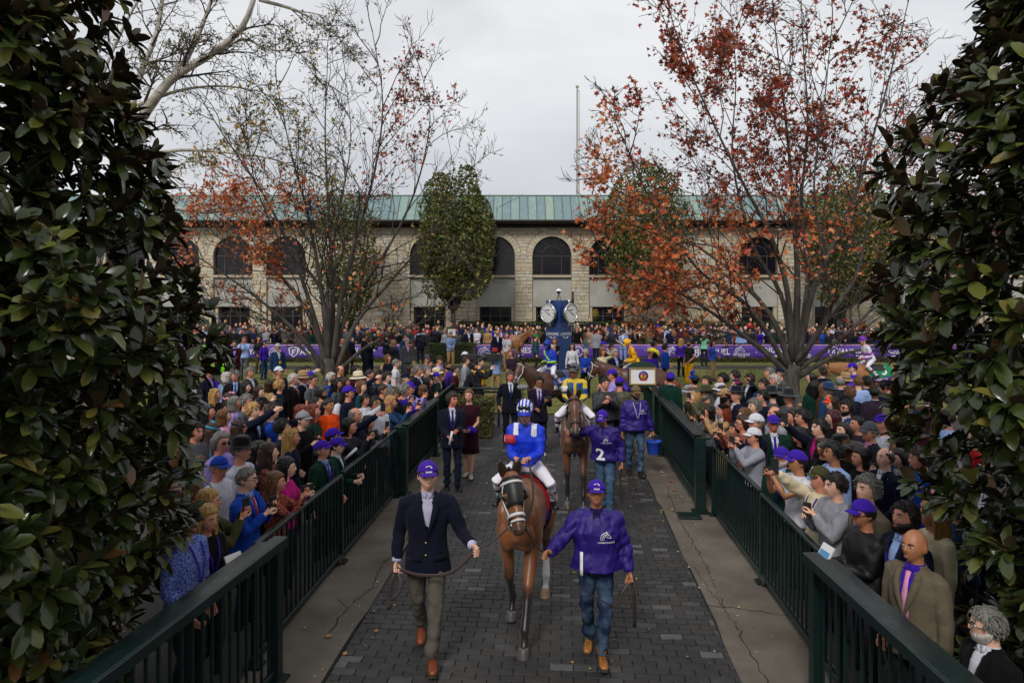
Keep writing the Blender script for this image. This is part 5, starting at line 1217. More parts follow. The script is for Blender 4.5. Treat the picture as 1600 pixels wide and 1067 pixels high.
maple('large maple with red and orange leaves rising from the right crowd', (1238, 668), Y2, ([(1234, 610), (1239, 570)], [0.40, 0.31, 0.28, 0.23]), L2,
      [(1090, 110, 95, 130, 1.3, 0), (1040, 60, 30, 60, 0.7, 0), (1160, 50, 50, 70, 1.1, 0), (1330, 120, 55, 110, 1.2, 0), (1000, 370, 75, 100, 0.6, 1), (1065, 450, 85, 60, 0.55, 1), (945, 250, 22, 70, 1.0, 1), (1180, 210, 120, 130, 0.75, 0), (1210, 340, 90, 80, 0.6, 1), (1330, 300, 90, 90, 0.25, 1), (1120, 420, 110, 70, 0.4, 1), (1400, 60, 40, 60, 0.5, 0), (1130, 330, 60, 60, 0.4, 1), (1280, 190, 40, 60, 0.5, 0), (1380, 240, 25, 40, 0.5, 1), (1180, 450, 70, 50, 0.5, 1)], 0.03, [RED, ORG], 6, 12500, 0.15, 13, 6, 3)
# white-barked plane tree behind the left magnolia
Y3 = 31.0
rP = random.Random(12); foot = at(120, 600, Y3); foot.z = 0
tp = thing('plane_tree', 'tall plane tree with white branches behind the left magnolia', 'tree', foot)
LP = [limb_px([(170, 330), (200, 225), (262, 130), (330, 85), (380, 40), (405, -30)], Y3, -1.0, 0.30, 0.15), limb_px([(175, 300), (215, 130), (245, 50), (258, -40)], Y3, 1.5, 0.20, 0.12), limb_px([(255, 140), (290, 95), (320, 30), (340, -30)], Y3, 0.5, 0.17, 0.10), limb_px([(330, 85), (380, 62), (420, 78), (470, 85), (520, 140)], Y3, -1.0, 0.09, 0.03),
      limb_px([(215, 165), (280, 142), (340, 135), (400, 142), (440, 158)], Y3, 1.0, 0.09, 0.03), limb_px([(200, 235), (150, 160), (205, 20), (240, -20)], Y3, 1.0, 0.14, 0.05), limb_px([(195, 250), (280, 235), (370, 240), (430, 250), (480, 270)], Y3, 2.0, 0.10, 0.04), limb_px([(190, 300), (300, 330), (400, 322), (470, 310), (560, 308)], Y3, 2.5, 0.12, 0.05),
      limb_px([(405, 0), (470, 20), (530, 60), (575, 120)], Y3, 0, 0.09, 0.03), limb_px([(262, 130), (245, 110), (215, 90), (190, 95)], Y3, 0, 0.07, 0.03)]
big, tw, S, D = grow(LP, rP, 10, 6, 3, len2=0.30, spread=1.0, up=-0.03, fine=0.013)
tr = MB(); tr.tube(spline([foot, at(135, 450, Y3), at(170, 330, Y3)]), list(np.linspace(0.5, 0.32, 9)), 16)
sub = lambda m, o: (setattr(m, 'v', [m.verts() - np.array(o)]), m)[1]
link('trunk', sub(tr, foot), tp, mats=[M_BARKW]); link('limbs', sub(big, foot), tp, mats=[M_BARKW]); link('twigs', sub(tw, foot), tp, mats=[M_TWIGD], kind='stuff')
rs = np.random.RandomState(4); d, ci = blob_density(S, [(300, 230, 120, 70, 0.8, 0), (420, 200, 120, 60, 0.5, 0), (480, 90, 90, 80, 0.5, 1), (270, 60, 80, 60, 0.4, 1), (330, 300, 120, 50, 0.7, 0)], 0.10)
k = rs.choice(len(S), 4200, p=d / d.sum()); PALP = [OLI, [(0.10, 0.085, 0.04), (0.14, 0.11, 0.045), (0.2, 0.15, 0.05)]]
C = np.array([PALP[int(ci[i])][rs.randint(3)] for i in k]); leafcloud('crown', S[k] + rs.normal(size=(4200, 3)) * 0.12 - np.array(foot), np.tile([0, -0.3, 0.5], (4200, 1)), 0.12, C, 7, tp, 'maple')
# round-crowned green trees in front of the building
def crown_tree(name, label, px, Y, cx, cy, rx, ry, stems, n, size, cols, seed, depth=None):
    foot = at(px, 500, Y); foot.z = 0; t = thing(name, label, 'tree', foot); r = random.Random(seed); rs = np.random.RandomState(seed)
    c = at(cx, cy, Y); R = np.array([rx / FPX * Y, (depth or rx / FPX * Y), ry / FPX * Y]); tr = MB(); lm = MB()
    fork = Vector((foot.x, Y, max(0.8, c.z - R[2] * 1.15))); tr.tube([foot, foot * 0.5 + fork * 0.5, fork], [0.22, 0.18, 0.17], 10)
    for i in range(stems):
        a = 6.283 * i / stems + r.uniform(-0.3, 0.3); q = r.uniform(0.35, 0.8)
        e = np.array(c) + R * np.array([math.cos(a) * q, math.sin(a) * q, r.uniform(-0.1, 0.75)])
        P = spline([np.array(fork) - [0, 0, 0.1], np.array(fork) * 0.55 + e * 0.45 + np.array([math.cos(a), math.sin(a), -0.6]) * 0.25, e], 5); lm.tube(P, list(np.linspace(0.10, 0.02, len(P))), 6)
        for j in range(12):
            k = r.randint(3, len(P) - 1); d_ = np.array([r.gauss(0, 1), r.gauss(0, 1), r.gauss(0.5, 0.7)]); lm.tube(wander(r, P[k], d_, R[0] * 0.55, 4, 0.2, 0.05), [0.025, 0.02, 0.015, 0.01, 0.006], 4, caps=False)
    D = rs.normal(size=(n, 3)); D /= np.linalg.norm(D, axis=1)[:, None]
    lump = 1 + 0.13 * waves(D, seed, 5, 8) + 0.09 * waves(D, seed + 1, 11, 8)
    q = (1 - 0.55 * rs.rand(n) ** 2.2) * lump
    top = np.where(D[:, 2] > 0, 1 - 0.10 * D[:, 2] ** 2 * 0, 1.0); P = D * q[:, None] * R * top[:, None]
    hole = waves(P, seed + 2, 3.2 / R[0] * 1.4, 9); keep = hole > -0.45; P = P[keep]; D = D[keep]
    sub(tr, foot); sub(lm, foot); link('trunk', tr, t, mats=[M_BARK]); link('limbs', lm, t, mats=[M_BARK], kind='stuff')
    w = np.array([k_[1] for k_ in cols], float); C = np.array([k_[0] for k_ in cols])[rs.choice(len(cols), len(P), p=w / w.sum())]
    leafcloud('crown', P + np.array(c) - np.array(foot), D * 0.6 + [0, 0, 0.45], size, C, seed, t, 'diamond')
PEAR = [((0.115, 0.135, 0.028), 4), ((0.17, 0.185, 0.04), 3), ((0.065, 0.085, 0.022), 3), ((0.14, 0.12, 0.025), 1), ((0.20, 0.10, 0.03), 0.4)]
crown_tree('pear_tree', 'dense green rounded tree in front of the left centre windows', 708, 45, 711, 372, 62, 102, 8, 15000, 0.17, PEAR, 21)
crown_tree('pear_tree', 'green multi stemmed tree half hidden behind orange maple leaves', 1008, 45, 1008, 362, 66, 112, 8, 12000, 0.17, PEAR, 22)
crown_tree('pear_tree', 'slim green tree directly behind the nearly bare left maple', 545, 45, 540, 400, 50, 105, 6, 5200, 0.17, PEAR, 23)
crown_tree('pear_tree', 'green tree at right behind the large maple trunk', 1312, 44, 1320, 372, 70, 110, 8, 11000, 0.17, PEAR + [((0.17, 0.16, 0.03), 2)], 24)
crown_tree('maroon_tree', 'maroon leaved tree peeping out behind the right magnolia', 1560, 34, 1530, 250, 120, 150, 8, 9000, 0.12, [((0.16, 0.025, 0.03), 3), ((0.22, 0.04, 0.04), 2), ((0.11, 0.03, 0.025), 2)], 25)
crown_tree('yellow_green_tree', 'yellow green tree behind the far right end of the building front', 1420, 41, 1425, 400, 75, 110, 7, 6500, 0.12, [((0.20, 0.17, 0.03), 3), ((0.12, 0.12, 0.025), 2), ((0.30, 0.20, 0.04), 1)], 26)
# ---------------------------------------------------------------- magnolias framing the view
M_MAG = bpy.data.materials.new('magnolia_leaf'); M_MAG.use_nodes = True
_N = M_MAG.node_tree.nodes; _L = M_MAG.node_tree.links; _b = _N['Principled BSDF']; _a = _N.new('ShaderNodeAttribute'); _a.attribute_name = 'Col'; _g = _N.new('ShaderNodeNewGeometry')
_mx = _N.new('ShaderNodeMixRGB'); _mx.inputs[2].default_value = (0.060, 0.040, 0.016, 1); _L.new(_g.outputs['Backfacing'], _mx.inputs[0]); _L.new(_a.outputs['Color'], _mx.inputs[1]); _L.new(_mx.outputs[0], _b.inputs['Base Color'])
_rr = _N.new('ShaderNodeMapRange'); _rr.inputs[3].default_value = 0.21; _rr.inputs[4].default_value = 0.8; _L.new(_g.outputs['Backfacing'], _rr.inputs[0]); _L.new(_rr.outputs[0], _b.inputs['Roughness']); _b.inputs['Specular IOR Level'].default_value = 0.42
def mag_leaf(r, L, w, fold, droop):        # blade along +y from the stalk, upper side +z
    V = []; F = []
    for i, (t, ww) in enumerate(((0.0, 0.09), (0.25, 0.62), (0.60, 1.0), (0.87, 0.70), (1.0, 0.10))):
        z = -droop * t * t * L; y = t * L
        V += [(-w * ww, y, z + fold * ww * w), (0, y, z), (w * ww, y, z + fold * ww * w)]
        if i: a = 3 * i; F += [(a - 3, a - 2, a + 1, a), (a - 2, a - 1, a + 2, a + 1)]
    return np.array(V), F
def magnolia(label, c, bound, seed, nros, parts_px):
    """bound(z, ang) -> crown radius"""
    r = random.Random(seed); rs = np.random.RandomState(seed); t = thing('magnolia_tree', label, 'tree', c)
    tr = MB(); tr.tube([(0, 0, -0.05), (0.1, 0, 2), (0, 0.1, 4), (0.05, 0, 7)], [0.20, 0.16, 0.12, 0.05], 10); link('trunk', tr, t, mats=[M_BARK])
    lm = MB(); leaves = []; camp = np.array([0, 0, CAMH]) - np.array(c)
    for i in range(nros):
        z = r.uniform(0.25, 7.4); face = math.atan2(-c[1] + 0.5, -c[0]); ang = face + r.gauss(0, 0.85)
        R = bound(z, ang) * (1 + 0.07 * math.sin(7 * ang + z * 3.1) + 0.05 * math.sin(4.3 * z + 2 * ang)) * (1 - 0.50 * r.random() ** 1.7)
        p = np.array([math.cos(ang) * R, math.sin(ang) * R, z]); out = np.array([math.cos(ang), math.sin(ang), r.uniform(-0.15, 0.75)]); out /= np.linalg.norm(out)
        if i % 9 == 0:
            b0 = np.array([math.cos(ang) * R * 0.6, math.sin(ang) * R * 0.6, z - 0.35]); lm.tube([b0, (b0 + p) / 2 + [0, 0, -0.04], p], [0.022, 0.015, 0.008], 5, caps=False)
        m = r.randint(7, 11); a0 = r.uniform(0, 6.28); up = np.array([0, 0, 1.0]); e1 = np.cross(out, up); e1 /= np.linalg.norm(e1); e2 = np.cross(e1, out)
        for k in range(m):
            a = a0 + k * 2.4; el = r.uniform(0.75, 1.45) if k < m - 2 else r.uniform(0.1, 0.5)
            d = out * math.cos(el) + (e1 * math.cos(a) + e2 * math.sin(a)) * math.sin(el); d = d + np.array([0, 0, 0.10]); d /= np.linalg.norm(d)
            upv = out * 0.55 + up * 0.95 + rs.normal(size=3) * 0.30; upv -= d * (upv @ d); upv /= np.linalg.norm(upv) + 1e-9; x = np.cross(d, upv)
            L = r.uniform(0.13, 0.212); q = r.random()
            tone = (0.022, 0.033, 0.009) if q < 0.46 else (0.038, 0.053, 0.013) if q < 0.76 else (0.092, 0.10, 0.021) if q < 0.94 else (0.14, 0.12, 0.03) if q < 0.985 else (0.13, 0.06, 0.022)
            leaves.append((p - out * (0.05 * (k / m)), x, d, upv, L, L * r.uniform(0.19, 0.255), r.uniform(0.05, 0.5), r.uniform(0.05, 0.45), tone))
    link('branches', lm, t, mats=[M_BARK], kind='stuff')
    # the 300 leaves that show largest become parts, the rest one mass
    sc = []
    for i, lf in enumerate(leaves):
        wpos = lf[0] + np.array(c); u = 800 + wpos[0] / max(0.5, wpos[1]) * FPX; v = HOR - (wpos[2] - CAMH) / max(0.5, wpos[1]) * FPX
        vis = -20 < u < 1620 and -20 < v < 1090 and wpos[1] > 1.5
        Rn = math.hypot(lf[0][0], lf[0][1]); sc.append((lf[4] / np.linalg.norm(lf[0] - camp) + 0.035 * Rn / 2.4) if vis else -1)
    order = np.argsort(-np.array(sc)); top = set(order[:300].tolist())
    mass = MB(); cols = []; pm = {}
    for i, (p, x, d, u, L, w, fo, dr, tone) in enumerate(leaves):
        if i in top:
            key = (tone, int(fo * 4), int(dr * 4))
            if key not in pm:
                V, F = mag_leaf(r, 1.0, w / L, fo, dr); mb = MB(); mb.add(V, F); me = mb.mesh('leaf', [M_MAG]); ca = me.color_attributes.new('Col', 'FLOAT_COLOR', 'POINT'); ca.data.foreach_set('color', np.tile([*tone, 1], (len(V), 1)).astype(np.float32).ravel()); pm[key] = me
            M = Matrix(((x[0], d[0], u[0], p[0]), (x[1], d[1], u[1], p[1]), (x[2], d[2], u[2], p[2]), (0, 0, 0, 1))) @ Matrix.Scale(L, 4)
            link('leaf', pm[key], t, mat=M)
        else:
            V, F = mag_leaf(r, L, w, fo, dr); mass.add(V @ np.array([x, d, u]) + p, F); cols.append(np.tile([*tone, 1], (len(V), 1)))
    o = link('foliage', mass, t, mats=[M_MAG], kind='stuff'); me = o.data; ca = me.color_attributes.new('Col', 'FLOAT_COLOR', 'POINT'); ca.data.foreach_set('color', np.concatenate(cols).astype(np.float32).ravel())
    return t
magnolia('dense glossy magnolia filling the left edge of the picture', (-4.75, 4.9, 0), lambda z, a: float(np.interp(z, [0, 1.2, 2.0, 2.5, 3.0, 3.6, 4.6, 5.1, 5.7, 7.5], [1.6, 1.9, 2.12, 2.33, 2.38, 2.24, 1.96, 1.76, 1.68, 0.9])), 31, 3700, None)
magnolia('dense glossy magnolia filling the right edge of the picture', (5.35, 4.9, 0), lambda z, a: float(np.interp(z, [0, 1.2, 1.8, 2.4, 2.9, 3.3, 3.7, 4.1, 4.7, 5.1, 5.7, 7.5], [1.5, 1.70, 1.92, 2.14, 2.30, 2.34, 2.36, 2.34, 2.24, 2.0, 1.8, 0.9])), 32, 3700, None)
# ================================================================ horses
M_COAT = mat('horse_coat', attr='Col', rough=0.38, var=0.14, vscale=9, bump=0.12, bscale=120, sheen=0.1, spec=0.5)
M_TACK = mat('tack_leather', (0.030, 0.018, 0.012), rough=0.5)
M_TACKB = mat('tack_black', (0.012, 0.012, 0.013), rough=0.55)
M_FLEECE = mat('white_fleece', (0.62, 0.60, 0.60), rough=0.95, bump=0.6, bscale=60)
M_STEEL = mat('steel', (0.5, 0.5, 0.5), rough=0.3, metal=1.0)
M_MANE = mat('mane', (0.014, 0.010, 0.008), rough=0.5, var=0.4, vscale=50, bump=0.7, bscale=60, stretch=(1, 0.25, 0.25))
TR = [(-0.66, 1.17, 0.08, 0.12), (-0.58, 1.16, 0.165, 0.22), (-0.42, 1.17, 0.215, 0.31), (-0.22, 1.20, 0.235, 0.355), (-0.02, 1.20, 0.255, 0.345), (0.20, 1.195, 0.275, 0.330), (0.42, 1.215, 0.275, 0.310), (0.60, 1.26, 0.270, 0.295), (0.76, 1.25, 0.245, 0.265), (0.88, 1.20, 0.190, 0.215), (0.96, 1.16, 0.09, 0.11)]
def trunk_pt(y, a, k=1.0):                 # a=0 is the spine, +a down the left (+x) flank
    ys = [q[0] for q in TR]; zc, rx, rz = (np.interp(y, ys, [q[i] for q in TR]) for i in (1, 2, 3))
    return np.array([math.sin(a) * rx * k, y, zc + math.cos(a) * rz * k])
FLEG = dict(hoof=(0.0, -0.40, 0.0))
def horse(label, loc, yaw, poll, nose, legs, coat, white=(), scale=1.0, group='racehorses parading in the paddock', hero=True, tail=True, turn=0.0):
    """poll/nose: head points in horse space; legs: hoof (x, y, lift) for left front, right front, left hind, right hind"""
    mb = MB(); A = np.array
    mb.tube([(0, q[0], q[1]) for q in TR], [(q[2], q[3]) for q in TR], 22, up=(1, 0, 0))
    for s in (-1, 1): mb.ell((s * 0.095, -0.585, 1.07), (0.095, 0.085, 0.15), 12, 8); mb.ell((s * 0.165, -0.40, 1.20), (0.075, 0.17, 0.24), 12, 8)
    poll = A(poll, float); nose = A(nose, float)
    b = A((0, -0.40, 1.27)); c1 = A((poll[0] * 0.25, -0.62, 1.42)) * 0.5 + (b * 0.45 + poll * 0.55) * 0.5
    N = spline([b, c1, poll + A((0, 0.05, -0.04))], 5); mb.tube(N, [(w, h) for w, h in zip(np.linspace(0.15, 0.075, len(N)), np.linspace(0.30, 0.125, len(N)))], 16, up=(1, 0, 0))
    hd = nose - poll; HL = np.linalg.norm(hd); hd /= HL; side = np.cross(hd, A((0, 0, 1.0))); side /= np.linalg.norm(side); side = side if side[0] > 0 else -side
    fn = np.cross(side, hd); fn = fn if fn[1] < 0 or fn[2] > 0.3 else -fn      # face normal (forehead side)
    if fn[1] > 0 and fn[2] < 0: fn = -fn
    sec = [(-0.06, 0.070, 0.085, 0.0), (0.02, 0.085, 0.115, -0.01), (0.12, 0.094, 0.150, -0.035), (0.22, 0.090, 0.155, -0.045), (0.34, 0.066, 0.110, -0.030), (0.44, 0.055, 0.085, -0.018), (0.52, 0.060, 0.078, -0.012), (0.575, 0.056, 0.066, -0.012), (0.60, 0.035, 0.04, -0.015)]
    P = [poll + hd * (t * HL / 0.60) + fn * o for t, w, h, o in sec]; mb.tube(P, [(w, h) for t, w, h, o in sec], 18, up=side)
    for s in (-1, 1): mb.ell(poll + hd * 0.20 * HL / 0.6 + side * s * 0.075 + fn * 0.025, (0.028, 0.03, 0.026), 8, 6)      # brow bones
    lc = []                                # leg bones, for colouring
    for i, (hx, hy, lift) in enumerate(legs):
        s = 1 if i % 2 == 0 else -1; hoof = A((hx, hy, lift)); front = i < 2
        if front:
            el = A((s * 0.15, -0.36, 1.02)); d = hoof - el; bend = 0.05 + lift * 0.9
            kn = A((s * 0.13 * 0.5 + hx * 0.5, el[1] + d[1] * 0.50 - bend * 0.7, 0.53 + lift * 0.55)); fe = A((hx, hy + 0.045 + lift * 0.5, 0.20 + lift * 0.95))
            mb.ell((s * 0.15, -0.40, 1.10), (0.10, 0.16, 0.24), 12, 8)
            mb.tube([el + [0, 0, 0.12], el, el * 0.55 + kn * 0.45, kn + [0, 0.005, 0.06], kn, kn * 0.85 + fe * 0.15, kn * 0.4 + fe * 0.6, fe + [0, 0, 0.02], fe], [(0.10, 0.15), (0.095, 0.125), (0.072, 0.086), (0.056, 0.060), (0.060, 0.063), (0.043, 0.052), (0.039, 0.050), (0.050, 0.058), (0.046, 0.052)], 12, up=(1, 0, 0))
        else:
            st = A((s * 0.16, 0.62, 1.06)); d = hoof - A((0, 0.78, 0)); hk = A((hx * 0.5 + s * 0.06, 0.86 + d[1] * 0.50 + 0.03, 0.57 + lift * 0.5)); fe = A((hx, hy + 0.05 + lift * 0.4, 0.20 + lift * 0.95)); stf = A((s * 0.16, 0.56 + d[1] * 0.32, 0.86))
            mb.ell((s * 0.14, 0.66, 1.14), (0.15, 0.24, 0.28), 12, 8, rot=Matrix.Rotation(-0.15, 3, 'X'))
            mb.tube([st, stf, stf * 0.5 + hk * 0.5, hk + [0, -0.01, 0.07], hk, hk * 0.82 + fe * 0.18, hk * 0.4 + fe * 0.6, fe + [0, 0, 0.02], fe], [(0.14, 0.19), (0.105, 0.13), (0.070, 0.095), (0.054, 0.074), (0.055, 0.070), (0.044, 0.056), (0.040, 0.050), (0.050, 0.057), (0.046, 0.052)], 12, up=(1, 0, 0))
        mb.tube([fe, (fe + hoof) / 2 + [0, 0, 0.035], hoof + [0, 0, 0.075]], [(0.040, 0.045), (0.035, 0.038), (0.045, 0.050)], 12, up=(1, 0, 0)); lc.append((fe, hoof))
    me = solid(mb, 0.013 if hero else 0.017, 4, 0.5 if hero else 0.4); out = mb_of(me); bpy.data.meshes.remove(me)
    V = out.verts(); me = out.mesh('t'); Nn = mnorm(me); bpy.data.meshes.remove(me); out.v = [V + Nn * ((np.abs(waves(V, 8, 15, 8)) ** 0.8 - 0.4) * 0.011 * sstep(0.6, 0.95, V[:, 2]))[:, None]]
    Vn = out.n
    ex = MB()
    for s in (-1, 1):                      # ears, eyes, nostrils
        e0 = poll + side * s * 0.055 - hd * 0.02 - fn * 0.0; ed = A((0, 0, 1.0)) * 0.9 + side * s * 0.22 - A((0, 1, 0)) * 0.25
        E = [e0 + ed * t * 0.20 for t in (-0.1, 0.15, 0.45, 0.75, 1.0)]; ex.tube(E, [(0.026, 0.018), (0.042, 0.024), (0.046, 0.022), (0.030, 0.014), (0.003, 0.003)], 10, up=side)
        ex.ell(poll + hd * 0.215 * HL / 0.6 + side * s * 0.088 + fn * 0.014, (0.018, 0.024, 0.024), 10, 8, mat=1)
        ex.ell(poll + hd * 0.555 * HL / 0.6 + side * s * 0.042 + fn * 0.028, (0.013, 0.018, 0.020), 8, 6, mat=1)
    append(out, ex)
    hv = MB()
    for fe, hoof in lc:
        hv.lathe([(0.0, 0.0), (0.061, 0.0), (0.060, 0.012), (0.050, 0.075), (0.044, 0.092), (0.0, 0.094)], 16, c=(0, 0, 0), sy=1.12); hv.v[-1] = hv.v[-1] + hoof + np.array([0, -0.02, 0]) + np.stack([np.zeros(len(hv.v[-1])), -0.35 * (0.09 - hv.v[-1][:, 2]) * (hv.v[-1][:, 2] < 0.095), np.zeros(len(hv.v[-1]))], 1) * 0.5
    b = out.n; append(out, hv, 2)
    V = out.verts(); C = np.tile(np.array(coat, float), (len(V), 1)); blk = np.array((0.014, 0.010, 0.009))
    z = V[:, 2]; dn = waves(V, 3, 14, 8) * 0.06
    k = sstep(0.74, 0.52, z + dn)[:, None]; C = C * (1 - k) + blk * k                       # black lower legs
    k = sstep(0.43, 0.56, (V - poll) @ hd * 0.6 / HL)[:, None] * (np.linalg.norm(V - poll, axis=1) < 0.9)[:, None] * (V[:, 1] < -0.5)[:, None] * 0.75; C = C * (1 - k) + blk * 1.4 * k   # dark muzzle
    belly = sstep(1.05, 0.80, z)[:, None] * 0.25; C = C * (1 + belly * 0.6)
    for wi in white:
        fe, hoof = lc[wi]; near = (np.linalg.norm((V - (fe + hoof) / 2)[:, :2], axis=1) < 0.16) & (z < 0.42 + dn) & (z > 0.09); C[near] = (0.74, 0.72, 0.68)
    C[Vn:b] = C[Vn:b] * 0.12
    C[b:] = (0.075, 0.07, 0.066)
    for wi in white: near = (np.linalg.norm((V - lc[wi][1])[:, :2], axis=1) < 0.12) & (np.arange(len(V)) >= b); C[near] = (0.30, 0.20, 0.13)
    me = out.mesh('horse', [M_COAT, M_EYE, M_COAT]); ca = me.color_attributes.new('Col', 'FLOAT_COLOR', 'POINT'); ca.data.foreach_set('color', np.concatenate([C, np.ones((len(V), 1))], 1).astype(np.float32).ravel())
    o = link('horse', me, loc=loc, rotz=yaw); o.scale = (scale,) * 3; tag(o, label, 'horse', group)
    mn = MB(); r = random.Random(2)        # mane and tail
    for i in range(34):
        t = i / 33; p = N[min(len(N) - 1, int(t * (len(N) - 1)))]; q = p + A((0, 0.03, 0.29 * (1 - t) + 0.115 * t)) * A((1, 1, 0.92)); d = A((-0.10 - 0.04 * r.random(), 0.05, -0.16 - 0.05 * r.random()))
        mn.tube([q - [0, 0, 0.02], q + [-0.03, 0.01, 0.012], q + d * 0.6, q + d * 1.1], [0.018, 0.02, 0.016, 0.005], 5)
    link('mane', mn, o, mats=[M_MANE])
    if tail:
        tl = MB()
        for i in range(16):
            a = r.uniform(-0.05, 0.05); tl.tube([(a * 0.5, 0.93, 1.27), (a, 1.04, 1.18), (a * 1.5, 1.09, 0.90), (a * 1.8 + r.gauss(0, 0.02), 1.08, 0.52 + r.uniform(-0.1, 0.12))], [0.02, 0.028, 0.03, 0.008], 5)
        link('tail', tl, o, mats=[M_MANE])
    H = dict(o=o, poll=poll, hd=hd, side=side, fn=fn, k=HL / 0.60, sec=sec, N=N); return H
def head_ring(H, t, grow=1.0, r=0.008, n=22, tilt=0.0, mb=None, mat_=0, a0=0.0, a1=6.2832):
    ts = [q[0] for q in H['sec']]; w, h, o = (np.interp(t, ts, [q[i] for q in H['sec']]) for i in (1, 2, 3)); c = H['poll'] + H['hd'] * t * H['k'] + H['fn'] * o; mb = mb or MB()
    full = a1 - a0 > 6.2; A_ = np.linspace(a0, a1, n + 1)[:-1] if full else np.linspace(a0, a1, n)
    mb.tube([c + H['side'] * math.cos(a) * (w * grow + r * 0.5) + H['fn'] * math.sin(a) * (h * grow + r * 0.5) + H['hd'] * tilt * math.sin(a) for a in A_], r, 6, mat=mat_, closed=full); return mb
def head_pt(H, t, a, g_=1.0):
    ts = [q[0] for q in H['sec']]; w, h, o = (np.interp(t, ts, [q[i] for q in H['sec']]) for i in (1, 2, 3))
    return H['poll'] + H['hd'] * t * H['k'] + H['fn'] * (o + math.sin(a) * h * g_) + H['side'] * math.cos(a) * w * g_
def bridle(H, m=None, white=False, fleece=False, hands=None):
    o = H['o']; mb = MB(); head_ring(H, 0.40, 1.03, 0.011, mb=mb); head_ring(H, 0.03, 1.04, 0.010, mb=mb)
    for s in (0.0, math.pi):
        mb.tube([head_pt(H, 0.03, s + 0.25 * (1 if s == 0 else -1), 1.05), head_pt(H, 0.2, s, 1.06), head_pt(H, 0.40, s, 1.08), head_pt(H, 0.47, s - 0.35 * (1 if s == 0 else -1), 1.1)], 0.010, 6)
    link('bridle', mb, o, mats=[m or (M_FLEECE if white else M_TACK)])
    bt = MB()
    for s in (0.0, math.pi): c = head_pt(H, 0.49, s - 0.35 * (1 if s == 0 else -1), 1.15); bt.tube([c + H['hd'] * 0.035 * math.cos(a) + H['fn'] * 0.035 * math.sin(a) for a in np.linspace(0, 6.28, 15)[:-1]], 0.006, 5, closed=True)
    link('bit', bt, o, mats=[M_STEEL])
    if fleece:
        f = MB(); head_ring(H, 0.41, 1.06, 0.017, mb=f); head_ring(H, 0.47, 1.06, 0.012, mb=f, a0=0.3, a1=math.pi - 0.3); link('noseband', f, o, mats=[M_FLEECE])
        f = MB()
        for s in (0.0, math.pi): f.tube([head_pt(H, 0.06, s + (0.5 if s == 0 else -0.5), 1.1), head_pt(H, 0.2, s, 1.12), head_pt(H, 0.40, s, 1.12)], 0.012, 6)
        head_ring(H, 0.08, 1.08, 0.014, mb=f, a0=0.15, a1=math.pi - 0.15); link('cheek_strap', f, o, mats=[M_FLEECE])
    if hands is not None:
        rn = MB()
        for s, hnd in zip((0.0, math.pi), hands):
            p0 = head_pt(H, 0.49, s - 0.35 * (1 if s == 0 else -1), 1.2); p1 = np.array(hnd, float); sg = 1 if s == 0 else -1
            n0 = (p0 + p1) / 2 + np.array([sg * 0.07, 0.0, -0.08]); rn.tube(spline([p0, n0, p1], 6), (0.010), 6)
        rn.tube([hands[0], (np.array(hands[0]) + np.array(hands[1])) / 2 + [0, 0.02, -0.05], hands[1]], 0.010, 6); link('reins', rn, o, mats=[m or M_TACK])
def saddle(H, cloth, band=None, text=None, name_text=None, y0=-0.06, y1=0.50, drop=1.95, tcol=None):
    o = H['o']; G = []; aa = np.linspace(-drop, drop, 33); yy = np.linspace(y0, y1, 10)
    for y in yy: G.append([trunk_pt(y, a, 1.045 + 0.012 * math.sin(a * 6 + y * 9)) for a in aa])
    mb = MB(); mb.grid(np.array(G), thick=-0.008); M = mat('saddle_cloth', cloth, rough=0.85, var=0.1, vscale=6, bump=0.3, bscale=30)
    for i, f in enumerate(mb.f):
        c = np.mean([mb.verts()[q] for q in f], 0) if band else None
        if band:
            zc = np.interp(c[1], [q[0] for q in TR], [q[1] for q in TR]); ang = abs(math.atan2(c[0], c[2] - zc)); mb.m[i] = 1 if ang > drop - 0.36 else 0
    sc = link('saddle_cloth', mb, o, mats=[M, mat('cloth_band', band or cloth, rough=0.8)])
    if text:
        lt = MB()
        for sg in (1, -1):
            for s, sz, ac, yc in text:
                t_ = text_mb(s, sz, bold=0.02); v = t_.verts(); W_ = []
                for x, y_, z_ in v:
                    ang = ac - y_ / 0.31; W_.append(trunk_pt(yc + x * (1 if sg > 0 else -1), sg * ang, 1.085))
                lt.add(np.array(W_), t_.f if sg > 0 else [q[::-1] for q in t_.f], 0, False)
        link('lettering', lt, sc, mats=[M_WHITEP if not tcol else mat('cloth_print', tcol, rough=0.8)])
    sd = MB(); G = [[trunk_pt(y, a, 1.07 + 0.05 * abs(math.sin((y - 0.2) * 5)) * math.cos(a * 0.7)) for a in np.linspace(-1.0, 1.0, 15)] for y in np.linspace(0.0, 0.40, 8)]; sd.grid(np.array(G), thick=-0.03); link('saddle', sd, o, mats=[M_TACKB])
    gi = MB(); gi.tube([trunk_pt(0.08, a, 1.055) for a in np.linspace(0, 6.2832, 33)[:-1]], 0.016, 6, closed=True); link('girth', gi, o, mats=[M_TACKB])
    stp = MB()
    for sg in (1, -1):
        p = trunk_pt(0.10, sg * 0.9, 1.1); q = np.array([sg * 0.315, 0.06, 1.16]); stp.tube([p, q], 0.010, 5)
    link('stirrup_leather', stp, o, mats=[M_TACKB])

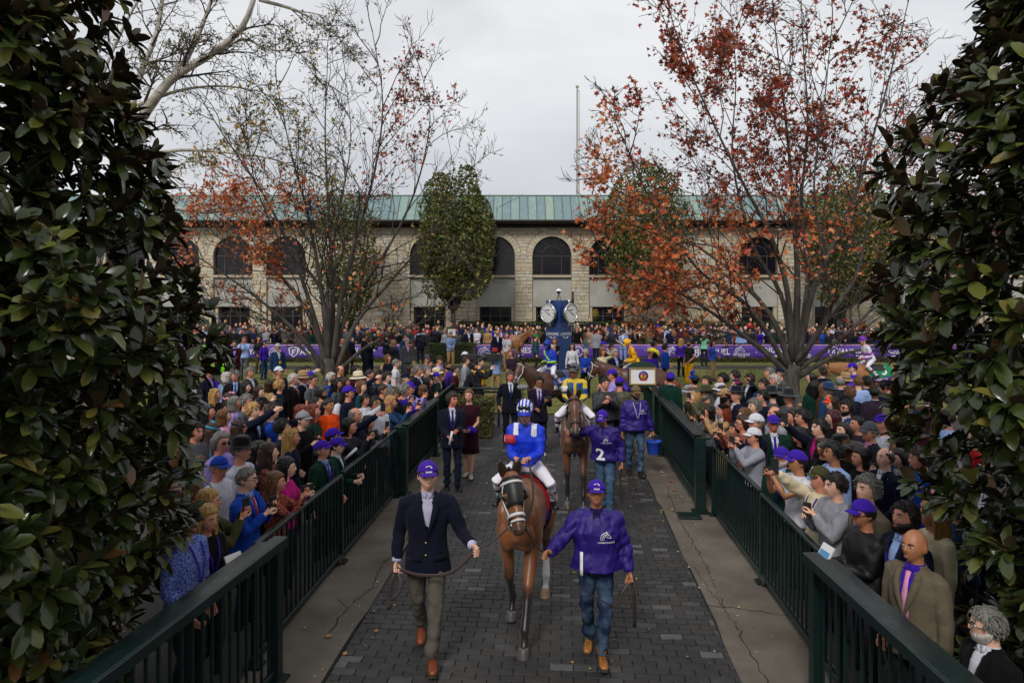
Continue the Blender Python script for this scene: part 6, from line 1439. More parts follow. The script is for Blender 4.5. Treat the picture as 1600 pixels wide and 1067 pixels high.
# ---- dressed people -------------------------------------------------------
def paint(me, fn):                         # assign material slots by face centre
    for f in me.polygons: f.material_index = fn(f.center)
def dress(k, label, loc, yaw=0.0, scale=1.0, skin='w', hair=None, haircol='#2a2019', beard=None, hat=None, hatcol='#4a2a90', top='jacket', topcol='#15182a', vz=None, vw=0.07, shirtcol='#c9c6d2', tie=None, trouser='#22232b', trm=None,
          shoe='shoe', shoecol='#1c1512', lanyard=None, badge=None, glasses=None, hero=True, group=None, seed=1, topm=None, fem=False, amp=1.0, slim=1.0, name='person', legs=True, skirt=None, capn=None, short=0.0):
    o = link('person', body_mesh(k, hero, 0.95 if skirt else 0.8), color=hexc(SKIN.get(skin, skin)), loc=loc, rotz=yaw); o.scale = (scale,) * 3; tag(o, label, 'person', group); HM = k['head']; fem = fem or k['p']['fem']
    if top:
        nm = {'jacket': 'jacket', 'nylon': 'windbreaker', 'hoodie': 'sweatshirt', 'polo': 'shirt', 'shirt': 'shirt', 'silk': 'racing_silks', 'coat': 'coat', 'dress': 'dress'}[top]
        link(nm, top_mesh(k, top, vz, vw, hero, seed, [topm or (M_NYLON if top in ('nylon', 'silk') else M_CLOTH)], amp), o, color=hexc(topcol))
    if vz:
        link('shirt', shirt_mesh(k), o, color=hexc(shirtcol))
        if top in ('jacket', 'coat'): link('lapel', lapel_mesh(k, top, vz, vw), o, color=hexc(topcol))
    if tie: link('tie', strip_mesh(k, top, [(0, z) for z in np.linspace(1.455, max(vz or 1.1, 1.06), 8)], [0.045, 0.032, 0.036, 0.044, 0.052, 0.060, 0.064, 0.05], 0.002, 'tie', M_CLOTH), o, color=hexc(tie))
    if lanyard:
        for s in (-1, 1): link('lanyard', strip_mesh(k, top or 'jacket', [(s * (0.075 - 0.070 * t ** 1.2), 1.45 - 0.32 * t) for t in np.linspace(0, 1, 8)], 0.016, 0.020, 'lanyard', M_CLOTH), o, color=hexc(lanyard))
        if badge: link('badge', strip_mesh(k, top or 'jacket', [(0, z) for z in (1.13, 1.08, 1.03)], 0.075, 0.024, 'badge', M_PLAIN), o, color=hexc(badge))
    if legs: link('trousers', trousers_mesh(k, hero, seed + 3, trm or M_CLOTH, slim, amp, short), o, color=hexc(trouser))
    if skirt:
        P = prof('dress', True); mb = MB(); mb.rings([(0, 0, 0.50, 0.215, 0.165), (0, 0, 0.62, 0.20, 0.155), (0, 0, 0.78, 0.19, 0.145), (0, 0, 0.90, 0.182, 0.135), (0, 0, 1.0, 0.16, 0.115), (0, 0, 1.07, 0.145, 0.106)], 22); V = mb.verts(); mb.v = [V * (1 + 0.03 * waves(V, 4, 22, 6, (1, 1, 0.1))[:, None] * [1, 1, 0])]; link('skirt', mb, o, mats=[M_CLOTH], color=hexc(skirt))
    if shoe:
        for i in range(2):
            A_ = k['leg'][i][2]; link('shoe' if shoe == 'shoe' else 'boot', shoe_mesh(shoe), o, color=hexc(shoecol), mat=Matrix.Translation(A_) @ Matrix.Rotation(k['p']['footyaw'][i], 4, 'Z') @ Matrix.Rotation(k['p']['footpitch'][i], 4, 'X'))
    if hair: link('hair', hair_mesh(hair, fem), o, color=hexc(haircol), mat=HM)
    if beard: link('beard', beard_mesh(), o, color=hexc(beard), mat=HM)
    if hat: h = hat_mesh(hat); link(HATM[hat + '_n'], h, o, color=hexc(hatcol), mat=HM)
    if glasses: link('glasses', glasses_mesh(glasses == 'dark'), o, color=hexc('#101012'), mat=HM)
    return o
def local(o_loc, yaw, scale, p):           # world point -> a person's own space
    d = Vector(p) - Vector(o_loc); return Matrix.Rotation(-yaw, 3, 'Z') @ d / scale
def world_of(loc, yaw, scale, p): return Vector(loc) + Matrix.Rotation(yaw, 3, 'Z') @ Vector(p) * scale
M_BREECH = mat('breeches', objcol=True, rough=0.8, var=0.06, vscale=8)
def jockey(H, label, silk, fn=None, slots=(), helmet='#1838c0', stripes=False, stripecol=(0.75, 0.75, 0.78), skin='w', seat=(0, 0.10, 1.64), lean=0.18, head=(0, 0.0, 0), hands=((0.09, -0.40, 1.10), (-0.09, -0.40, 1.10)), scale=0.87, number=None, breech='#d8d4de', gogcol=None, group='jockeys on their horses', hero=True, armband=True):
    ho = H['o']; yaw = ho.rotation_euler.z; base = world_of(ho.location, yaw, ho.scale[0], (seat[0], seat[1], seat[2] - 0.90 * scale))
    k = skel(lean=lean, head=head, hl=hands[0], hr=hands[1], gl='fist', gr='fist', fl=(0.34, 0.03, 0.40), fr=(-0.34, 0.03, 0.40), kneel=(0.30, -1, 0.35), kneer=(-0.30, -1, 0.35), el=(0.35, 0.7, -0.7), er=(-0.35, 0.7, -0.7))
    o = link('person', body_mesh(k, hero), color=hexc(SKIN[skin]), loc=base, rotz=yaw); o.scale = (scale,) * 3; tag(o, label, 'person', group)
    me = top_mesh(k, 'silk', hero=hero, seed=7, mats=[M_NYLON] + [mat('silk_%d' % i, c, rough=0.45, var=0.1, vscale=10, bump=0.4, bscale=26) for i, c in enumerate(slots)])
    if fn:
        c_, l_ = k['p']['lean'], 0
        def un(c):
            z = c[2] - 0.95; a = -k['p']['lean'] * min(1, max(0, z / 0.22)); return (c[0], c[1] * math.cos(a) - z * math.sin(a), z * math.cos(a) + c[1] * math.sin(a) + 0.95)
        arms = [np.array(k['arm'][i]) for i in (0, 1)]
        def f2(c):
            u = un(c); d = [min(np.linalg.norm(np.array(c) - (a[1] * (1 - t) + a[2] * t)) for t in (0, .25, .5, .75, 1)) for a in arms] + [min(np.linalg.norm(np.array(c) - (a[0] * (1 - t) + a[1] * t)) for t in (0.25, .5, .75)) for a in arms]
            return fn(u, d)
        paint(me, f2)
    link('racing_silks', me, o, color=hexc(silk)); link('breeches', trousers_mesh(k, hero, 5, M_BREECH, 0.92), o, color=hexc(breech))
    for i in range(2):
        Hp, K, A_ = k['leg'][i]; bt = MB(); bt.tube([K * 0.62 + A_ * 0.38, K * 0.3 + A_ * 0.7, A_ + [0, 0, -0.02]], [0.062, 0.056, 0.046], 12); q = shoe_mb('shoe'); M = Matrix.Translation(A_) @ Matrix.Rotation((0.35, -0.35)[i], 4, 'Z') @ Matrix.Rotation(0.12, 4, 'X'); append(bt, xf(q, M)); link('boot', bt, o, mats=[M_LEATHER, M_SOLE], color=hexc('#120c0b'))
        st = MB(); c = A_ + np.array([0, -0.07, -0.10]); st.tube([c + np.array([math.cos(a) * 0.065, 0, math.sin(a) * 0.075 + 0.05]) for a in np.linspace(0, 6.28, 15)[:-1]], 0.007, 5, closed=True); link('stirrup', st, o, mats=[M_STEEL])
    hp, gg, stp = helmet_parts(stripes); hm = hp.mesh('helmet', [M_PLAIN, mat('helmet_stripe', stripecol, rough=0.5)])
    link('helmet', hm, o, color=hexc(helmet), mat=k['head']); link('goggles', gg, o, mats=[M_LENS, M_BLACK if not gogcol else mat('goggle_rim', gogcol, rough=0.5)], mat=k['head']); link('chin_strap', stp, o, mats=[M_BLACK], mat=k['head'])
    if armband:
        S, E, Wr = k['arm'][1]; ab = MB(); c = S * 0.52 + E * 0.48; d = (E - S) / np.linalg.norm(E - S); ab.tube([c - d * 0.055, c, c + d * 0.055], [0.088, 0.090, 0.088], 18); link('armband', ab, o, mats=[mat('armband', armband, rough=0.6)])
        if number: 
            sd_ = np.cross(d, (0, 0, 1)); t_ = text_mb(number, 0.085, bold=0.02)
            nrm = np.array((-0.75, -0.66, 0.0)); nrm -= d * (nrm @ d); nrm /= np.linalg.norm(nrm); rt = np.cross(nrm, d); rt /= np.linalg.norm(rt); v = t_.verts(); mb = MB(); mb.add(np.array([c + nrm * 0.094 + (-d) * y_ + (-rt if (-rt)[0] > 0 else rt) * x for x, y_, z_ in v]), t_.f, 0, False); link('number', mb, o, mats=[M_WHITEP if number != '2' else M_BLACK])
    return o, k
# ================================================================ the lead group on the walkway
R10 = rad(-10)
LH = horse('bright bay racehorse in black blinkers leading the parade', (0.15, 7.60, 0), R10, (0.02, -1.06, 1.80), (0.155, -1.33, 1.36), [(0.12, -0.86, 0.0), (-0.13, -0.14, 0.02), (0.16, 0.52, 0.0), (-0.14, 1.02, 0.0)], (0.195, 0.068, 0.021), white=(2,), scale=1.0)
J1H = ((0.085, -0.40, 1.08), (-0.085, -0.40, 1.08))
def f_blue(u, d):                          # white patches over the shoulders
    x, y, z = u; return 1 if (z > 1.345 and 0.085 < abs(x) < 0.150 and min(d[0], d[1]) > 0.12) else 0
j1, k1 = jockey(LH, 'jockey in royal blue silks with white epaulets and striped helmet', '#1540c8', f_blue, [(0.70, 0.70, 0.74)], '#1638b8', True, hands=J1H, number='1', armband=(0.45, 0.02, 0.03), head=(0.05, 0.12, 0), lean=0.22)
hw = [local(LH['o'].location, R10, 1, world_of(j1.location, R10, 0.87, h)) for h in J1H]
bridle(LH, M_TACKB, fleece=True, hands=[np.array(hw[0]), np.array(hw[1])])
saddle(LH, (0.42, 0.012, 0.022), (0.10, 0.02, 0.26), [('LOVE', 0.17, 1.15, 0.24), ('HUKUM', 0.10, 1.72, 0.24)])
# black blinker hood with eye cups
bk = MB(); G = []
for t in np.linspace(0.015, 0.315, 9):
    row = []
    for a in np.linspace(-0.55, math.pi + 0.55, 25): row.append(head_pt(LH, t, a, 1.055))
    G.append(row)
Fk = MB(); Fk.grid(np.array(G), thick=0.006)
V = Fk.verts(); eyes = [LH['poll'] + LH['hd'] * 0.215 * LH['k'] + LH['side'] * s * 0.095 + LH['fn'] * 0.02 for s in (-1, 1)]
keep = [(f, m_) for f, m_ in zip(Fk.f, Fk.m) if all(np.linalg.norm(np.mean(V[f], 0) - e) > 0.050 for e in eyes)]
bk.add(V, [f for f, _ in keep]); link('blinker_hood', bk, LH['o'], mats=[M_BLACK])
for s in (-1, 1):
    cp = MB(); e = LH['poll'] + LH['hd'] * 0.20 * LH['k'] + LH['side'] * s * 0.118 + LH['fn'] * 0.0; G = [[e + LH['hd'] * math.cos(a) * q * 0.062 - LH['fn'] * (0.02 - math.sin(a) * q * 0.05) + LH['side'] * s * (0.035 * (1 - q * q)) for a in np.linspace(1.2, 5.1, 13)] for q in (0.1, 0.55, 1.0)]
    cp.grid(np.array(G), thick=0.004); link('eye_cup', cp, LH['o'], mats=[M_TACKB])
def place(px, py, h=0.0): Y = (CAMH - h) * FPX / (py - HOR); return at(px, py, Y)
GW = 'handlers on the paver walkway'
# the man in the blazer (on the horse's right, at the left of the picture)
mp = place(668, 1024); my = rad(6); ms = 1.085
hand_l = (0.395, -0.30, 1.075); hand_r = (-0.275, -0.04, 0.865)
km = skel(hl=hand_l, hr=hand_r, gl='fist', gr='fist', fl=(0.045, -0.24, 0.0), fr=(-0.06, 0.30, 0.055), head=(0.10, 0.04, 0.0), footyaw=(0.05, -0.05), footpitch=(0, 0.45), el=(0.15, 0.6, -0.9), er=(-0.25, 0.9, -0.3), hdl=((0.55, -0.75, -0.25), (-0.75, -0.5, -0.3)), hdr=None, drop=0.02)
man = dress(km, 'man in navy blazer and purple cap leading the bay horse by strap', mp, my, ms, 'p', 'crop', '#3a2618', None, 'caplogo', '#4a2a94', 'jacket', '#161a2c', 1.09, 0.060, '#a9a5bb', None, '#5f5b53', shoe='shoe', shoecol='#7a4022', group=GW, seed=3, slim=0.95)
for z in (1.075, 0.97): b = MB(); P_ = prof('jacket', False); b.ell((-0.012, torso_y(P_, -0.012, z) - 0.016, z), (0.010, 0.005, 0.010), 10, 6); link('button', b, man, mats=[mat('brass', (0.55, 0.38, 0.12), rough=0.3, metal=0.9)])
for s in (-1, 1): link('pocket_flap', strip_mesh(km, 'jacket', [(s * 0.115, 0.955), (s * 0.115, 0.915)], 0.12, 0.014, 'pocket_flap', M_CLOTH), man, color=hexc('#141828'))
for i in range(2):
    S, E, Wr = km['arm'][i]; d = (Wr - E) / np.linalg.norm(Wr - E); c = MB(); c.tube([Wr - d * 0.035, Wr + d * 0.002], [0.043, 0.044], 14); link('shirt_cuff', c, man, mats=[M_CLOTH], color=hexc('#b9bad6'))
# the groom in the purple windbreaker (at the right)
gp = place(932, 1022); gyaw = rad(-7); gsc = 0.97
kg = skel(hr=(-0.46, -0.33, 1.13), hl=(0.33, -0.05, 0.86), gl='fist', gr='fist', fl=(0.055, -0.20, 0.0), fr=(-0.075, 0.16, 0.0), fat=1.13, head=(0.02, -0.08, 0), er=(-0.25, 0.6, -0.9), el=(0.35, 0.9, -0.2), hdr=((-0.6, -0.75, 0.0), (0.7, -0.5, -0.4)), drop=0.015, footpitch=(-0.10, 0.10))
groom = dress(kg, 'stocky groom in purple windbreaker, purple cap and tan boots', gp, gyaw, gsc, 't', 'crop', '#15100d', None, 'caplogo', '#46279a', 'nylon', '#2d1674', 1.36, 0.045, '#2b2450', None, '#1d2f47', M_DENIM, 'boot', '#9a6a30', group=GW, seed=8, amp=1.5, slim=1.02)
def logo_on(o, k, kind, cx, cz, s, name='emblem'):
    P = prof(kind, k['p']['fem'], k['p']['fat']); mb = MB(); t_ = MB(); horse_logo(t_, 0, 0, s, 0.0); V = t_.verts(); W_ = np.stack([V[:, 0] + cx, [torso_y(P, x + cx, z + cz) - 0.020 + y for x, y, z in V], V[:, 2] + cz], 1); mb.add(warp(W_, k['p']['lean'], k['p']['twist']), t_.f)
    tx = text_mb("CHAMPIONSHIPS", 0.022, bold=0.01); v = tx.verts(); v = np.stack([v[:, 0] + cx, [torso_y(P, x + cx, cz - s * 1.25) - 0.018 for x in v[:, 0]], v[:, 1] + cz - s * 1.25], 1); mb.add(warp(v, k['p']['lean'], k['p']['twist']), tx.f, 0, False)
    link(name, mb, o, mats=[M_WHITEP])
def text_on(o, k, kind, s, cx, cz, size, off=0.022, name='number', narrow=1.0):
    P = prof(kind, k['p']['fem'], k['p']['fat']); tx = text_mb(s, size, bold=0.025, narrow=narrow); v = tx.verts(); mb = MB(); mb.add(warp(np.stack([v[:, 0] + cx, [torso_y(P, x + cx, y + cz) - off for x, y, z in v], v[:, 1] + cz], 1), k['p']['lean'], k['p']['twist']), tx.f, 0, False); link(name, mb, o, mats=[M_WHITEP])
logo_on(groom, kg, 'nylon', 0.095, 1.27, 0.048)
mb = MB(); P_ = prof('nylon', False, 1.13); G = [[(x, torso_y(P_, x, z) - 0.022, z) for x in (-0.165, -0.135)] for z in (1.10, 1.02, 0.94, 0.88)]; mb.grid(np.array(G), thick=0.003); link('number', mb, groom, mats=[M_WHITEP])
# lead straps
HO = LH['o'].location
bitL = world_of(HO, R10, 1, head_pt(LH, 0.49, math.pi + 0.35, 1.2)); bitR = world_of(HO, R10, 1, head_pt(LH, 0.49, -0.35, 1.2))
def hand_w(o, k, i, off=(0, 0, -0.06)): return world_of(o.location, o.rotation_euler.z, o.scale[0], (k['hand%d' % i] @ Vector(off)))
a, b = hand_w(man, km, 0), hand_w(man, km, 1)
mb = MB(); S = spline([bitL, bitL * 0.5 + a * 0.5 + Vector((0, 0, -0.03)), a], 6); mb.tube(S, 0.009, 6)
S = spline([a, a * 0.66 + b * 0.34 + Vector((0.03, -0.06, -0.13)), a * 0.33 + b * 0.67 + Vector((0.0, -0.06, -0.10)), b], 6); mb.tube(S, [(0.005, 0.018)] * len(S), 8, up=(0, 1, 0))
S = spline([b, b + Vector((-0.03, -0.03, -0.16)), b + Vector((-0.07, -0.05, -0.38))], 5); mb.tube(S, [(0.017, 0.005)] * len(S), 8)
S = spline([b, b + Vector((0.05, -0.04, -0.10)), b + Vector((0.03, -0.06, -0.22)), b + Vector((-0.05, -0.05, -0.27)), b + Vector((-0.04, -0.04, -0.12)), b], 5); mb.tube(S, [(0.014, 0.004)] * len(S), 8)
tag(link('lead_strap', mb, mats=[mat('strap', (0.060, 0.040, 0.040), rough=0.5)]), 'dark leather lead strap held by the man in navy blazer', 'strap', 'lead straps')
a, b = hand_w(groom, kg, 1), hand_w(groom, kg, 0)
mb = MB(); mb.tube(spline([bitR, bitR * 0.5 + a * 0.5 + Vector((0, 0, -0.04)), a], 6), 0.010, 6)
S = spline([a, a * 0.6 + b * 0.4 + Vector((0, -0.16, -0.16)), a * 0.22 + b * 0.78 + Vector((0, -0.17, -0.24)), b + Vector((-0.10, -0.06, -0.12)), b], 6); mb.tube(S, [(0.013, 0.005)] * len(S), 8, up=(0, 1, 0))
S = spline([b, b + Vector((0.03, -0.03, -0.2)), b + Vector((0.035, -0.02, -0.46))], 5); mb.tube(S, [(0.017, 0.005)] * len(S), 8)
tag(link('lead_strap', mb, mats=[M_TACK]), 'dark leather lead strap hanging from the stocky groom in purple', 'strap', 'lead straps')
# ---------------------------------------------------------------- second horse, rider and groom
R2 = rad(-5); h2 = Vector((1.10, 11.95, 0))
H2 = horse('dark bay racehorse with white saddle cloth, second in the parade', h2, R2, (-0.02, -0.98, 1.88), (0.01, -1.28, 1.36), [(0.14, -0.66, 0.0), (-0.13, -0.42, 0.0), (0.18, 0.62, 0.0), (-0.17, 0.95, 0.0)], (0.105, 0.036, 0.016))
def f_mix(u, d):
    x, y, z = u
    if min(d[0], d[1]) < 0.085: return 2 if (int(z * 16) % 2) else 1
    if abs(x) < 0.028 or z > 1.41: return 1
    if abs(x) > 0.16 and z > 1.3: return 1
    return 0 if int((x + 0.5) * 16) % 2 else 2
J2H = ((0.10, -0.34, 1.05), (-0.10, -0.34, 1.05))
j2, k2 = jockey(H2, 'jockey in yellow, blue and green striped silks with grey helmet', '#1536a0', f_mix, [(0.62, 0.42, 0.02), (0.015, 0.09, 0.05)], '#5b5b60', False, hands=J2H, number='2', armband=(0.62, 0.62, 0.62), skin='t', head=(-0.35, 0.02, 0), lean=0.12, seat=(0, 0.08, 1.60))
hw = [np.array(local(h2, R2, 1, world_of(j2.location, R2, 0.87, h))) for h in J2H]; bridle(H2, M_TACK, hands=hw); saddle(H2, (0.62, 0.60, 0.64), (0.14, 0.05, 0.30), [('2', 0.22, 1.15, 0.30)], tcol=(0.02, 0.02, 0.025))
g2p = place(946, 801); g2yaw = rad(-22)
k2g = skel(hr=(-0.50, -0.42, 1.38), hl=(0.30, -0.10, 0.88), gl='fist', gr='fist', lean=0.20, twist=-0.12, fl=(0.10, -0.14, 0.0), fr=(-0.07, 0.12, 0.0), head=(0.15, 0.30, 0), fat=1.08, er=(-0.8, 0.5, -0.6))
groom2 = dress(k2g, 'groom in purple windbreaker with a large white 2 holding the dark bay', g2p, g2yaw, 0.98, 't', 'crop', '#15100d', None, 'caplogo', '#46279a', 'nylon', '#2b1570', None, 0.05, '#2b2450', None, '#3f5570', M_DENIM, 'shoe', '#401c14', group=GW, seed=12, amp=1.5)
text_on(groom2, k2g, 'nylon', '2', -0.03, 1.02, 0.30); logo_on(groom2, k2g, 'nylon', 0.10, 1.30, 0.035)
b = hand_w(groom2, k2g, 0); mb = MB(); r = random.Random(6)
for i in range(4):
    S = spline([b, b + Vector((0.08 + 0.03 * i, 0.02 * i, -0.10)), b + Vector((0.12 + 0.04 * i, 0.03, -0.32 - 0.05 * i)), b + Vector((0.0, 0.0, -0.42 - 0.05 * i)), b + Vector((-0.03, 0.02, -0.2)), b], 6); mb.tube(S, 0.008, 5)
mb.tube(spline([b, b + Vector((-0.02, -0.05, -0.3)), b + Vector((0.0, -0.15, -0.65)), b + Vector((0.25, -0.3, -0.86))], 6), 0.008, 5)
tag(link('coiled_reins', mb, mats=[M_TACK]), 'tangled loop of dark reins in the hand of the number 2 groom', 'reins')
# groom with the bucket
bp = place(992, 741); byaw = rad(8)
kb = skel(hr=(-0.27, -0.03, 0.84), hl=(0.34, -0.06, 0.84), gl='fist', fl=(0.05, -0.20, 0.0), fr=(-0.09, 0.14, 0.0), head=(0.1, 0.22, 0), fat=1.10, footpitch=(-0.1, 0.1))
buck = dress(kb, 'groom in purple windbreaker and olive cap carrying a blue bucket', bp, byaw, 1.0, 't', 'crop', '#15100d', '#1a130f', 'cap', '#6d6247', 'nylon', '#2d1674', 1.40, 0.05, '#6b6660', None, '#33475f', M_DENIM, 'shoe', '#26201d', '#a79cc6', None, group=GW, seed=15, amp=1.4)
logo_on(buck, kb, 'nylon', 0.10, 1.28, 0.035)
b = hand_w(buck, kb, 0, (0, -0.02, -0.09)); bo = thing('bucket', 'bright blue plastic bucket hanging from the groom in the olive cap', 'bucket', b + Vector((0.02, 0, -0.36)))
mb = MB(); mb.lathe([(0.0, 0.012), (0.108, 0.012), (0.112, 0.0), (0.118, 0.01), (0.150, 0.24), (0.158, 0.245), (0.158, 0.258), (0.146, 0.255), (0.115, 0.03), (0.0, 0.025)], 28); link('tub', mb, bo, mats=[mat('bucket_blue', (0.02, 0.07, 0.50), rough=0.4)])
mb = MB(); mb.tube([(math.cos(a) * 0.15, 0, 0.25 + math.sin(a) * 0.125) for a in np.linspace(0, math.pi, 17)], 0.005, 5); link('handle', mb, bo, mats=[M_STEEL])
# man in the dark suit and woman in burgundy, at the left gate
p = place(706, 764)
ks = skel(hl=(0.06, -0.28, 1.12), hr=(-0.10, -0.30, 1.02), gl='fist', gr='fist', fl=(0.10, -0.06, 0), fr=(-0.08, 0.06, 0), head=(0.55, 0.0, 0))
su = dress(ks, 'grey haired man in dark suit holding a rolled paper by the left gate', p, rad(12), 1.0, 'r', 'curly', '#3c3530', None, None, '#000000', 'jacket', '#1a2030', 1.05, 0.065, '#c4bfd0', '#262a3a', '#20293a', shoe='shoe', shoecol='#120d0c', lanyard='#4a2f9a', group='people standing on the walkway', seed=21)
mb = MB(); q = hand_w(su, ks, 1); mb.tube([q + Vector((0.0, -0.02, -0.10)), q + Vector((0.05, -0.03, 0.14))], 0.022, 10); tag(link('paper_roll', mb, mats=[M_PAPER]), 'rolled white paper in the hand of the man by the left gate', 'paper')
p = place(733, 745); kw = skel(fem=True, hl=(0.10, -0.22, 1.02), hr=(-0.10, -0.22, 1.02), fl=(0.05, -0.10, 0), fr=(-0.06, 0.08, 0), head=(-0.1, 0, 0))
wo = dress(kw, 'woman in sleeveless burgundy dress behind the man in dark suit', p, rad(-4), 0.97, 'w', 'bun', '#6b4a2e', None, None, '#000', 'polo', '#35131f', None, shoe='shoe', shoecol='#b0a49a', skirt='#35131f', legs=False, group='people standing on the walkway', seed=22)
mb = MB(); q = hand_w(wo, kw, 0); mb.ell(q, (0.11, 0.06, 0.08), 14, 10); V = mb.verts(); mb.v = [V + waves(V, 2, 40, 8)[:, None] * 0.012]; tag(link('purple_bundle', mb, mats=[M_CLOTH], color=hexc('#3c1f92')), 'folded purple cap held by the woman in burgundy dress', 'cap')
# two men behind: one with a microphone, one with a phone
p = place(797, 690); k_ = skel(hr=(-0.28, -0.12, 0.95), head=(0.0, 0.1, 0)); o_ = dress(k_, 'older man in dark suit with blue tie behind the lead jockey', (p.x, 16.2, 0), rad(10), 1.0, 'r', 'short', '#5a5048', None, None, '#000', 'jacket', '#171a26', 1.06, 0.07, '#c9c8d4', '#1d3a6a', '#171a26', group='people standing on the walkway', seed=23, hero=False)
p = place(842, 712); k_ = skel(hl=(0.16, -0.36, 1.28), hr=(-0.08, -0.28, 1.08), gl='phone', gr='fist', head=(0.1, 0.15, 0), fl=(0.1, 0.1, 0), fr=(-0.1, -0.16, 0)); pu = dress(k_, 'man with glasses in dark plum suit filming between the two horses', p, rad(2), 1.0, 't', 'short', '#14100e', None, None, '#000', 'jacket', '#1f1a2c', 1.05, 0.065, '#b9b0c6', '#241a30', '#1d1828', glasses='clear', shoecol='#b8b2b0', lanyard='#4a2f9a', group='people standing on the walkway', seed=24)
q = hand_w(pu, k_, 0); mb = MB(); mb.box(q + Vector((0, -0.03, 0.03)), (0.15, 0.012, 0.075), bev=0.005); mb.tube([q + Vector((-0.1, -0.03, -0.2)), q + Vector((-0.02, -0.03, 0.02))], 0.012, 6); tag(link('phone_rig', mb, mats=[M_BLACK]), 'black phone on a hand grip held by the man in plum suit', 'phone')
mb = MB(); q = Vector((0.24, 15.9, 1.42)); mb.tube([q + Vector((-0.12, 0, 0)), q + Vector((-0.08, 0, 0)), q + Vector((0.10, 0, 0)), q + Vector((0.13, 0, 0))], [0.03, 0.06, 0.06, 0.03], 12); mb.tube([q, q + Vector((0.03, 0, -0.35)), q + Vector((-0.12, 0.05, -0.6))], 0.013, 6, mat=1); tag(link('boom_microphone', mb, mats=[mat('fur', (0.2, 0.2, 0.2), rough=1.0, bump=0.6), M_BLACK]), 'furry pale grey boom microphone beside the man with blue tie', 'microphone')
# ---------------------------------------------------------------- third horse (blue and lime silks)
R3 = rad(-48); h3 = Vector((0.98, 18.1, 0))
H3 = horse('dark brown racehorse under the jockey in blue and lime silks', h3, R3, (0.0, -1.0, 1.78), (0.05, -1.32, 1.30), [(0.13, -0.5, 0), (-0.13, -0.3, 0), (0.17, 0.85, 0), (-0.17, 0.7, 0)], (0.085, 0.034, 0.018), hero=False)
def f_lime(u, d):
    x, y, z = u
    if min(d[0], d[1]) < 0.08: return 1 if int(z * 14) % 2 else 0
    return 1 if abs((x * 0.9 + (z - 1.22))) < 0.055 else 0
J3H = ((0.06, -0.28, 1.08), (-0.10, -0.30, 1.05)); j3, k3 = jockey(H3, 'jockey in blue silks with lime green sash and blue helmet', '#1440b0', f_lime, [(0.35, 0.62, 0.03)], '#1a3a9c', skin='d', hands=J3H, head=(0.1, 0.45, 0), armband=False, hero=False)
bridle(H3, white=True, hands=[np.array(local(h3, R3, 1, world_of(j3.location, R3, 0.87, h))) for h in J3H]); saddle(H3, (0.05, 0.12, 0.45), (0.6, 0.6, 0.64))
# fourth horse (yellow silks), side on, facing left
R4 = rad(-88); h4 = Vector((3.33, 18.9, 0))
H4 = horse('dark bay racehorse side on under the jockey in yellow silks', h4, R4, (-0.05, -1.02, 1.68), (-0.22, -1.20, 1.20), [(0.13, -0.6, 0), (-0.13, -0.2, 0), (0.17, 0.95, 0), (-0.17, 0.6, 0)], (0.085, 0.032, 0.017), hero=False)
def f_yel(u, d):
    x, y, z = u; return 1 if (abs(x - 0.13) < 0.022 and z > 1.1) or (0.075 < d[2] < 0.08) or (y > 0 and abs(x + 0.1) < 0.02) else 0
J4H = ((0.06, -0.30, 1.02), (-0.06, -0.30, 1.02)); j4, k4 = jockey(H4, 'jockey in bright yellow silks with maroon stripe and yellow helmet', '#e0a800', f_yel, [(0.13, 0.015, 0.03)], '#e8b400', skin='w', hands=J4H, head=(0.15, 0.35, 0), lean=0.35, armband=False, hero=False)
bridle(H4, white=True, hands=[np.array(local(h4, R4, 1, world_of(j4.location, R4, 0.87, h))) for h in J4H]); saddle(H4, (0.55, 0.45, 0.03), (0.14, 0.05, 0.30))
# fifth: chestnut, green cloth 5, facing left, head low
R5 = rad(-90); h5 = Vector((10.35, 19.9, 0))
H5 = horse('light chestnut racehorse with green number 5 saddle cloth at right', h5, R5, (0.0, -1.18, 1.50), (0.0, -1.45, 1.02), [(0.13, -0.55, 0), (-0.13, -0.25, 0), (0.17, 0.9, 0), (-0.17, 0.65, 0)], (0.30, 0.125, 0.040), hero=False)
J5H = ((0.08, -0.32, 1.0), (-0.08, -0.32, 1.0))
def f_vio(u, d):
    x, y, z = u; return 1 if (min(d[0], d[1]) < 0.08 and int(z * 13) % 2) or (abs(z - 1.2) < 0.05) else 0
j5, k5 = jockey(H5, 'jockey in white and violet silks on the light chestnut horse', '#cfcbd8', f_vio, [(0.34, 0.04, 0.45)], '#7a1fb0', skin='w', hands=J5H, lean=0.42, armband=False, hero=False)
bridle(H5, M_TACKB, hands=[np.array(local(h5, R5, 1, world_of(j5.location, R5, 0.87, h))) for h in J5H]); saddle(H5, (0.02, 0.20, 0.08), (0.14, 0.04, 0.30), [('5', 0.34, 1.02, 0.36), ('CHAMPION', 0.075, 1.74, 0.24)], y1=0.60)
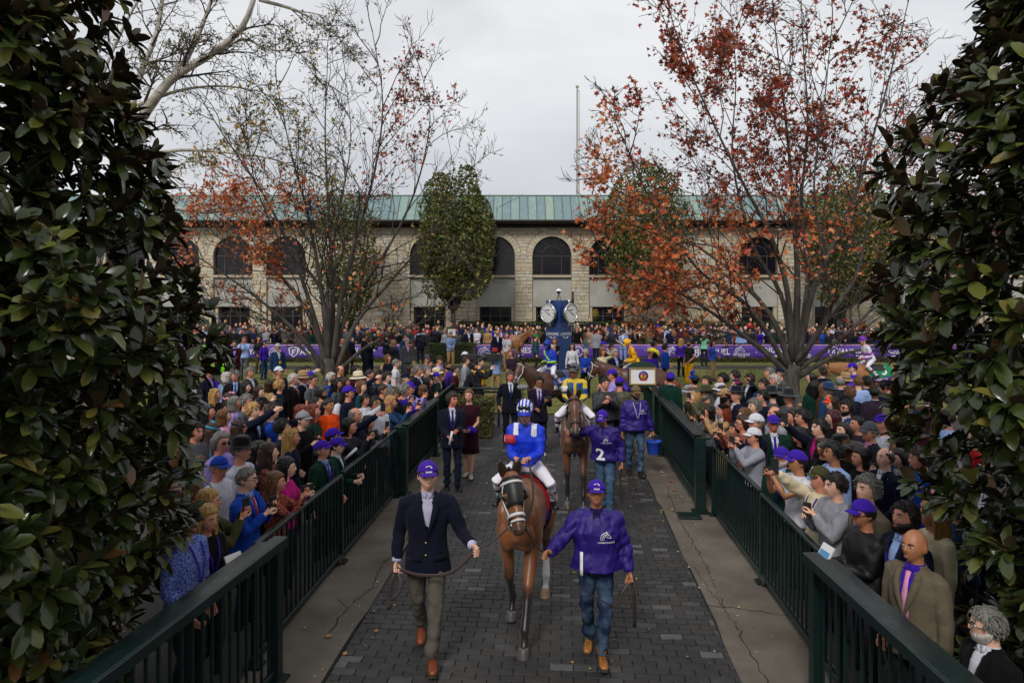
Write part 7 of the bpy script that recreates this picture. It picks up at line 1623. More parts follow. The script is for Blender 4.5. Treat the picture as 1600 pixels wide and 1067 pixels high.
# far horse under the red and white jockey, right, and chestnut behind the clock
R6 = rad(-60); h6 = Vector((18.7, 31.8, 0)); H6 = horse('dark horse far right under the jockey in red and white', h6, R6, (0.0, -1.0, 1.75), (0.05, -1.3, 1.3), [(0.13, -0.5, 0), (-0.13, -0.3, 0), (0.17, 0.85, 0), (-0.17, 0.7, 0)], (0.075, 0.032, 0.018), hero=False)
j6, _ = jockey(H6, 'jockey in white and red silks with orange cloth, far right', '#d8d4d8', lambda u, d: 1 if abs(u[0]) < 0.05 or abs(u[2] - 1.25) < 0.03 else 0, [(0.5, 0.04, 0.06)], '#d03040', skin='w', armband=False, hero=False); saddle(H6, (0.75, 0.18, 0.02), None); bridle(H6)
R7 = rad(70); h7 = Vector((-0.05, 34.8, 0)); H7 = horse('light chestnut horse with pink cloth walking behind the blue clock tower', h7, R7, (0.0, -1.05, 1.75), (0.0, -1.35, 1.3), [(0.13, -0.5, 0), (-0.13, -0.3, 0), (0.17, 0.85, 0), (-0.17, 0.7, 0)], (0.30, 0.13, 0.045), hero=False); saddle(H7, (0.62, 0.20, 0.34), None, [('6', 0.3, 1.1, 0.2)], tcol=(0.02, 0.02, 0.02)); bridle(H7)
# ================================================================ the crowd
CW = dict(nv=('#151b31', 'navy'), bk=('#131315', 'black'), gy=('#55575e', 'grey'), lg=('#8f9097', 'light grey'), wh=('#c4c4cc', 'white'), lb=('#93a9d2', 'light blue'), bl=('#1b47a0', 'royal blue'), pu=('#43259c', 'purple'), lv=('#9c8dc8', 'lavender'),
          dg=('#12372d', 'dark green'), br=('#46332a', 'brown'), tn=('#a08561', 'tan'), cr=('#cfc4a8', 'cream'), og=('#dc5215', 'orange'), rd=('#a3202a', 'red'), mg=('#ac1c76', 'magenta'), bu=('#47182a', 'burgundy'), ol=('#4a4a30', 'olive'), tl=('#14474e', 'dark teal'),
          cy=('#2a9cc4', 'bright cyan'), gn=('#2f7f45', 'green'), yl=('#d6a200', 'yellow'), ch=('#2a2c33', 'charcoal'), pk=('#cf93b2', 'pink'), bs=('#274368', 'blue'), pl=('#352939', 'plum'), tw=('#6a6253', 'taupe'), sb=('#8196bb', 'pale blue'), mt=('#7fbf9a', 'mint green'), li=('#7fcf1e', 'lime'))
HC = dict(bn=('#3b271a', 'brown'), db=('#211712', 'dark brown'), bk=('#110d0c', 'black'), bd=('#a98650', 'blond'), gr=('#77746f', 'grey'), wt=('#b9b4ad', 'white'), rd=('#74321a', 'auburn'), lb=('#6b4a2c', 'light brown'), mr=('#4d1526', 'dark red'))
HN = dict(short='short', crop='cropped', curly='curly', quiff='swept up', balding='thinning', long='long', wavy='long wavy', bob='bobbed', bun='tied up', pony='ponytailed', curlylong='long curly')
TN = dict(jacket='suit jacket', coat='coat', hoodie='hooded top', nylon='jacket', polo='short sleeved shirt', shirt='top', dress='dress')
HTN = dict(cap='cap', caplogo='cap', fedora='fedora', trooper='flat brimmed campaign hat', cowboy='cowboy hat', panama='straw hat', bucket='brimmed hat', widehat='wide hat', flatcap='flat cap', fascinator='fascinator', headband='bow headband')
POSE = {'stand2': dict(hl=(0.25, -0.08, 0.83), hr=(-0.22, -0.16, 0.92), head=(-0.35, 0.06, 0.04), twist=-0.08), 'stand3': dict(hl=(0.20, -0.20, 0.95), hr=(-0.26, -0.04, 0.82), head=(0.15, -0.14, -0.05), lean=0.04), 'stand': dict(hl=(0.27, -0.05, 0.82), hr=(-0.27, -0.02, 0.82), head=(0.0, 0.0, 0)), 'look': dict(hl=(0.26, -0.10, 0.84), hr=(-0.25, -0.06, 0.84), head=(0.35, -0.02, 0.03), twist=0.1), 'phone': dict(hl=(0.05, -0.34, 1.49), hr=(-0.06, -0.34, 1.46), gl='phone', gr='phone', el=(0.5, 0.2, -1), er=(-0.5, 0.2, -1), head=(0, 0.02, 0)),
        'low': dict(hl=(0.05, -0.27, 1.36), hr=(-0.08, -0.27, 1.30), gl='phone', gr='phone', el=(0.5, 0.2, -1), er=(-0.5, 0.2, -1), head=(0.08, 0.05, 0)), 'reach': dict(hl=(0.24, -0.02, 0.84), hr=(-0.10, -0.50, 1.70), gr='phone', er=(-0.5, 0.2, -0.8), head=(-0.05, -0.08, 0), lean=0.05),
        'fold': dict(hl=(0.03, -0.26, 1.08), hr=(-0.04, -0.25, 1.04), gl='fist', gr='fist', head=(-0.15, 0.03, 0)), 'book': dict(hl=(0.10, -0.34, 1.16), hr=(-0.08, -0.34, 1.12), gl='fist', gr='fist', head=(0.05, 0.10, 0)), 'lean': dict(lean=0.35, hl=(0.2, -0.52, 1.03), hr=(-0.12, -0.52, 1.03), gl='fist', gr='fist', head=(0, -0.2, 0)),
        'ear': dict(hl=(0.13, -0.10, 1.62), hr=(-0.26, -0.05, 0.84), gl='phone', el=(1.0, -0.3, -0.6), head=(0, 0, 0))}
_K, _B, _T, _X = {}, {}, {}, {}
def K(pose, fem):
    if (pose, fem) not in _K: _K[(pose, fem)] = skel(fem=fem, **POSE[pose])
    return _K[(pose, fem)]
def cbody(pose, fem):
    key = (pose, fem)
    if key not in _B: _B[key] = body_mesh(K(pose, fem), False)
    return _B[key]
def ctop(pose, fem, kind, vz):
    key = (pose, fem, kind, bool(vz))
    if key not in _T: _T[key] = top_mesh(K(pose, fem), kind, vz, 0.066, False, len(_T) + 3, [M_NYLON if kind == 'nylon' else M_CLOTH])
    return _T[key]
def cx(pose, fem, what, fn):
    key = (pose, fem, what)
    if key not in _X: _X[key] = fn()
    return _X[key]
M_FLORAL = mat('floral', objcol=True, rough=0.85, tint=(0.55, 0.16, 0.08), tscale=48, tamt=0.9, spec=0.2)
M_SPRIG = mat('sprigged', objcol=True, rough=0.85, tint=(0.45, 0.50, 0.65), tscale=70, tamt=0.7, spec=0.2)
M_CHECK = mat('checked', objcol=True, rough=0.85, tint=(0.22, 0.24, 0.42), tscale=26, tamt=0.35, spec=0.2, stretch=(1, 1, 0.1))
PEOPLE = []
def crowd_person(rec, detail=True):
    x, y, sex, hr, ht, tp, pose, yaw, ex = rec[:9]; fem = sex == 'f'; child = 'child' in ex
    if pose == 'stand': pose = ('stand', 'stand2', 'stand3')[(x * 5 + y) % 3]
    X, Yw, h = rec[9]; k = K(pose, fem); sc = h / (1.765 + (0.02 if ht else 0)); yw = rad(yaw)
    sk = ex.get('skin', 'w2' if (x * 7 + y) % 3 else 'p'); col = CW[tp[1]][0]
    o = link('person', cbody(pose, fem), color=hexc(SKIN[sk]), loc=(X, Yw, 0), rotz=yw); o.scale = (sc,) * 3
    vz = 1.07 if tp[0] in ('jacket', 'coat') else None
    t = link({'jacket': 'jacket', 'nylon': 'jacket', 'hoodie': 'sweatshirt', 'polo': 'shirt', 'shirt': 'shirt', 'coat': 'coat', 'dress': 'dress'}[tp[0]], ctop(pose, fem, tp[0], vz), o, color=hexc(col))
    mm = M_FLORAL if 'floral' in ex else M_SPRIG if 'sprig' in ex else M_CHECK if 'check' in ex else None
    if mm: t.material_slots[0].link = 'OBJECT'; t.material_slots[0].material = mm
    if vz:
        link('shirt', cx(pose, fem, 'shirt', lambda: shirt_mesh(k)), o, color=hexc(CW[ex.get('shirt', 'wh')][0])); link('lapel', cx(pose, fem, 'lapel' + tp[0], lambda: lapel_mesh(k, tp[0], 1.07, 0.066)), o, color=hexc(col))
        if ex.get('tie'): link('tie', cx(pose, fem, 'tie', lambda: strip_mesh(k, 'jacket', [(0, z) for z in np.linspace(1.455, 1.09, 7)], [0.042, 0.034, 0.04, 0.048, 0.055, 0.06, 0.06], 0.002, 'tie', M_CLOTH)), o, color=hexc(CW[ex['tie']][0]))
    if 'lan' in ex:
        def lan():
            mb = MB(); P = prof(tp[0], fem)
            for s in (-1, 1):
                pts = [(s * (0.078 - 0.073 * t_ ** 1.2), 1.45 - 0.34 * t_) for t_ in np.linspace(0, 1, 7)]; G = np.array([[(a - 0.009 + 0.018 * u, torso_y(P, a - 0.009 + 0.018 * u, z) - 0.020, z) for u in (0, 1)] for a, z in pts]); mb.grid(warp(G.reshape(-1, 3), k['p']['lean'], k['p']['twist']).reshape(G.shape), thick=0.003)
            return mb.mesh('lanyard', [M_CLOTH])
        link('lanyard', cx(pose, fem, 'lan' + tp[0], lan), o, color=hexc(CW[ex['lan'] if isinstance(ex['lan'], str) else 'pu'][0]))
    if 'badge' in ex: link('badge', cx(pose, fem, 'badge', lambda: strip_mesh(k, tp[0], [(0.03, z) for z in (1.16, 1.10, 1.05)], 0.08, 0.026, 'badge', M_PLAIN)), o, color=hexc(CW[ex['badge']][0]))
    if detail: link('trousers', cx(pose, fem, 'tr', lambda: trousers_mesh(k, False)), o, color=hexc(CW[ex.get('leg', 'ch')][0]))
    if 'feet' in ex:
        for i in range(2): link('shoe', shoe_mesh('shoe'), o, color=hexc('#1c1512'), mat=Matrix.Translation(k['leg'][i][2]))
    hm = k['head']
    if hr: link('hair', hair_mesh(hr[0], fem), o, color=hexc(HC[hr[1]][0]), mat=hm)
    if 'beard' in ex: link('beard', beard_mesh(), o, color=hexc(HC[ex['beard'] if isinstance(ex['beard'], str) else hr[1]][0]), mat=hm)
    if ht: m_ = hat_mesh(ht[0]); link(HATM[ht[0] + '_n'], m_, o, color=hexc(CW[ht[1]][0]), mat=hm)
    if 'shades' in ex or 'specs' in ex: link('glasses', glasses_mesh('shades' in ex), o, color=hexc('#101012'), mat=hm)
    if 'vest' in ex:
        def vest():
            P = prof('shirt', False); mb = MB()
            for f_ in (-1, 1):
                G = [[(x_, torso_y(P, x_, z, f_) + f_ * 0.022, z) for x_ in np.linspace(-0.15, 0.15, 9)] for z in np.linspace(1.0, 1.43, 6)]; mb.grid(np.array(G), thick=0.005)
            return mb.mesh('vest', [M_CLOTH])
        link('vest', cx(pose, fem, 'vest', vest), o, color=hexc(CW[ex['vest']][0]))
    if 'pack' in ex: mb = MB(); mb.ell((0, 0.20, 1.22), (0.15, 0.10, 0.22), 14, 10); link('backpack', mb, o, mats=[M_CLOTH], color=hexc(CW[ex['pack']][0]))
    PEOPLE.append((o, rec)); return o, k, sc, yw
def parse(txt):
    out = []
    for ln in txt.strip().splitlines():
        q = ln.split(); ex = {}
        if len(q) > 8:
            for e in q[8].split(','):
                a = e.split('='); ex[a[0]] = a[1] if len(a) > 1 else True
        two = lambda s: None if s == '-' else s.split(':')
        out.append([int(q[0]), int(q[1]), q[2], two(q[3]), two(q[4]), two(q[5]), q[6], float(q[7]), ex])
    return out
LEFT = parse('''
291 787 m crop:gr cap:bk shirt:bl stand 85 sprig,lan
321 790 f long:bd - shirt:bk book 62 lan
325 766 f bob:bd - coat:ol phone 105 leg=nv
305 736 f long:lb - shirt:og look 118 floral
341 711 m crop:gr cap:bl shirt:wh stand 84 specs,check
311 714 f long:lb - polo:lb stand 25 child
344 675 m pony:gr - shirt:lv stand 84 shades
376 685 m crop:gr fedora:bk shirt:wh stand 82 check,lan
383 730 m crop:gr - jacket:bl low 84 specs,shirt=lb,lan,tie=rd
420 693 f long:bn - shirt:nv look 88 floral
404 690 f long:bk - shirt:ch stand 90
430 738 f wavy:lb - shirt:bu phone 96 floral
446 715 f long:bk - shirt:mg low 94
502 687 m crop:gr cap:pu jacket:dg stand 72 shirt=lb,tie=pu,lan
524 682 m crop:db cap:pu jacket:dg book 84 lan
519 668 m crop:db cap:pu shirt:nv stand 90
545 654 f bob:bk - shirt:ch phone 80
455 668 f long:bd fascinator:nv shirt:nv stand 92
472 641 m crop:bn cap:lg shirt:bk low 66
489 632 f curlylong:rd - shirt:dg stand 84
513 622 m crop:db - hoodie:og stand 74 skin=t
393 630 m quiff:bd - jacket:nv reach 76 shirt=lb
424 632 m curly:bn - polo:bl stand 104
408 620 m short:bk cap:bk shirt:gy stand 92
358 613 f long:bn headband:pk shirt:tl phone 14 shades
336 608 f wavy:bd - shirt:bk look 70
325 633 f long:bk - shirt:bk stand 82
333 660 f long:bn headband:cy shirt:cy stand 140
373 655 f long:bn headband:nv shirt:pl stand 125 floral
368 579 m short:gr - jacket:bk stand 24 shirt=lb,tie=bs
353 582 f bob:wt - shirt:sb stand 165
325 574 m short:db - jacket:nv stand 80 shirt=lv,lan
338 576 f long:bn headband:pu shirt:pu stand 88
390 574 m short:gr - jacket:ch stand 74
358 567 m crop:db cap:dg jacket:gy stand 120
384 597 f long:bk - shirt:bk stand 84
404 604 f bob:bn - shirt:lg phone 80
421 594 f bob:bn - shirt:tn stand 128
436 594 f curly:bd - shirt:nv stand 100
435 572 m crop:bn cap:wh shirt:nv stand 58
467 574 m short:bn - shirt:lb reach 82
458 584 m short:wt - jacket:bk stand 80 tie=rd
473 581 m crop:gr panama:tn jacket:nv stand 86
488 585 m crop:db - polo:gy stand 86 specs
501 602 m short:db cap:gy shirt:ch stand 84 beard
384 616 m short:gr - shirt:gy stand 98
366 620 f bob:gr - shirt:lv stand 95
470 633 f bob:rd - shirt:rd stand 92 floral
491 622 f bob:bk - shirt:ch stand 90
543 602 m crop:db cap:pu shirt:nv stand 80 pack=wh
558 582 m crop:gr panama:cr shirt:nv reach 82
526 592 f curlylong:bk - shirt:gy stand 86
539 590 f long:bn - shirt:ol stand 88
570 616 m short:db - shirt:wh fold 62 child
586 619 m short:bk - shirt:wh reach 42 specs,skin=t
553 637 m balding:gr - shirt:nv reach 72
592 580 m short:db - nylon:nv stand 75
604 581 m curly:bn - shirt:sb stand 82
610 619 f long:bd - shirt:bs phone 90
613 603 m short:gr cap:ol shirt:bk phone 84
631 601 m curly:gr - shirt:pu low 84
633 582 m crop:gr cap:nv jacket:nv stand 76
639 596 m crop:gr cap:pu shirt:lv phone 76
652 571 m short:gr - jacket:nv stand 72
667 572 m short:gr - nylon:nv stand 70
661 602 f bob:lb - shirt:bk phone 92
669 590 f long:bk - shirt:bk stand 86
682 576 f long:bd panama:cr shirt:wh stand 76 floral
688 586 f wavy:bd - shirt:bk stand 80
697 581 m crop:db cap:pu shirt:dg stand 75
698 565 m crop:bk - nylon:pu stand 60 beard,skin=t
710 571 m crop:bk - shirt:bu stand 92
717 578 m short:lb - shirt:bk stand 90
730 564 m short:bk - jacket:ch lean 78 beard
744 565 f bun:bn - shirt:nv stand 84 lan=lv
667 553 m short:db cap:gy nylon:gy phone 28
686 555 m crop:bn cap:br shirt:lv stand 82
641 571 f bob:bn - shirt:br phone 84
606 554 f wavy:lb - shirt:nv stand 60 pack=tn
618 561 m crop:gr - polo:wh stand 100
531 571 m balding:bn - shirt:nv stand 80 specs
517 583 f curly:wt - shirt:bl stand 82
556 571 m short:db - shirt:bu phone 72
478 572 m short:db - shirt:sb stand 88
484 580 m crop:db cap:pu nylon:pu stand 80
577 577 m crop:db - jacket:ch stand 84
565 596 f bob:lb - shirt:tl stand 86
598 600 m crop:bn - shirt:bk phone 86
350 640 f bob:lb - shirt:pk stand 100
440 655 m short:bk - polo:ch stand 95
575 650 f long:db - shirt:ch phone 84
300 590 m short:db - jacket:ch stand 82
278 610 f bob:bn - shirt:lb stand 80
305 660 m short:bn - shirt:gy stand 84
282 690 f long:lb - shirt:bs stand 90
300 560 m short:gr - shirt:br stand 80
270 640 m short:bk - jacket:nv stand 84
268 740 f wavy:db - shirt:sb stand 95 floral
''')
RIGHT = parse('''
1051 581 m short:gr - shirt:lb stand -80 shades
1056 596 f long:rd - shirt:bk low -70
1036 591 f curlylong:rd - shirt:bs phone -100
1078 602 f bob:lb bucket:lg shirt:nv stand -86
1104 604 m short:gr cowboy:ol nylon:ol phone -80 beard=gr
1086 612 f wavy:bd - coat:tn stand -80
1085 585 f bun:bk fascinator:bl shirt:bk stand -95
1105 588 m short:bn - shirt:gy stand -68 beard
1130 584 m curly:bk - shirt:ch stand -82
1149 579 m short:db - shirt:lv stand -115
1151 592 f bun:bk headband:mg shirt:bk stand -95
1172 584 m short:bn - jacket:nv ear -70
1134 606 m crop:db cap:tn hoodie:lg stand -85 beard,skin=t
1152 605 m crop:gr fedora:nv jacket:nv stand -80
1126 599 f bob:db bucket:wh shirt:wh stand -86
1210 586 m curly:wt - jacket:bk stand -70
1194 592 m short:db - shirt:bs stand -48
1207 605 m crop:db trooper:ch shirt:gy stand -112
1232 609 m crop:db trooper:ch shirt:gy look -84 badge=yl
1179 624 m curly:gr - jacket:nv stand -72
1211 635 m balding:bn - shirt:lg stand -80
1131 629 f wavy:rd fascinator:bk coat:tn phone -92
1161 649 f bun:bn - shirt:pl phone -84 specs,floral
1165 638 f bob:lb - shirt:ol stand -80
1183 645 m crop:gr cap:wh shirt:nv low -84
1179 667 m crop:db cap:wh shirt:lg phone -80 check
1208 647 m crop:gr cap:pu jacket:dg stand -6 specs,tie=pu,lan,skin=r,badge=yl
1222 697 m crop:gr cap:pu jacket:dg stand -42 beard=wt,shirt=lb,tie=pu
1247 702 m crop:db cap:pu polo:wh phone -84 skin=t
1285 727 m crop:db cap:ol hoodie:cr reach -80 lan
1303 691 m quiff:bk - shirt:lb stand -84 skin=t
1286 686 f bob:bn - shirt:bk look -80
1307 739 m short:db - hoodie:lg low -85
1352 778 m crop:bk cap:pu nylon:bk book -84 specs,skin=t
1358 745 m curly:gr - jacket:tw stand -80 shirt=lv
1417 786 m short:db - jacket:nv stand -80 beard,shirt=lb,lan
1430 827 m - - jacket:tw stand -64 shirt=pu,tie=pk,skin=t
1546 950 m short:gr - jacket:bk stand -82 beard=wt,specs
1407 702 f bun:bk - coat:bk phone -84
1406 681 f bob:db - shirt:bs stand -92
1460 783 f wavy:bd - shirt:cr stand -80
1283 655 m short:db - jacket:nv reach -75 shirt=mg
1303 641 f long:mr - shirt:bk stand -80
1319 661 f pony:db - shirt:ch stand -80
1316 680 f long:lb widehat:bk shirt:bk book -86
1324 627 m curly:db - jacket:bs stand -80 shades,beard
1301 619 f bob:bn cap:og shirt:br fold -84
1295 599 m crop:gr fedora:bs jacket:bs stand -150
1322 617 m crop:db cap:bk shirt:nv stand -90
1361 659 m crop:gr flatcap:gy jacket:ch book -84 shirt=pk
1380 647 m crop:gr cap:pu shirt:wh stand -80 check
1396 650 f long:bd - shirt:tl stand -105
1415 655 m short:bn - jacket:ch stand -74
1367 603 m crop:bk - jacket:pl stand 180 skin=b
1401 607 m crop:gr fedora:tn jacket:tw stand 180
1328 604 m short:lb - jacket:nv stand 184
1341 588 m crop:lb - shirt:lb stand 178
1354 588 m short:db - jacket:nv stand 190
1313 588 m balding:gr - jacket:ch stand 182
1382 594 m short:bk - jacket:bk stand 176
1391 593 m crop:db cap:nv shirt:nv phone 185
1320 584 m crop:gr panama:tn jacket:nv stand 180
1286 574 m short:bn - jacket:nv stand 192
1268 583 f bun:bk - shirt:nv stand -125
1271 595 f long:bk - shirt:dg stand 180
1219 574 m crop:gr cap:nv shirt:gy stand -90
1288 599 f long:lb - shirt:br stand -150
1203 575 m short:gr - jacket:ch stand -95
1417 612 m crop:db cap:pu shirt:nv stand 180
1192 610 m short:bk - shirt:nv stand -78
1255 640 m short:bk - coat:bk stand -90
1250 668 f long:bk - shirt:bk low -82
1240 640 f long:db - shirt:dg stand -88
1345 700 f bob:db - shirt:bk stand -84
1440 700 m short:bn - shirt:bl stand -80
1500 770 f bob:bk - shirt:bs stand -80
1480 720 f long:lb - shirt:pk stand -80
1150 660 m short:bk - shirt:ch phone -84
1100 635 f bob:db - shirt:gy phone -84
1340 650 m crop:bk - shirt:pl stand -82
1385 700 m balding:bn - jacket:nv stand -80
1450 610 m short:bn - jacket:br stand 175
1480 640 m crop:db - shirt:lb stand -120
1440 650 f long:bn - shirt:bu stand -95
1475 690 m short:gr - jacket:gy stand -84
1520 670 f bob:db - shirt:rd stand -100
1550 730 m short:db - jacket:bk stand -84
1545 640 m short:bn - jacket:tn stand -100
''')
LAWN = parse('''
322 527 m crop:db - shirt:nv stand 18 vest=li,beard,leg=nv
347 535 m balding:gr - jacket:nv fold 42 shirt=lb
367 532 m short:db - jacket:bu fold 15 shirt=lv,lan,badge=wh
382 526 m short:lb - shirt:lb phone 8 leg=gy
404 525 f long:bk - nylon:bk stand 58 leg=ol
412 531 f bun:bk cap:pu shirt:pu stand 68 leg=bs
434 536 m crop:db cap:wh jacket:bs stand 40 badge=yl,leg=tn
340 552 m crop:db cap:ol shirt:li phone 10
535 529 m balding:bn - jacket:br stand 20 badge=yl,tie=pu,leg=br
546 523 m crop:gr - jacket:nv stand 165
569 522 m short:bk - jacket:bk stand 125 leg=bk
577 526 m crop:bk - jacket:nv phone 62 leg=nv,skin=b
603 519 m short:gr - jacket:nv fold 82 leg=nv
615 531 f long:bd - nylon:bk stand 30 shades,lan,leg=bk
631 522 m short:db - jacket:bs stand 62 leg=bs
636 528 m crop:gr flatcap:lg jacket:gy stand 28 shirt=pk,leg=gy
657 514 m short:bk - jacket:nv stand 205 leg=nv
678 509 m crop:db - shirt:pl phone 0 beard,leg=nv
704 519 m crop:db - shirt:sb fold 26 leg=tn,lan
732 513 m crop:db cowboy:br jacket:nv stand 18 leg=tn,lan,badge=yl
777 517 m - - jacket:nv stand 18 shades,lan,leg=ch
792 521 m - - polo:wh stand -42 leg=tn,lan
774 543 m crop:bn cap:rd polo:sb phone 165 leg=tn
726 549 m crop:db cap:wh shirt:gy phone 62
799 547 f bun:lb - shirt:pl fold -30
727 557 m short:bn - shirt:lg stand 98
749 559 m crop:bk - shirt:ch phone 80 vest=yl
837 522 m crop:db cap:gn nylon:tl stand 92
863 539 m short:wt - jacket:ch stand 62 shirt=lv
867 529 f long:lb - polo:bk fold -18
894 537 f long:bn - shirt:wh stand 0 shades
915 546 f curly:wt - shirt:bl fold -12 shades,leg=bk,lan
931 514 m short:bn - jacket:lg stand 152 leg=ch
915 520 f wavy:lb - shirt:tl fold 88 leg=bk,sprig
942 533 m crop:gr cap:pu nylon:bs stand 80
942 545 f bob:lb - shirt:cr ear 18
955 538 m crop:bk - jacket:ch stand 44 skin=t
961 546 m curly:wt - jacket:nv stand 20 shirt=lb
974 514 m short:bn bucket:nv jacket:sb fold -20 leg=sb
1022 533 m short:bk - jacket:bk stand 78 leg=bk
1016 545 m crop:gr cowboy:cr shirt:pu stand 4
1039 537 m short:bk - hoodie:bl stand 88 shades
1064 529 f long:bd - shirt:pu stand 152 leg=bk
1077 530 m crop:db cap:gy polo:ch stand -62 beard,leg=yl
1113 532 f bob:mr - nylon:bl fold 58 leg=tn
1100 519 f long:lb bucket:wh shirt:mt phone 148
958 576 m crop:db cap:pu shirt:lv low -88
968 588 m crop:db cap:pu nylon:ol stand 178
988 569 m crop:db cap:pu nylon:pu low -90
1047 581 m crop:db cap:pu jacket:dg stand 150
1333 566 m crop:db cap:pu nylon:pu low -88
945 590 m crop:bk - nylon:ch low 5
''')
def solve(recs, side):
    for q in recs:
        x, y, sex = q[:3]; ex = q[8]; hat = 0.02 if q[4] else 0.0
        h0 = (1.42 if sex == 'f' else 1.62) if 'child' in ex else (1.66 if sex == 'f' else 1.77) + hat + ((x * 13 + y * 7) % 9 - 4) * 0.008
        if side == 0: h0 += 0.02
        h = h0
        while True:
            Yw = (CAMH - h) * FPX / (y - HOR); X = (x - 800) / FPX * Yw; s = X * math.cos(PHI) - Yw * math.sin(PHI)
            lim = (-3.20 if Yw < 12 or Yw > 15.5 else -3.15) if side < 0 else 2.74
            if side == 0 or Yw > 19 or (side < 0 and s < lim) or (side > 0 and s > lim) or h < h0 - 0.20: break
            h -= 0.02
        if side and Yw < 19 and ((side < 0 and s > lim) or (side > 0 and s < lim)): X += (lim - s) / math.cos(PHI)
        q.append([X, Yw, h])
    for it in range(25):                   # ease bodies apart along the lines of sight, keeping each head where it is seen
        for i, a in enumerate(recs):
            for b in recs[i + 1:]:
                dx, dy = a[9][0] - b[9][0], a[9][1] - b[9][1]; d = math.hypot(dx, dy)
                if d < 0.40:
                    f, n = (a, b) if a[9][1] >= b[9][1] else (b, a)
                    for r_, sg in ((f, 1), (n, -1)):
                        Yn = r_[9][1] + sg * (0.40 - d) * 0.35; hn = CAMH - (r_[1] - HOR) / FPX * Yn; Xn = (r_[0] - 800) / FPX * Yn; sn = Xn * math.cos(PHI) - Yn * math.sin(PHI)
                        if 1.50 < hn < 1.93 and (side == 0 or Yn > 19 or (sn < -3.1 if side < 0 else sn > 2.68)): r_[9] = [Xn, Yn, hn]
solve(LEFT, -1); solve(RIGHT, 1); solve(LAWN, 0)
GRP = {-1: 'spectators behind the left railing', 1: 'spectators behind the right railing', 0: 'guests on the paddock lawn', 2: 'spectators behind the purple banners'}
def desc(rec):
    x, y, sex, hr, ht, tp, pose, yaw, ex = rec[:9]; child = 'child' in ex
    who = ('girl' if sex == 'f' else 'boy') if child else ('woman' if sex == 'f' else 'man')
    a = CW[tp[1]][1]; art = '' ; t = TN[tp[0]]
    if tp[0] == 'shirt' and sex == 'm': t = 'long sleeved shirt'
    if 'floral' in ex: t = 'floral ' + t
    elif 'sprig' in ex: t = 'patterned ' + t
    elif 'check' in ex: t = 'checked ' + t
    s = f'{who} in {a} {t}'
    if ht: s += f' and {CW[ht[1]][1]} {HTN[ht[0]]}'
    elif hr: s += f', {HN[hr[0]]} {HC[hr[1]][1]} hair'
    else: s += ', bald'
    return s
def extra(rec):
    ex = rec[8]; p = rec[6]
    for k_, v in (('shades', 'in sunglasses'), ('specs', 'wearing glasses'), ('beard', 'with beard'), ('vest', 'with lime vest'), ('pack', 'with backpack'), ('badge', 'with badge')):
        if k_ in ex: return v
    return {'phone': 'hands raised to face', 'reach': 'one arm raised', 'low': 'hands held in front', 'book': 'both hands in front', 'fold': 'hands together', 'lean': 'leaning on rail', 'ear': 'hand at ear'}.get(p, 'back turned' if 140 < abs(rec[7]) <= 220 else '')
def where(rec, side):
    Yw = rec[9][1]
    if side == 0: return 'on the lawn'
    if side == 2: return 'behind the ' + ('left' if rec[0] < 650 else 'right') + ' banner'
    sd = 'left' if side < 0 else 'right'
    return (f'at the nearest {sd} railing' if Yw < 7.4 else f'behind the low {sd} railing' if Yw < 11.8 else f'behind the {sd} gate' if Yw < 16 else f'near the {sd} maple' if abs(rec[0] - (516 if side < 0 else 1238)) < 70 else f'at the back of the {sd} crowd')
OVER = {(502, 687): 'stern usher in dark green jacket and purple cap standing upright at the left railing', (524, 682): 'usher in dark green jacket and purple cap stooping behind the stern usher', (1207, 605): 'trooper in grey shirt and campaign hat seen from behind beside the maple trunk', (1232, 609): 'trooper in grey shirt and campaign hat with yellow badge, in profile', (1208, 647): 'usher in dark green jacket, glasses and purple cap facing the camera', (1222, 697): 'white bearded usher in dark green jacket and purple cap at the right railing', (1546, 950): 'grey haired bearded man with glasses in black jacket at bottom right'}
def label_all(groups):
    L = []
    for recs, side in groups:
        for o, rec in recs: L.append([o, rec, side, desc(rec), extra(rec), where(rec, side)])
    from collections import Counter
    txt = lambda q, n: q[3] + (' ' + q[4] if n >= 1 and q[4] else '') + (' ' + q[5] if n >= 0 else '')
    lab = [txt(q, 0) for q in L]; c = Counter(lab)
    for i, q in enumerate(L):
        if c[lab[i]] > 1: lab[i] = txt(q, 1)
    for rnd in range(6):
        c = Counter(lab)
        for i, q in enumerate(L):
            if c[lab[i]] > 1:
                P = q[1][9]; best = sorted((math.hypot(P[0] - r[1][9][0], P[1] - r[1][9][1]), j) for j, r in enumerate(L) if j != i and r[2] == q[2]); nb = L[best[rnd][1]]; n3 = nb[1]
                nm = ('woman' if n3[2] == 'f' else 'man') + ' in ' + CW[n3[5][1]][1] + (' and ' + CW[n3[4][1]][1] + ' ' + HTN[n3[4][0]].split()[-1] if n3[4] else '')
                lab[i] = (q[3] + ' beside the ' + nm)
    for i, q in enumerate(L):
        w = lab[i].split()
        if len(w) > 16: lab[i] = ' '.join((q[3] + ' ' + q[5]).split()[:16])
        lab[i] = OVER.get((q[1][0], q[1][1]), lab[i]); q[0]['label'] = lab[i]; q[0]['category'] = 'person'; q[0]['group'] = GRP[q[2]]
    return L
M_SCREENLIT = mat('phone_screen', (0.05, 0.06, 0.08), rough=0.15)
BYSIDE = []; NPH = 0
_ph = MB(); _ph.box((0, 0, 0.02), (0.074, 0.010, 0.150), bev=0.004); _ph.box((0, 0.0056, 0.02), (0.066, 0.001, 0.138), mat=1); PHONE = _ph.mesh('phone', [M_BLACK, M_SCREENLIT])
HELD = []
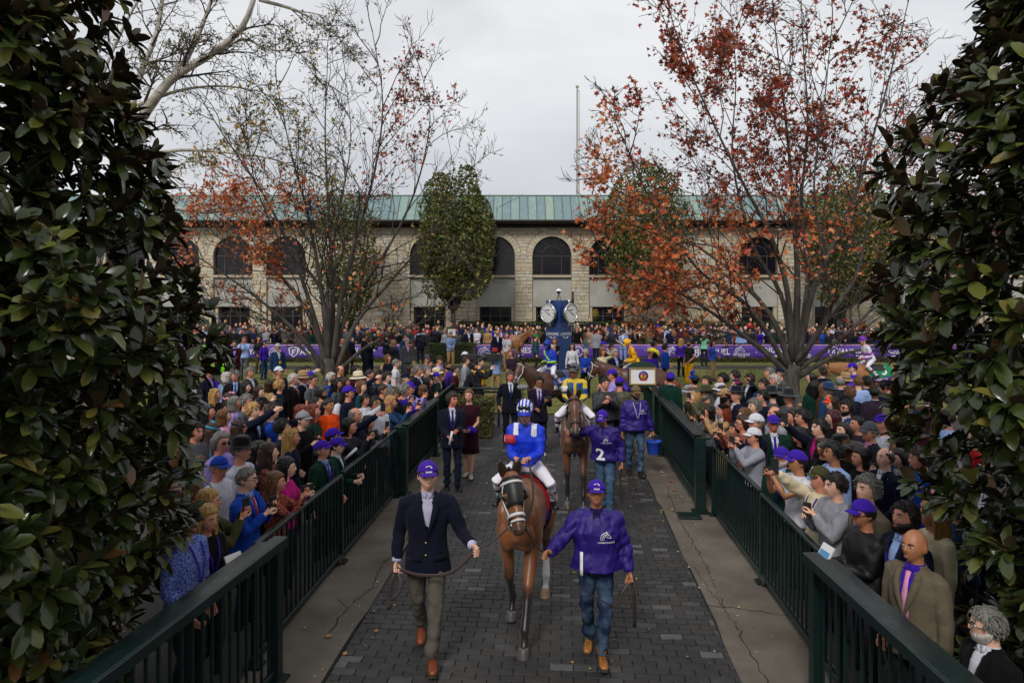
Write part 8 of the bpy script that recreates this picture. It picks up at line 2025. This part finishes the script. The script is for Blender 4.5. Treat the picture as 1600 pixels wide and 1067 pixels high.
for recs, side in ((LEFT, -1), (RIGHT, 1), (LAWN, 0)):
    ob = []
    for rec in recs:
        if side == 0: rec[8]['feet'] = True
        o, k, sc, yw = crowd_person(rec); ob.append((o, rec))
        Pw = lambda p: world_of(o.location, yw, sc, p)
        if rec[6] in ('phone', 'reach', 'low', 'ear') and rec[1] > 548 and (rec[0], rec[1]) not in ((404, 604), (446, 715), (958, 576), (988, 569), (1333, 566), (945, 590), (586, 619)):
            hnd = 0 if rec[6] == 'ear' else 1; p = k['hand%d' % hnd] @ Vector((0.0, -0.035, -0.085))
            q = link('phone', PHONE, loc=Pw(p) + Vector((0, -0.02, 0.045)), rotz=yw * 0.5); q.scale = (1.08,) * 3
            if rec[6] != 'reach' and (rec[0] * 3 + rec[1]) % 3 == 0: q.rotation_euler = Euler((0, rad(90), yw * 0.5)); 
            HELD.append((q, o, 'phone', 'black phone held up by the ', 'phones held up by spectators'))
        elif rec[6] == 'book' and (rec[0], rec[1]) != (524, 682):
            p = (np.array(k['arm'][0][2]) + np.array(k['arm'][1][2])) / 2 + np.array([0, -0.09, 0.10]); mb = MB(); mb.box((0, 0, 0), (0.17, 0.014, 0.24), rot=Matrix.Rotation(-0.5, 3, 'X')); mb.box((0, -0.009, 0.004), (0.14, 0.002, 0.12), rot=Matrix.Rotation(-0.5, 3, 'X'), mat=1)
            q = link('programme', mb, loc=Pw(p), rotz=yw, mats=[M_PAPER, mat('cover_blue', (0.10, 0.28, 0.50), rough=0.6)]); HELD.append((q, o, 'booklet', 'white race programme held by the ', 'race programmes'))
    BYSIDE.append((ob, side))
# far spectators: front rows singly, the rest one mass
rF = random.Random(77); FAR = []; far_xy = []
tops = ['nv', 'bk', 'gy', 'ch', 'lb', 'bs', 'nv', 'wh', 'tn', 'br', 'ch', 'dg', 'gy', 'bl', 'pl', 'lg', 'bu', 'nv', 'ch', 'bk', 'tw', 'ol', 'rd', 'pu']
def far_rec(x, Yw, h=None):
    f = rF.random() < 0.45; tp = [rF.choice(['shirt', 'shirt', 'polo', 'dress'] if f else ['jacket', 'jacket', 'jacket', 'shirt', 'nylon', 'polo']), rF.choice(tops)]
    if tp[0] in ('dress',): tp[0] = 'shirt'
    hr = [rF.choice(['long', 'wavy', 'bob', 'bun'] if f else ['short', 'crop', 'short', 'curly', 'balding']), rF.choice(['bn', 'db', 'bk', 'bd', 'gr', 'lb'] if f else ['bn', 'db', 'bk', 'gr', 'lb'])]
    ht = None if rF.random() < 0.72 else (['cap', rF.choice(['pu', 'nv', 'wh', 'bl', 'rd'])] if not f or rF.random() < 0.3 else [rF.choice(['fascinator', 'bucket']), rF.choice(['bk', 'pk', 'wh', 'pu'])])
    ex = {}
    if rF.random() < 0.2: ex['shades'] = True
    if rF.random() < 0.25: ex['lan'] = True
    if tp[0] == 'jacket' and rF.random() < 0.6: ex['tie'] = rF.choice(['pu', 'rd', 'bs', 'pk'])
    h = h or (rF.gauss(1.66, 0.05) if f else rF.gauss(1.78, 0.05)); X = (x - 800) / FPX * Yw
    return [int(x), int(HOR + (CAMH - h) * FPX / Yw), 'f' if f else 'm', hr, ht, tp, rF.choice(['stand', 'fold', 'look', 'fold', 'stand', 'phone']), rF.uniform(-28, 28), ex, [X, Yw, h]]
x = 292
while x < 1462:
    if not (640 < x < 690 or 846 < x < 898): FAR.append(far_rec(x + rF.uniform(-2, 2), 37.75 + rF.uniform(0, 0.35)))
    x += rF.uniform(13.5, 20) if x < 1240 else rF.uniform(15, 24)
FAR = FAR[:68]
ob = []
for rec in FAR: o, *_ = crowd_person(rec, False); ob.append((o, rec))
BYSIDE.append((ob, 2))
LAB = label_all(BYSIDE)
lookup = {q[0].name: q for q in LAB}
used_l = {}
for q, o, cat, pre, grp in HELD:
    full = o['label']; w = (pre + full).split()
    l = ' '.join(w[:16]).rstrip(',')
    if l in used_l: l = ' '.join((pre + ' '.join(full.split()[:4]) + ' ' + lookup[o.name][5]).split()[:16])
    used_l[l] = 1; tag(q, l, cat, grp)
mass = MB(); MC = []
def lowperson(X, Yw, h, tc, hc, sc_, yaw):
    m = MB(); s = h / 1.76
    m.rings([(0, 0, 0.75, 0.17, 0.12), (0, 0, 1.05, 0.16, 0.115), (0, 0, 1.28, 0.19, 0.125), (0, 0, 1.42, 0.17, 0.09), (0, 0, 1.47, 0.07, 0.06)], 9, 2.2); n1 = m.n
    for q in (-1, 1): m.tube([(q * 0.19, 0, 1.40), (q * 0.24, -0.02, 1.15), (q * rF.uniform(0.05, 0.2), -0.16, rF.uniform(1.0, 1.2))], [0.07, 0.055, 0.04], 6)
    n2 = m.n; m.ell((0, -0.01, 1.63), (0.075, 0.092, 0.115), 9, 7); n3 = m.n; m.ell((0, 0.018, 1.66), (0.083, 0.092, 0.105), 9, 7); n4 = m.n
    c, si = math.cos(yaw), math.sin(yaw); V = m.verts() * s; V = np.stack([V[:, 0] * c - V[:, 1] * si + X, V[:, 0] * si + V[:, 1] * c + Yw, V[:, 2]], 1); mass.add(V, m.f)
    C = np.zeros((n4, 3)); C[:n2] = tc; C[n2:n3] = sc_; C[n3:] = hc; MC.append(C)
for row, (Yw, gap) in enumerate(((38.6, 15), (39.6, 15), (40.8, 15), (42.2, 16), (44.0, 22), (45.6, 34))):
    x = 262 + rF.uniform(0, 10)
    while x < 1500:
        if row > 3 and 640 < x < 930 and rF.random() < 0.5: x += gap; continue
        h = rF.gauss(1.72, 0.07) + (0.12 if row >= 4 and rF.random() < 0.3 else 0) + row * 0.02
        lowperson((x - 800) / FPX * Yw, Yw + rF.uniform(-0.2, 0.2), h, hexc(CW[rF.choice(tops)][0]), hexc(HC[rF.choice(['bn', 'db', 'bk', 'gr', 'lb', 'bd', 'bk'])][0] if rF.random() < 0.85 else CW[rF.choice(['pu', 'wh', 'nv'])][0]), hexc(SKIN[rF.choice(['w', 'w2', 'p', 't', 'r'])]), rF.uniform(-0.5, 0.5)); x += gap * rF.uniform(0.7, 1.5)
o = link('crowd', mass, mats=[mat('crowd_mix', attr='Col', rough=0.85, var=0.15, vscale=6)], kind='stuff'); ca = o.data.color_attributes.new('Col', 'FLOAT_COLOR', 'POINT'); C = np.concatenate(MC); ca.data.foreach_set('color', np.concatenate([C, np.ones((len(C), 1))], 1).astype(np.float32).ravel())
# television camera on the operator's shoulder, long lenses
def tvcam(label, px, py, Yw, yaw, s=1.0):
    o = thing('video_camera', label, 'camera', at(px, py, Yw), yaw); mb = MB(); mb.box((0, 0, 0), (0.14 * s, 0.36 * s, 0.17 * s), bev=0.02); link('body', mb, o, mats=[M_BLACK])
    mb = MB(); mb.tube([(0, -0.18 * s, 0), (0, -0.28 * s, 0), (0, -0.30 * s, 0), (0, -0.42 * s, 0)], [0.05 * s, 0.05 * s, 0.07 * s, 0.075 * s], 12); link('lens', mb, o, mats=[M_BLACK]); mb = MB(); mb.tube([(0, -0.1 * s, 0.09 * s), (0, -0.08 * s, 0.14 * s), (0, 0.1 * s, 0.14 * s), (0, 0.12 * s, 0.09 * s)], 0.014 * s, 6); link('handle', mb, o, mats=[M_BLACK]); mb = MB(); mb.box((0, 0.24 * s, 0.0), (0.10 * s, 0.12 * s, 0.15 * s)); link('battery', mb, o, mats=[M_TACKB])
r_ = [q for q in LAWN if q[0] == 774][0][9]; tvcam('large black shoulder video camera of the operator in red cap', 766, 558, r_[1] - 0.25, rad(-90), 1.35)
r_ = [q for q in LAWN if q[0] == 726][0][9]; tvcam('black video camera beside the operator in white cap', 738, 558, r_[1] - 0.2, rad(70), 1.1)
r_ = [q for q in LAWN if q[0] == 577][0][9]; tvcam('black video camera carried by the man in navy suit left of centre', 592, 538, r_[1] - 0.3, rad(70), 1.1)
# folded race paper tucked over the left railing
mb = MB(); p = W(-2.98, 9.6, 1.30); mb.tube([p + Vector((-0.12, 0, -0.10)), p + Vector((0.05, 0.02, 0.06))], 0.02, 8); tag(link('paper_roll', mb, mats=[M_PAPER]), 'rolled white paper over the low left railing beside the ushers', 'paper')
mb = MB(); r_ = [q for q in LEFT if q[0] == 502][0][9]; mb.lathe([(0.0, 0), (0.03, 0), (0.042, 0.11), (0.044, 0.112), (0.0, 0.112)], 14); tag(link('paper_cup', mb, loc=(r_[0] - 0.12, r_[1] + 0.42, 1.28), mats=[M_PAPER]), 'white paper cup just behind the usher in dark green jacket', 'cup')
print('PEOPLE', len(PEOPLE), 'script', time.time() - T0)
bpy.data.scenes.remove(TMP)
